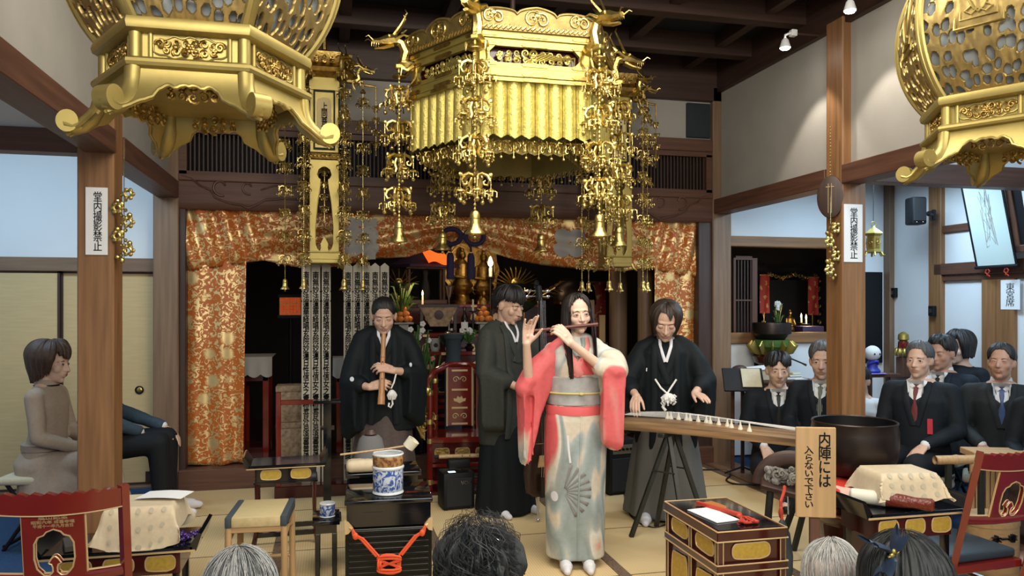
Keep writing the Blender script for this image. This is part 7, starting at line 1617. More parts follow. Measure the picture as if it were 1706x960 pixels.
    if mask:
        c=MB(M['shirt']); bd=[o_ for o_ in t.children if o_.name.startswith('body')][0]; me=bd.data; bb=BVHTree.FromPolygons([v.co for v in me.vertices],[list(p.vertices) for p in me.polygons]); decal(c,bb,[(.05*cos(a),-.062+.042*sin(a)) for a in [i*PI/8 for i in range(16)]],H,.008,.004,3,-.35); c.build('face_mask',t)
    return t,b,H
def decal_thing(t,b,name,mt,poly,off=.010,thick=.006,T=None):
    c=MB(mt); decal(c,b,poly,T,off,thick,3); return c.build(name,t,60)
SH=lambda m,**k:(lambda t,H:hair_short(t,H,M[m],**k))
def stool_seat(label,loc,h,rz=0,grp='cream padded low seats'):
    t=thing('padded_stool',label,'stool',loc,rz,grp); m=MB(M['cream']); m.box((0,0,h-.025),(.42,.36,.05),.022,None,3); m.build('seat_pad',t)
    for s in (-1,1):
        m=MB(M['blackm']); m.tube([(s*.16,-.15,0),(s*.16,.13,h-.05)],.013,7); m.tube([(s*.16,.15,0),(s*.16,-.13,h-.05)],.013,7); m.build('crossed_legs',t)
        m=MB(M['blackm']); m.tube([(-.17,s*.14,.03),(.17,s*.14,.03)],.012,7); m.build('floor_bar',t)
# left aisle
FW=M['skinf']
def bob(t,H): hair(t,H,M['hairbr'],lambda a:.118+.02*cos(a*3)+.125*ss(.75,1.15,abs(a))+.02*ss(1.6,2.6,abs(a)),lambda a,u:.016+.026*sin(PI*min(1,u*.95))*ss(.2,1,abs(a)+.15),'bobbed_hair',150,26,.010,.016,5,kaz=22,inward=.018)
t,b,H=listener('woman in a beige dress with bobbed brown hair, seated beside the left wooden post',(-1.80,5.62,.012),R(82),1.02,.47,(-4,6,0,1.08),'beige','beige',None,'skinf',bob,True,arm=[((.20,-.04,.70),(.06,-.27,.60)),((-.20,-.04,.70),(-.05,-.27,.60))])
g=MB(M['beiged']); g.lathe([(.150,.60),(.158,.605),(.158,.645),(.150,.65)],28,(0,.015,0),1,.84); g.build('belt',t)
g=MB(M['beige']); g.lathe([(.072,1.005),(.070,1.02),(.058,1.05),(.052,1.045)],20,(0,.01,0),1,1); g.use(M['blackm']); g.lathe([(.073,1.006),(.075,1.011),(.072,1.016)],20,(0,.01,0)); g.build('collar',t)
stool_seat('cream padded low seat under the woman in beige',(-1.84,5.62,.012),.47,R(82))
t,b,H=listener('man in a slate blue jacket and black trousers, mostly hidden behind the left wooden post',(-1.66,6.22,.012),R(88),1.05,.47,(0,5,0,1.08),'bluejk','trk','tiek','skinm2',SH('hairk',seed=8),arm=[((.22,-.05,.72),(.13,-.40,.60)),((-.22,-.05,.72),(-.10,-.30,.60))])
g=MB(M['tabi']); 
for sg in (1,-1): foot(g,sg*.108,-.49,.0,0,1.06)
g.build('white_sock',t)
stool_seat('cream padded low seat under the man in slate blue',(-1.76,6.22,.012),.46,R(88))
# right aisle
def young(t,H): hair(t,H,M['hairk'],lambda a:.112+.035*math.exp(-((abs(a)-.55)/.35)**2)-.012*math.exp(-(a/.16)**2)+.0*a+.03*ss(1.5,2.4,abs(a))+.015*ss(.9,1.3,abs(a)),lambda a,u:.010+.015*sin(PI*u),'hair',140,22,.009,.012,7,kaz=24,inward=.012)
listener('young man in a black suit and black tie, kneeling behind the koto',(3.88,6.14,.012),R(-28),1.20,.13,(4,2,0,1.06),'suitn','suitn','tiek','skinm2',young,kneel=True,hd=None)
t,b,H=listener('man with a striped tie and white rosette, half behind the right post',(3.93,5.56,.012),R(-46),1.15,.27,(6,2,0,1.08),'suitn','trk','tiestr','skinm2',SH('hairs',front=.096,vol=.022,seed=12))
c=MB(M['shirt']); p=drape(b,.105,.62,None,.01)
if p is not None:
    for i in range(26): a=i*2.4; r=.012+.0013*i; c.ball(p+V((r*cos(a),-.012+.0004*i,r*sin(a))),(.013,.009,.013),7,5)
    c.build('white_rosette',t)
    c=MB(M['shirt']); c.prism([(p.x-.022,p.z-.04),(p.x+.0,p.z-.035),(p.x+.004,p.z-.16),(p.x-.018,p.z-.165)],p.y-.012,p.y-.008,'y'); c.prism([(p.x+.002,p.z-.04),(p.x+.024,p.z-.04),(p.x+.028,p.z-.15),(p.x+.006,p.z-.155)],p.y-.014,p.y-.010,'y'); c.build('ribbon_tails',t)
stool_seat('cream padded low seat under the man with the white rosette',(3.93,5.60,.012),.25,R(-46))
listener('person in a white shirt, mostly hidden behind the right post',(4.66,6.05,.012),R(-60),1.02,.17,(0,8,0,1.05),'shirt','trk',None,'skinm2',SH('hairk',seed=3),kneel=True,lap=False)
t,b,H=listener('man in a black suit with a dark red striped tie, seated in front at right',(4.15,4.74,.012),R(-58),1.08,.39,(-2,0,0,1.0),'suitn','trk','tiered','skinm2',SH('hairs',front=.092,vol=.014,seed=21),eyes='open',look=.5)
decal_thing(t,b,'red_name_tag',mat('red_tag',(.50,.03,.05),.6),[(.075,.70),(.105,.70),(.105,.60),(.075,.60)],.012,.004)
stool_seat('cream padded low seat under the man with the red striped tie',(4.15,4.78,.012),.345,R(-58))
listener('smiling man in a navy suit, seated behind the man with the red tie',(4.78,5.22,.012),R(-64),1.10,.38,(-8,4,0,1.02),'suitb','trk','tiek','skino',SH('hairk',front=.100,vol=.022,noise=.008,seed=31),eyes='squint')
stool_seat('cream padded low seat under the smiling man',(4.78,5.26,.012),.345,R(-64))
def bob2(t,H): hair(t,H,M['hairk'],lambda a:.10+.135*ss(.6,1.0,abs(a)),lambda a,u:.014+.016*sin(PI*u),'bobbed_hair',120,20,.006,.010,9,kaz=22,inward=.01)
listener('woman with a dark bob and black jacket, at the back by the white wall',(5.42,5.72,.012),R(-72),1.12,.37,(-10,5,0,1.06),'suitn','trk',None,'skinf',bob2,True)
stool_seat('cream padded low seat under the woman with the dark bob',(5.44,5.74,.012),.36,R(-72))
t,b,H=listener('man in a charcoal suit with a blue tie, head raised, seated at far right',(4.63,4.52,.012),R(-44),1.06,.40,(-12,-9,0,1.0),'suitg','trk','tieblue','skino',SH('hairk',front=.088,vol=.016,seed=41),eyes='squint')
decal_thing(t,b,'lapel_pin',M['steel'],[(.095,.74),(.125,.745),(.125,.735),(.095,.732)],.012,.003)
stool_seat('cream padded low seat under the man with the blue tie',(4.63,4.56,.012),.345,R(-44))
listener('person in a dark brown skirt and white face mask, cut off by the right edge',(4.48,3.98,.012),R(-52),1.08,.36,(-6,4,0,1.06),'suitn','brownsk',None,'skinf',bob2,True,mask=True)
stool_seat('cream padded low seat under the masked person',(4.48,4.02,.012),.345,R(-52))
# ---- heads in the foreground, seen from behind
M['navyrib']=mat('navy_ribbon',(.018,.035,.075),.5)
def strands(parent,H,m,n,seed,L,lift=.012,wid=.0016,whorl=(.15,.3),wave=.0,rad=(.078,.098,.091),top=.0,down=1.0,name='loose_strands',jit=.006):
    """fine locks combed from the whorl over the skull"""
    q=random.Random(seed); g=MB(m)
    for i in range(n):
        az=q.uniform(-PI,PI); st=q.uniform(0,.7)*L; ln=q.uniform(.35,.8)*L; P=[]; o=lift+q.uniform(-jit,jit); ph=q.uniform(0,6.28); sw=q.uniform(-.25,.25)
        for j in range(9):
            l=st+ln*j/8; a=az+sw*j/8+wave*sin(l*60+ph)*.15; dx,dy=sin(a),-cos(a); rr=math.hypot(rad[0]*dx,rad[1]*dy); rm=(rr+rad[2])/2; p_=min(PI/2,l/rm); ex=max(0,l-rm*PI/2); oo=o+wave*.008*sin(l*70+ph)+.004*(j==8)
            P.append(H@V((dx*(rad[0]+oo)*sin(p_),.014+dy*(rad[1]+oo)*sin(p_),.032+(rad[2]+oo)*cos(p_)-ex*down)))
        g.tube(P,[wid*(.5+.5*sin(PI*(j+.7)/9.4)) for j in range(9)],3,False)
    return g.build(name,parent,180)
for nm in ('hairg','hairs','hairk'): pass
M['hairg1']=hairmat('light_grey_lock',(.36,.37,.37),.3); M['hairg2']=hairmat('dark_grey_lock',(.10,.105,.108),.3); M['hairk1']=hairmat('dark_lock',(.013,.016,.019),.4); M['hairw']=hairmat('white_lock',(.62,.62,.60),.2)
def behind(label,px,topy,Zc,wpx,hr,jk,head=(0,0,0,1.0),sk='skinm2',rz0=0):
    u=(px-CX)/FPX; X=Zc*(sin(YAW)+u*cos(YAW)); Yd=Zc*(cos(YAW)-u*sin(YAW)); zt=HCAM-(topy-HY)*Zc/FPX; s=zt/(.16+.835+.02)
    return listener(label,(X,Yd,0),PI-.1+rz0,s,.16,head,jk,'trk',None,sk,hr,kneel=True,lap=False,vox=.007)
def grey1(t,H):
    hair(t,H,M['hairs2'],lambda a:.16+.04*ss(1.4,2.2,abs(a)),lambda a,u:.020+.010*sin(PI*u),'hair',160,26,.010,.012,51,kaz=26,inward=.012); strands(t,H,M['hairg1'],420,52,.2,.028,.0013,rad=(.080,.100,.093)); strands(t,H,M['hairg2'],420,53,.2,.026,.0015,name='dark_strands')
M['hairs2']=hairmat('mixed_grey_hair',(.085,.095,.10),.7)
behind('grey haired listener seen from behind at the bottom left, head against the mats',397,906,2.1,145,grey1,'suitn',(20,8,0,1.02))
def curly(t,H):
    hair(t,H,M['hairk2'],lambda a:.24+.05*sin(a*7)*.3,lambda a,u:.022+.045*ss(.1,.6,u)+.012*sin(a*9+u*11)*ss(.1,.5,u),'curly_hair',220,40,.030,.03,61,kaz=34,inward=-.01)
    strands(t,H,M['hairk1'],700,62,.34,.060,.0012,wave=2.2,jit=.020,name='wavy_strands'); strands(t,H,M['hairg2'],110,63,.30,.058,.0010,wave=2.0,jit=.02,name='grey_strands')
    m=MB(M['steel']); m.tube([H@V((-.055,.085,.115)),H@V((-.09,.10,.09))],.0022,6); m.tube([H@V((-.056,.088,.117)),H@V((-.091,.103,.092))],.0016,6); m.build('hair_pin',t)
    m=MB(M['steel']); m.tube([H@V((.03,.10,.115)),H@V((.075,.09,.105))],.0016,6); m.build('hair_clip',t)
M['hairk2']=hairmat('dark_curly_hair',(.012,.016,.019),.6)
behind('listener with dark curly hair and a thin hair pin, seen from behind at bottom centre',797,868,2.45,165,curly,'suitn',(0,6,0,1.0))
def balding(t,H):
    hair(t,H,M['hairs3'],lambda a:.165+.03*ss(1.4,2.2,abs(a)),lambda a,u:.002+.016*ss(.25,.6,u),'thin_grey_hair',160,26,.006,.010,71,kaz=26,inward=.012); strands(t,H,M['hairg1'],380,72,.2,.014,.0010,jit=.006); strands(t,H,M['hairw'],420,73,.2,.016,.0010,jit=.006,name='white_strands')
M['hairs3']=mat('grey_hair_over_scalp',(.36,.30,.27),.6,0,.35,5,(8,8,3))
behind('balding grey haired listener seen from behind near the notice board',1390,884,2.3,90,balding,'suitg',(-18,6,0,1.0))
def bow(t,H):
    hair(t,H,M['hairk3'],lambda a:.30,lambda a,u:.016+.016*sin(PI*min(1,u*1.4)),'long_hair',220,34,.006,.02,81,kaz=40,inward=-.02); strands(t,H,M['hairk1'],600,82,.30,.026,.0012,jit=.006)
    m=MB(M['navyrib']); c=H@V((.065,.06,.105)); 
    for a,s in ((R(35),1),(R(215),1),(R(100),.8),(R(-60),.8)):
        d=V((cos(a),.15,sin(a)*.75)); m.tube([c,c+d*.045*s+V((0,.014,.006)),c+d*.08*s+V((0,.016,.0)),c+d*.088*s,c+d*.06*s+V((0,-.004,0)),c],[(.006,.004),(.026,.005),(.032,.005),(.030,.005),(.022,.005),(.006,.004)],8,flat=(0,1,0))
    m.tube([c+V((.0,.0,-.01)),c+V((.025,.02,-.06)),c+V((.02,.03,-.12))],[(.015,.004)]*3,8,flat=(0,1,0)); m.build('navy_bow',t)
    m=MB(M['gold']); 
    for i in range(5): a=i*2*PI/5; m.ball(c+V((.010*cos(a),.018,.010*sin(a))),(.007,.005,.007),8,6)
    m.tube([c+V((-.02,.018,.004)),c+V((.02,.018,-.004))],.003,6); m.build('gold_brooch',t)
M['hairk3']=hairmat('smooth_black_hair',(.008,.012,.015),.5)
behind('listener with long smooth black hair and a navy bow, seen from behind at lower right',1512,878,2.0,175,bow,'suitb',(0,6,0,1.04))
# ================================================================ things in the right aisle and side altar
o=thing('wall_speaker','small black loudspeaker on a swivel bracket on the post of the right aisle','loudspeaker',atX(1526,352,5.45),R(-12)); m=MB(M['blackm']); m.b2(-.07,.07,-.07,.08,-.13,.13,.018,2); m.build('cabinet',o); m=MB(M['grille']); m.b2(-.060,.060,-.078,-.068,-.10,.115,.004); m.build('grille',o)
for x in (-.03,.03): m=MB(M['steel']); m.ball((x,-.072,-.112),(.006,.004,.006),8,6); m.build('badge_screw',o)
m=MB(M['cable']); m.tube([(.07,.0,-.02),(.14,.03,-.02),(.24,.13,-.02)],.014,8); m.ball((.14,.03,-.02),.024,10,8); m.box((.25,.15,-.02),(.04,.08,.10),.008,(0,0,R(-12))); m.build('bracket',o)
t=thing('small_hanging_lantern','small gold hanging lantern beside the right post below a thin cord','lantern',atY(1455,405,6.0)); m=MB(M['gold']); 
m.lathe([(.055,-.09),(.075,-.085),(.075,-.07),(.06,-.065),(.06,.065),(.075,.07),(.085,.085),(.05,.115),(.02,.135),(.012,.15)],6); m.build('lantern_body',t)
for k in range(6): m=MB(M['goldd']); m.T=hexface(k,.0535,0); m.b2(-.018,.018,-.003,.003,-.045,.045); m.tube([(.012*cos(a),-.004,.012*sin(a)) for a in [i*PI/5 for i in range(10)]],.003,5,loop=True); m.build('side_panel',t)
for k in range(6): a=R(60*k); m=MB(M['gold']); m.tube([(.07*cos(a),.07*sin(a),-.085),(.085*cos(a),.085*sin(a),-.115),(.10*cos(a),.10*sin(a),-.11)],[.010,.009,.006],6); m.build('foot',t)
m=MB(M['gold']); m.tube([(.022*cos(a),0,.17+.022*sin(a)) for a in [i*PI/8 for i in range(16)]],.004,6,loop=True); m.use(M['cable']); m.tube([(0,0,.19),(0,0,2.86-t.location.z)],.003,5); m.build('ring_and_cord',t)
# signs on the posts
def sign(label,x,y,z0,z1_,w_,txt,rot=0):
    t=thing('paper_sign',label,'sign',(x,y-.004,(z0+z1_)/2),rot,None); m=MB(M['paper']); h=(z1_-z0)/2; m.b2(-w_/2,w_/2,-.0008,.0008,-h,h); m.build('paper_sheet',t)
    m=MB(M['ink']); m.T=Mx.Translation((.006,-.0012,0))@FACE; m.merge(*text_geo(txt,w_*.40,h*2*.88,True,.0008,.008)); m.build('brush_lettering',t)
a=atY(143,312,5.0); b=atY(180,425,5.0); sign('white paper sign with black brush writing on the left wooden post',(a.x+b.x)/2,4.998,b.z,a.z,b.x-a.x,'堂内撮影禁止')
a=atY(1405,340,5.0); b=atY(1436,437,5.0); sign('white paper sign with black brush writing on the right wooden post',(a.x+b.x)/2,4.998,b.z,a.z,b.x-a.x,'堂内撮影禁止')
a=atX(1667,467,XA-.04); b=atX(1699,516,XA-.04); t=thing('paper_notice','white paper notice with three faint characters on the right wall post','sign',(XA-.038,(a.y+b.y)/2,(a.z+b.z)/2)); h=(a.z-b.z)/2; w_=abs(a.y-b.y)/2
m=MB(M['paper']); m.b2(-.001,.001,-w_,w_,-h,h); m.build('paper_sheet',t); m=MB(M['ink']); m.T=Mx.Translation((-.0015,0,0))@Euler((0,0,-PI/2)).to_matrix().to_4x4()@FACE; m.merge(*text_geo('東宮席',w_*.9,h*1.6,True,.0006,.0)); m.build('brush_lettering',t)
# post ornaments
def post_strand(label,x,y,z,L,n,s):
    t=thing('post_ornament',label,'ornament',(x,y,z),0,'flower chain ornaments on the posts'); q=random.Random(n)
    m=MB(M['brass']); m.tube([(0,0,.30),(0,0,-L)],.003,5); 
    for i in range(int(L/.03)): m.ball((.012*(-1)**i,-.01,-.03*i),(.010,.010,.012),6,5)
    m.build('chain',t)
    for i in range(n):
        z_=-L*(i+.3)/n; m=MB(M['brass']); x_=.03*(-1)**i
        for j in range(6): a=j*PI/3; m.ball((x_+.026*s*cos(a),-.03,z_+.026*s*sin(a)),(.014*s,.008,.014*s),7,5)
        m.tube([(x_+.017*s*cos(a),-.034,z_+.017*s*sin(a)) for a in [k*PI/5 for k in range(10)]],.006*s,5,loop=True); m.build('flower',t)
        m=MB(M['brass']); m.ball((-x_*1.1,-.01,z_-.04),(.016,.016,.016),8,6); m.ball((-x_*.2,-.02,z_-.06),(.014,.014,.018),8,6); m.build('bead_drop',t)
p=atX(206,320,XL+.03); post_strand('chain of brass flowers hanging on the inner side of the left post',XL+.05,5.02,p.z,.42,5,1.0)
p=atX(1387,378,XR-.03); post_strand('chain of brass flowers hanging below the wooden plaque on the right post',XR-.06,5.06,p.z+.02,.42,4,1.15)
p=atX(1386,328,XR-.04); t=thing('oval_plaque','oval carved dark wooden plaque hanging on the inner side of the right post','plaque',(XR-.045,5.08,p.z),R(-52)); m=MB(M['dwoodz']); m.lathe([(.002,.012),(.085,.012),(.098,.006),(.10,-.006),(.092,-.012),(.002,-.010)],36); 
for i in range(len(m.v)): v=m.v[i]; m.v[i]=V((v.x,-v.z,v.y*1.6))
m.build('board',t); m=MB(M['goldp'])
for x in (-.012,.012): m.tube([(x,-.016,-.12),(x,-.016,.10)],.002,4)
m.tube([(-.03,-.016,.075),(.03,-.016,.075)],.003,4); m.use(M['brass'])
for i in range(16): m.ball((0,.0,.165+.024*i),.006,6,5)
m.build('inlay_and_chain',t)
# hanging scroll and framed picture on the right wall
ya,yb=atX(1632,330,XA-.05).y,atX(1694,330,XA-.05).y
t=thing('hanging_scroll','pale hanging scroll with a faint drawing, tilted out from the right wall','scroll',(XA-.14,(ya+yb)/2-.05,2.02),0); w_=abs(ya-yb)/2
T=Euler((0,R(-13),0)).to_matrix().to_4x4(); m=MB(mat('pale_green_scroll',(.55,.66,.64),.8)); m.T=T; m.b2(-.002,.002,-w_,w_,-.10,.80); m.build('scroll_paper',t); m=MB(M['blackm']); m.T=T; m.tube([(0,-w_-.03,-.115),(0,w_+.03,-.115)],.016,8); m.b2(-.004,.004,w_,w_+.02,-.10,.80); m.b2(-.004,.004,-w_-.02,-w_,-.10,.80); m.build('roller_and_edges',t)
for y in (-w_*.5,w_*.5): m=MB(bpy.data.materials['red_cord']); m.T=T; m.tube([(0,y,-.12),(-.01,y+.02,-.16),(-.01,y-.02,-.2)],.006,5); m.tube([(0,y,-.12),(-.01,y-.03,-.15),(-.01,y+.01,-.19)],.006,5); m.build('red_cord_bow',t)
m=MB(M['crest']); m.T=T@Mx.Translation((-.003,0,.35)); q=random.Random(5)
for i in range(9): m.tube([(0,q.uniform(-.06,.06),q.uniform(-.3,.25)) for _ in range(4)],.002,4)
m.build('faint_drawing',t)
yc=atX(1712,330,XA-.05).y; t=thing('framed_picture','dark framed picture at the right edge beside the scroll','picture',(XA-.13,yc-.30,2.08)); T=Euler((0,R(-11),0)).to_matrix().to_4x4(); m=MB(M['beamz']); m.T=T
for y0_,y1_,z0_,z1_ in ((-.35,.35,.62,.68),(-.35,.35,-.06,0),(-.35,-.29,-.06,.68),(.29,.35,-.06,.68)): m.b2(-.015,.015,y0_,y1_,z0_,z1_,.004)
m.build('wooden_frame',t); m=MB(M['blackm']); m.T=T; m.b2(.0,.006,-.3,.3,-.01,.63); m.use(M['paper']); m.b2(-.004,.0,-.2,.2,.08,.5); m.build('mounted_print',t)
# side altar things
y=7.6; zf=1.16
def X_(px,yy): return atY(px,500,yy).x
t=thing('lattice_door','narrow dark wooden lattice door panel beside the side altar opening','door panel',(X_(1238,7.3),7.3,1.16)); m=MB(M['dwoodz']); h=atY(1238,430,7.3).z-1.16; w_=.095
for i in range(6): m.b2(-w_+.036*i-.004,-w_+.036*i+.008,-.008,.008,.10,h-.02)
m.build('slats',t); m=MB(M['beamz']); m.b2(-w_-.025,-w_,-.02,.02,0,h); m.b2(w_,w_+.06,-.02,.02,0,h); m.b2(-w_,w_,-.02,.02,0,.11); m.b2(-w_,w_,-.02,.02,h-.02,h+.02); m.b2(-w_,w_,-.015,.015,.45,.465); m.build('door_frame',t)
stand_banner('red banner at the left side of the side altar opening',1274,8.3,atY(1274,522,8.3).z,atY(1274,458,8.3).z,.13,M['redban'],1.16); stand_banner('red banner at the right side of the side altar opening',1355,8.3,atY(1355,525,8.3).z,atY(1355,462,8.3).z,.14,M['redban'],1.16)
t=thing('bell_bowl','black bell bowl on a lotus stand in front of the side altar','bell',(X_(1286,6.90),6.90,atY(1286,566,6.90).z)); k=.185; m=MB(M['bronze']); m.lathe([(.002,0),(.12,0),(k,.06),(k*1.02,.15),(k,.17),(k-.012,.165),(k-.015,.06),(.1,.02),(.002,.02)],32); m.build('bowl',t)
z0=t.location.z; t=thing('lotus_bell_stand','gilt and green lotus shaped stand under the black bell bowl','stand',(X_(1286,6.90),6.90,.012)); m=MB(M['gold']); 
for i in range(12): a=2*PI*i/12; d=V((cos(a),sin(a),0)); m.tube([d*.08+V((0,0,z0-.16)),d*.17+V((0,0,z0-.11)),d*.205+V((0,0,z0-.06)),d*.19+V((0,0,z0-.02))],[(.02,.01),(.05,.012),(.045,.010),(.005,.005)],8,flat=tuple(d))
m.build('petals',t); m=MB(M['green']); m.lathe([(.10,z0-.14),(.17,z0-.08),(.18,z0-.012),(.02,z0-.012)],20); m.build('green_cup',t); m=MB(M['redd']); m.lathe([(.2,0),(.19,.05),(.08,.12),(.07,z0-.3),(.17,z0-.24),(.19,z0-.18),(.1,z0-.15)],16); m.build('pedestal',t)
t=thing('black_urn','small black footed urn on the side altar sill','urn',(X_(1313,7.35),7.35,1.16)); m=MB(M['bronze']); m.lathe([(.035,0),(.03,.015),(.015,.04),(.05,.07),(.062,.11),(.055,.135),(.06,.14),(.002,.13)],18); m.build('urn',t)
m=MB(M['purplec']); m.b2(-.13,.13,-.08,.08,0,.18,.01,2); m.use(M['goldd']); m.b2(-.12,.12,-.084,-.08,.02,.04); 
simple(m,'purple_covered_box','purple cloth covered box on the side altar sill at right','box',(X_(1348,7.4),7.4,1.16))
bouquet('white flowers in a dark vase standing above the black bell bowl',1296,7.42,1.16,.44,.07,13,M['blossom'])
candle('right one of two small lit candles on the side altar',1343,7.5,1.16,.05,.20); candle('left one of two small lit candles on the side altar',1335,7.7,1.16,.05,.21)
statue('tiny gilt statue at the back of the side altar',1316,8.0,1.16,.42,False)
m=MB(M['blackm']); m.b2(-.35,.35,-.05,.05,0,.72,.006); m.use(M['goldd'])
for i in range(14): spiral(m,-.38+.055*i,.76+.02*sin(i),.03,1.3,i,-.06,.008,5,(-1)**i)
for s in (-1,1):
    for i in range(7): spiral(m,s*.38,.70-.1*i,.03,1.3,i,-.06,.008,5,s)
simple(m,'carved_altar_frame','dark altar cabinet with a carved gilt frame inside the side altar','altar cabinet',(X_(1314,8.5),8.5,1.16))
# desk with books behind the young man
dk=low_table('brown writing desk with books and papers behind the kneeling young man',X_(1224,6.54),X_(1352,6.54),6.42,6.66,.86,M['beamx'],'writing_desk')
zd=.862
for i,(px,c,w_,d,h,lab) in enumerate(((1318,(.12,.13,.05),.16,.11,.025,'olive book lying lowest in the pile on the writing desk'),(1320,(.45,.40,.20),.14,.10,.02,'tan book in the middle of the pile on the writing desk'),(1322,(.60,.55,.30),.10,.08,.018,'small cream book on top of the pile on the writing desk'))):
    m=MB(mat('book_cover',c,.6)); m.b2(-w_/2,w_/2,-d/2,d/2,0,h,.002); m.use(M['paper']); m.b2(-w_/2+.004,w_/2+.0005,-d/2-.0005,d/2-.004,.003,h-.003); simple(m,'stacked_book',lab,'book',(X_(px,6.53),6.53,zd+(0,.026,.047)[i]),.1*i,'books piled on the writing desk')
m=MB(M['cloth']); m.b2(-.13,.13,-.09,.09,0,.10,.006); m.use(M['paper']); m.box((0,0,.108),(.30,.2,.012),.003,(R(3),R(-5),0)); simple(m,'brocade_box','cream brocade box with white papers on top at the left end of the writing desk','box',(X_(1262,6.55),6.55,zd))
m=MB(mat('red_cloth',(.32,.04,.03),.8)); m.b2(-.09,.09,-.07,.07,0,.06,.01); m.use(M['dwoodx']); m.ball((0,0,.09),(.085,.06,.055),14,8); simple(m,'wooden_fish_drum','brown rounded wooden drum on a red cushion at the left end of the writing desk','drum',(X_(1232,6.53),6.53,zd))
m=MB(M['cable']); m.tube([(0,0,0),(0,0,.20),(.02,0,.22)],.006,6); m.tube([(-.01,0,.225),(.16,-.05,.15),(.20,-.06,.13)],[.008,.008,.012],7); m.lathe([(.05,0),(.045,.012),(.006,.016)],14); m.use(M['steel']); m.ball((0,0,.222),.012,8,6); simple(m,'desk_microphone','thin black microphone on a bent arm standing on the writing desk','microphone',(X_(1306,6.58),6.58,zd))
m=MB(M['paper']); m.box((0,0,.0025),(.13,.10,.005)); simple(m,'white_paper_sheet','white paper sheet at the right end of the writing desk','paper',(X_(1330,6.52),6.52,zd))
m=MB(M['blackm']); m.box((0,0,0),(.36,.02,.24),.004,(R(-35),0,0)); m.use(M['cream']); m.box((.07,-.014,.02),(.17,.006,.19),0,(R(-35),0,R(0))); m.use(M['blackm']); m.tube([(0,.02,-.02),(0,.03,-.83)],.012,7); m.tube([(-.16,.03,-.86),(0,.03,-.8),(.16,.03,-.86)],.010,6); simple(m,'music_stand','black music stand with pale sheets beside the kneeling young man','music stand',(X_(1238,6.36),6.36,.885),R(-18))
# small figure and gilt ornament on the right cabinet
t=thing('side_shelf','small brown wooden shelf with a post leg behind the right post','shelf',(X_(1464,6.35),6.35,.012)); zt=atY(1464,622,6.35).z-.012; m=MB(M['beamx']); m.b2(-.16,.16,-.10,.10,zt-.03,zt,.003); m.build('top',t)
for sx in (-1,1): m=MB(M['beamz']); m.b2(sx*.10-.014,sx*.10+.014,-.02,.02,0,zt-.03); m.b2(sx*.10-.02,sx*.10+.02,-.09,.09,0,.03); m.build('leg',t)
t=thing('seated_figurine','small figurine with a round white head and blue robe on a lavender mat','figurine',(X_(1453,6.3),6.3,zt+.013)); m=MB(mat('lavender_mat',(.25,.20,.50),.8)); m.b2(-.10,.10,-.08,.08,0,.01,.004); m.build('mat',t); m=MB(mat('blue_robe',(.02,.035,.35),.5)); m.lathe([(.002,.01),(.07,.012),(.075,.03),(.05,.06),(.045,.10),(.03,.13),(.002,.135)],18); m.cap2((-.04,-.02,.10),(-.01,-.06,.12),.018,.014); m.cap2((.04,-.02,.10),(.01,-.06,.12),.018,.014); m.build('robed_body',t); m=MB(M['shirt']); m.ball((0,-.005,.195),(.075,.07,.072),20,14); m.build('round_head',t); m=MB(M['ink'])
for x in (-.028,.028): m.ball((x,-.072,.19),(.008,.005,.010),8,6)
m.build('eyes',t)
zl=.83+.012; t=thing('gilt_offering_ornament','gold tiered ornament with red bands on the corner cabinet at right','ornament',(X_(1484,6.78) ,6.78,.83)); t.location.x=XA-.12; zz=atY(1484,592,6.78).z-.83
m=MB(M['beamz']); m.b2(-.05,.05,-.05,.05,0,zz-.02,.004); m.build('wooden_base',t); m=MB(M['gold']); 
for i in range(9): a=i*2*PI/9; m.ball((.065*cos(a),.065*sin(a),zz+.03),(.032,.032,.045),10,8)
m.lathe([(.03,zz+.14),(.055,zz+.16),(.05,zz+.21),(.02,zz+.235),(.002,zz+.24)],14); m.build('gilt_petals',t); m=MB(M['red']); m.lathe([(.05,zz+.06),(.055,zz+.08),(.05,zz+.14),(.02,zz+.15)],14); m.build('red_band',t)
for px,py in ((1483,488),(1548,518)):
    p=atX(px,py,XA-.01) if px>1500 else atY(px,py,BY); m=MB(M['blackm']); m.b2(-.02,.02,-.035,.035,-.05,.05,.004); m.use(M['steel']); m.b2(-.023,-.019,-.015,.015,-.02,.02); simple(m,'wall_switch','dark wall switch plate %s'%('on the post behind the seated man with the red tie' if px>1500 else 'beside the corner strip of the right aisle'),'switch',(XA-.075 if px>1500 else XA-.025,6.44 if px>1500 else BY-.12,p.z),0,None)
# slatted bench end and cushion behind the right chair
t=thing('slatted_bench','pale slatted wooden bench end behind the right red chair','bench',(3.98,4.08,.012),R(-20)); m=MB(M['pale'+'x']); m.b2(-.05,.36,-.10,.10,.60,.64,.004); m.build('arm_top',t)
for i in range(6): m=MB(M['pale'+'z']); m.b2(-.03+.03*i,-.008+.03*i,-.012,.012,0,.60,.002); m.build('slat',t)

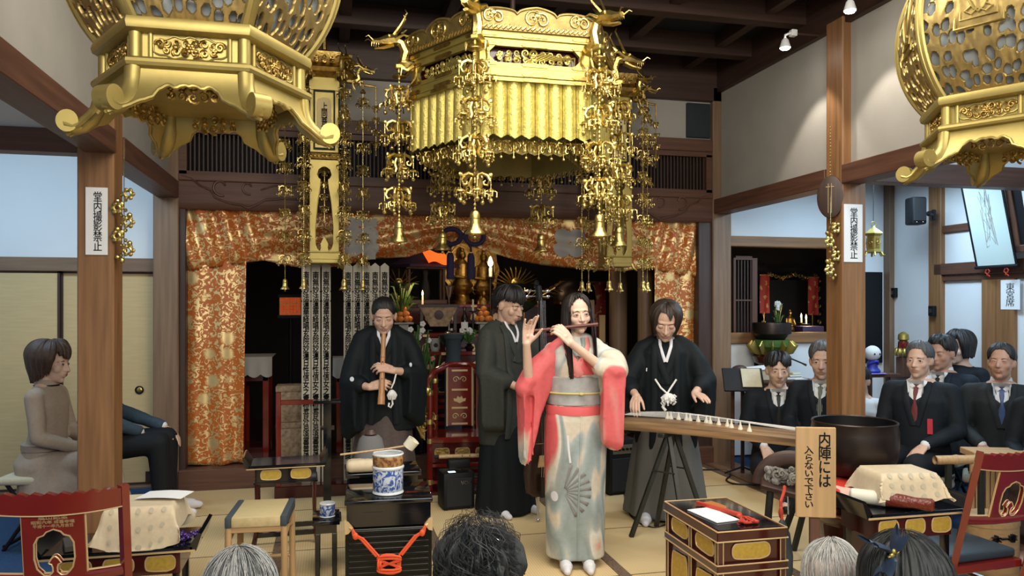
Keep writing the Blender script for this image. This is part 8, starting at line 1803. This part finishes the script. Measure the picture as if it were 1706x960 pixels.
# ================================================================ sub-parts go under the part they belong to
SUB={'hanging_lantern':{'carved_panel':'body','corner_column':'body','carved_apron':'skirt','paper_lining':'pierced_panel'},
 'red_lacquer_chair':{'gilt_outline':'back_splat','gilt_lettering':'back_splat','gilt_rail_line':'top_rail','gilt_lower_line':'lower_rail'},
 'person':{'white_crest':'haori_coat','overlapping_collar':('haori_coat','kimono_upper'),'coat_lapel':'haori_coat','coat_tie_cord':'haori_coat','painted_fan':'kimono_skirt','painted_tassel':'kimono_skirt','painted_disc':'kimono_skirt','front_overlap':'kimono_skirt','patterned_under_collar':'kimono_upper','pink_chest_panel':'kimono_upper','sash_cord':'obi_sash','lapels':'jacket','red_name_tag':'jacket','lapel_pin':'jacket','white_rosette':'jacket','ribbon_tails':'jacket','necktie':'white_shirt','hair_pin':'curly_hair','hair_clip':'curly_hair','wavy_strands':'curly_hair','grey_strands':'curly_hair','navy_bow':'long_hair','loose_strands':('long_hair','hair','thin_grey_hair'),'dark_strands':'hair','white_strands':'thin_grey_hair'},
 'temple_canopy':{'carved_frieze':'frieze_frame','inner_frame':'inner_curtain'},'hanging_banner_box':{'beaded_moulding':'upper_case','inscription_panel':'upper_case'},
 'red_gold_cabinet_table':{'gold_panel':'body','middle_stile':'body','gilt_mouldings':'top_frame','black_top':'top_frame'},'sutra_desk':{'gold_panel':'drawer_case','gilt_edge':'top'},'black_lacquer_desk':{'gold_panel':'drawer_case','gilt_edge':'top'},
 'draped_sutra_stand':{'woven_roundels':'brocade_cloth'},'wooden_notice_board':{'brush_lettering':'board'},'paper_sign':{'brush_lettering':'paper_sheet'},'paper_notice':{'brush_lettering':'paper_sheet'},'memorial_wood_strip':{'brush_writing':'strip'},
 'guitar_amplifier':{'maker_badge':'speaker_grille','lit_display':'cabinet'},'combo_amplifier':{'control_knob':'control_plate'},'lacquer_box_table':{'cord_hook':'drawer_case'},'bamboo_flute':{'finger_hole':'bamboo_tube','joint_ring':'bamboo_tube'},'transverse_flute':{'finger_hole':'flute_tube'},
 'altar_candle':{'flame':'wax_stick'},'bell_bowl':{'dark_interior':'bowl'},'bell_stand':{'gilt_band':'pedestal'},'bentwood_box':{'ink_lettering':'box_wall'},'ceremonial_chair':{'gilt_splat_ornament':'back_splat','gilt_cartouche':'seat_apron'},'brocade_valance':{'white_temple_crest':'swagged_cloth','white_tab':'swagged_cloth'},'altar_table':{'gilt_fittings':'frieze'}}
stem_=lambda o:o.name.split('.')[0]
for root in [o for o in col.objects if o.parent is None and stem_(o) in SUB]:
    kids=sorted(root.children,key=lambda o:o.name)
    for cn,pn in SUB[stem_(root)].items():
        pn=(pn,) if isinstance(pn,str) else pn; ps=[k for k in kids if stem_(k) in pn]; cs=[k for k in kids if stem_(k)==cn]
        if not ps: continue
        for i,c in enumerate(cs): c.parent=ps[i] if len(ps)==len(cs) else ps[0]
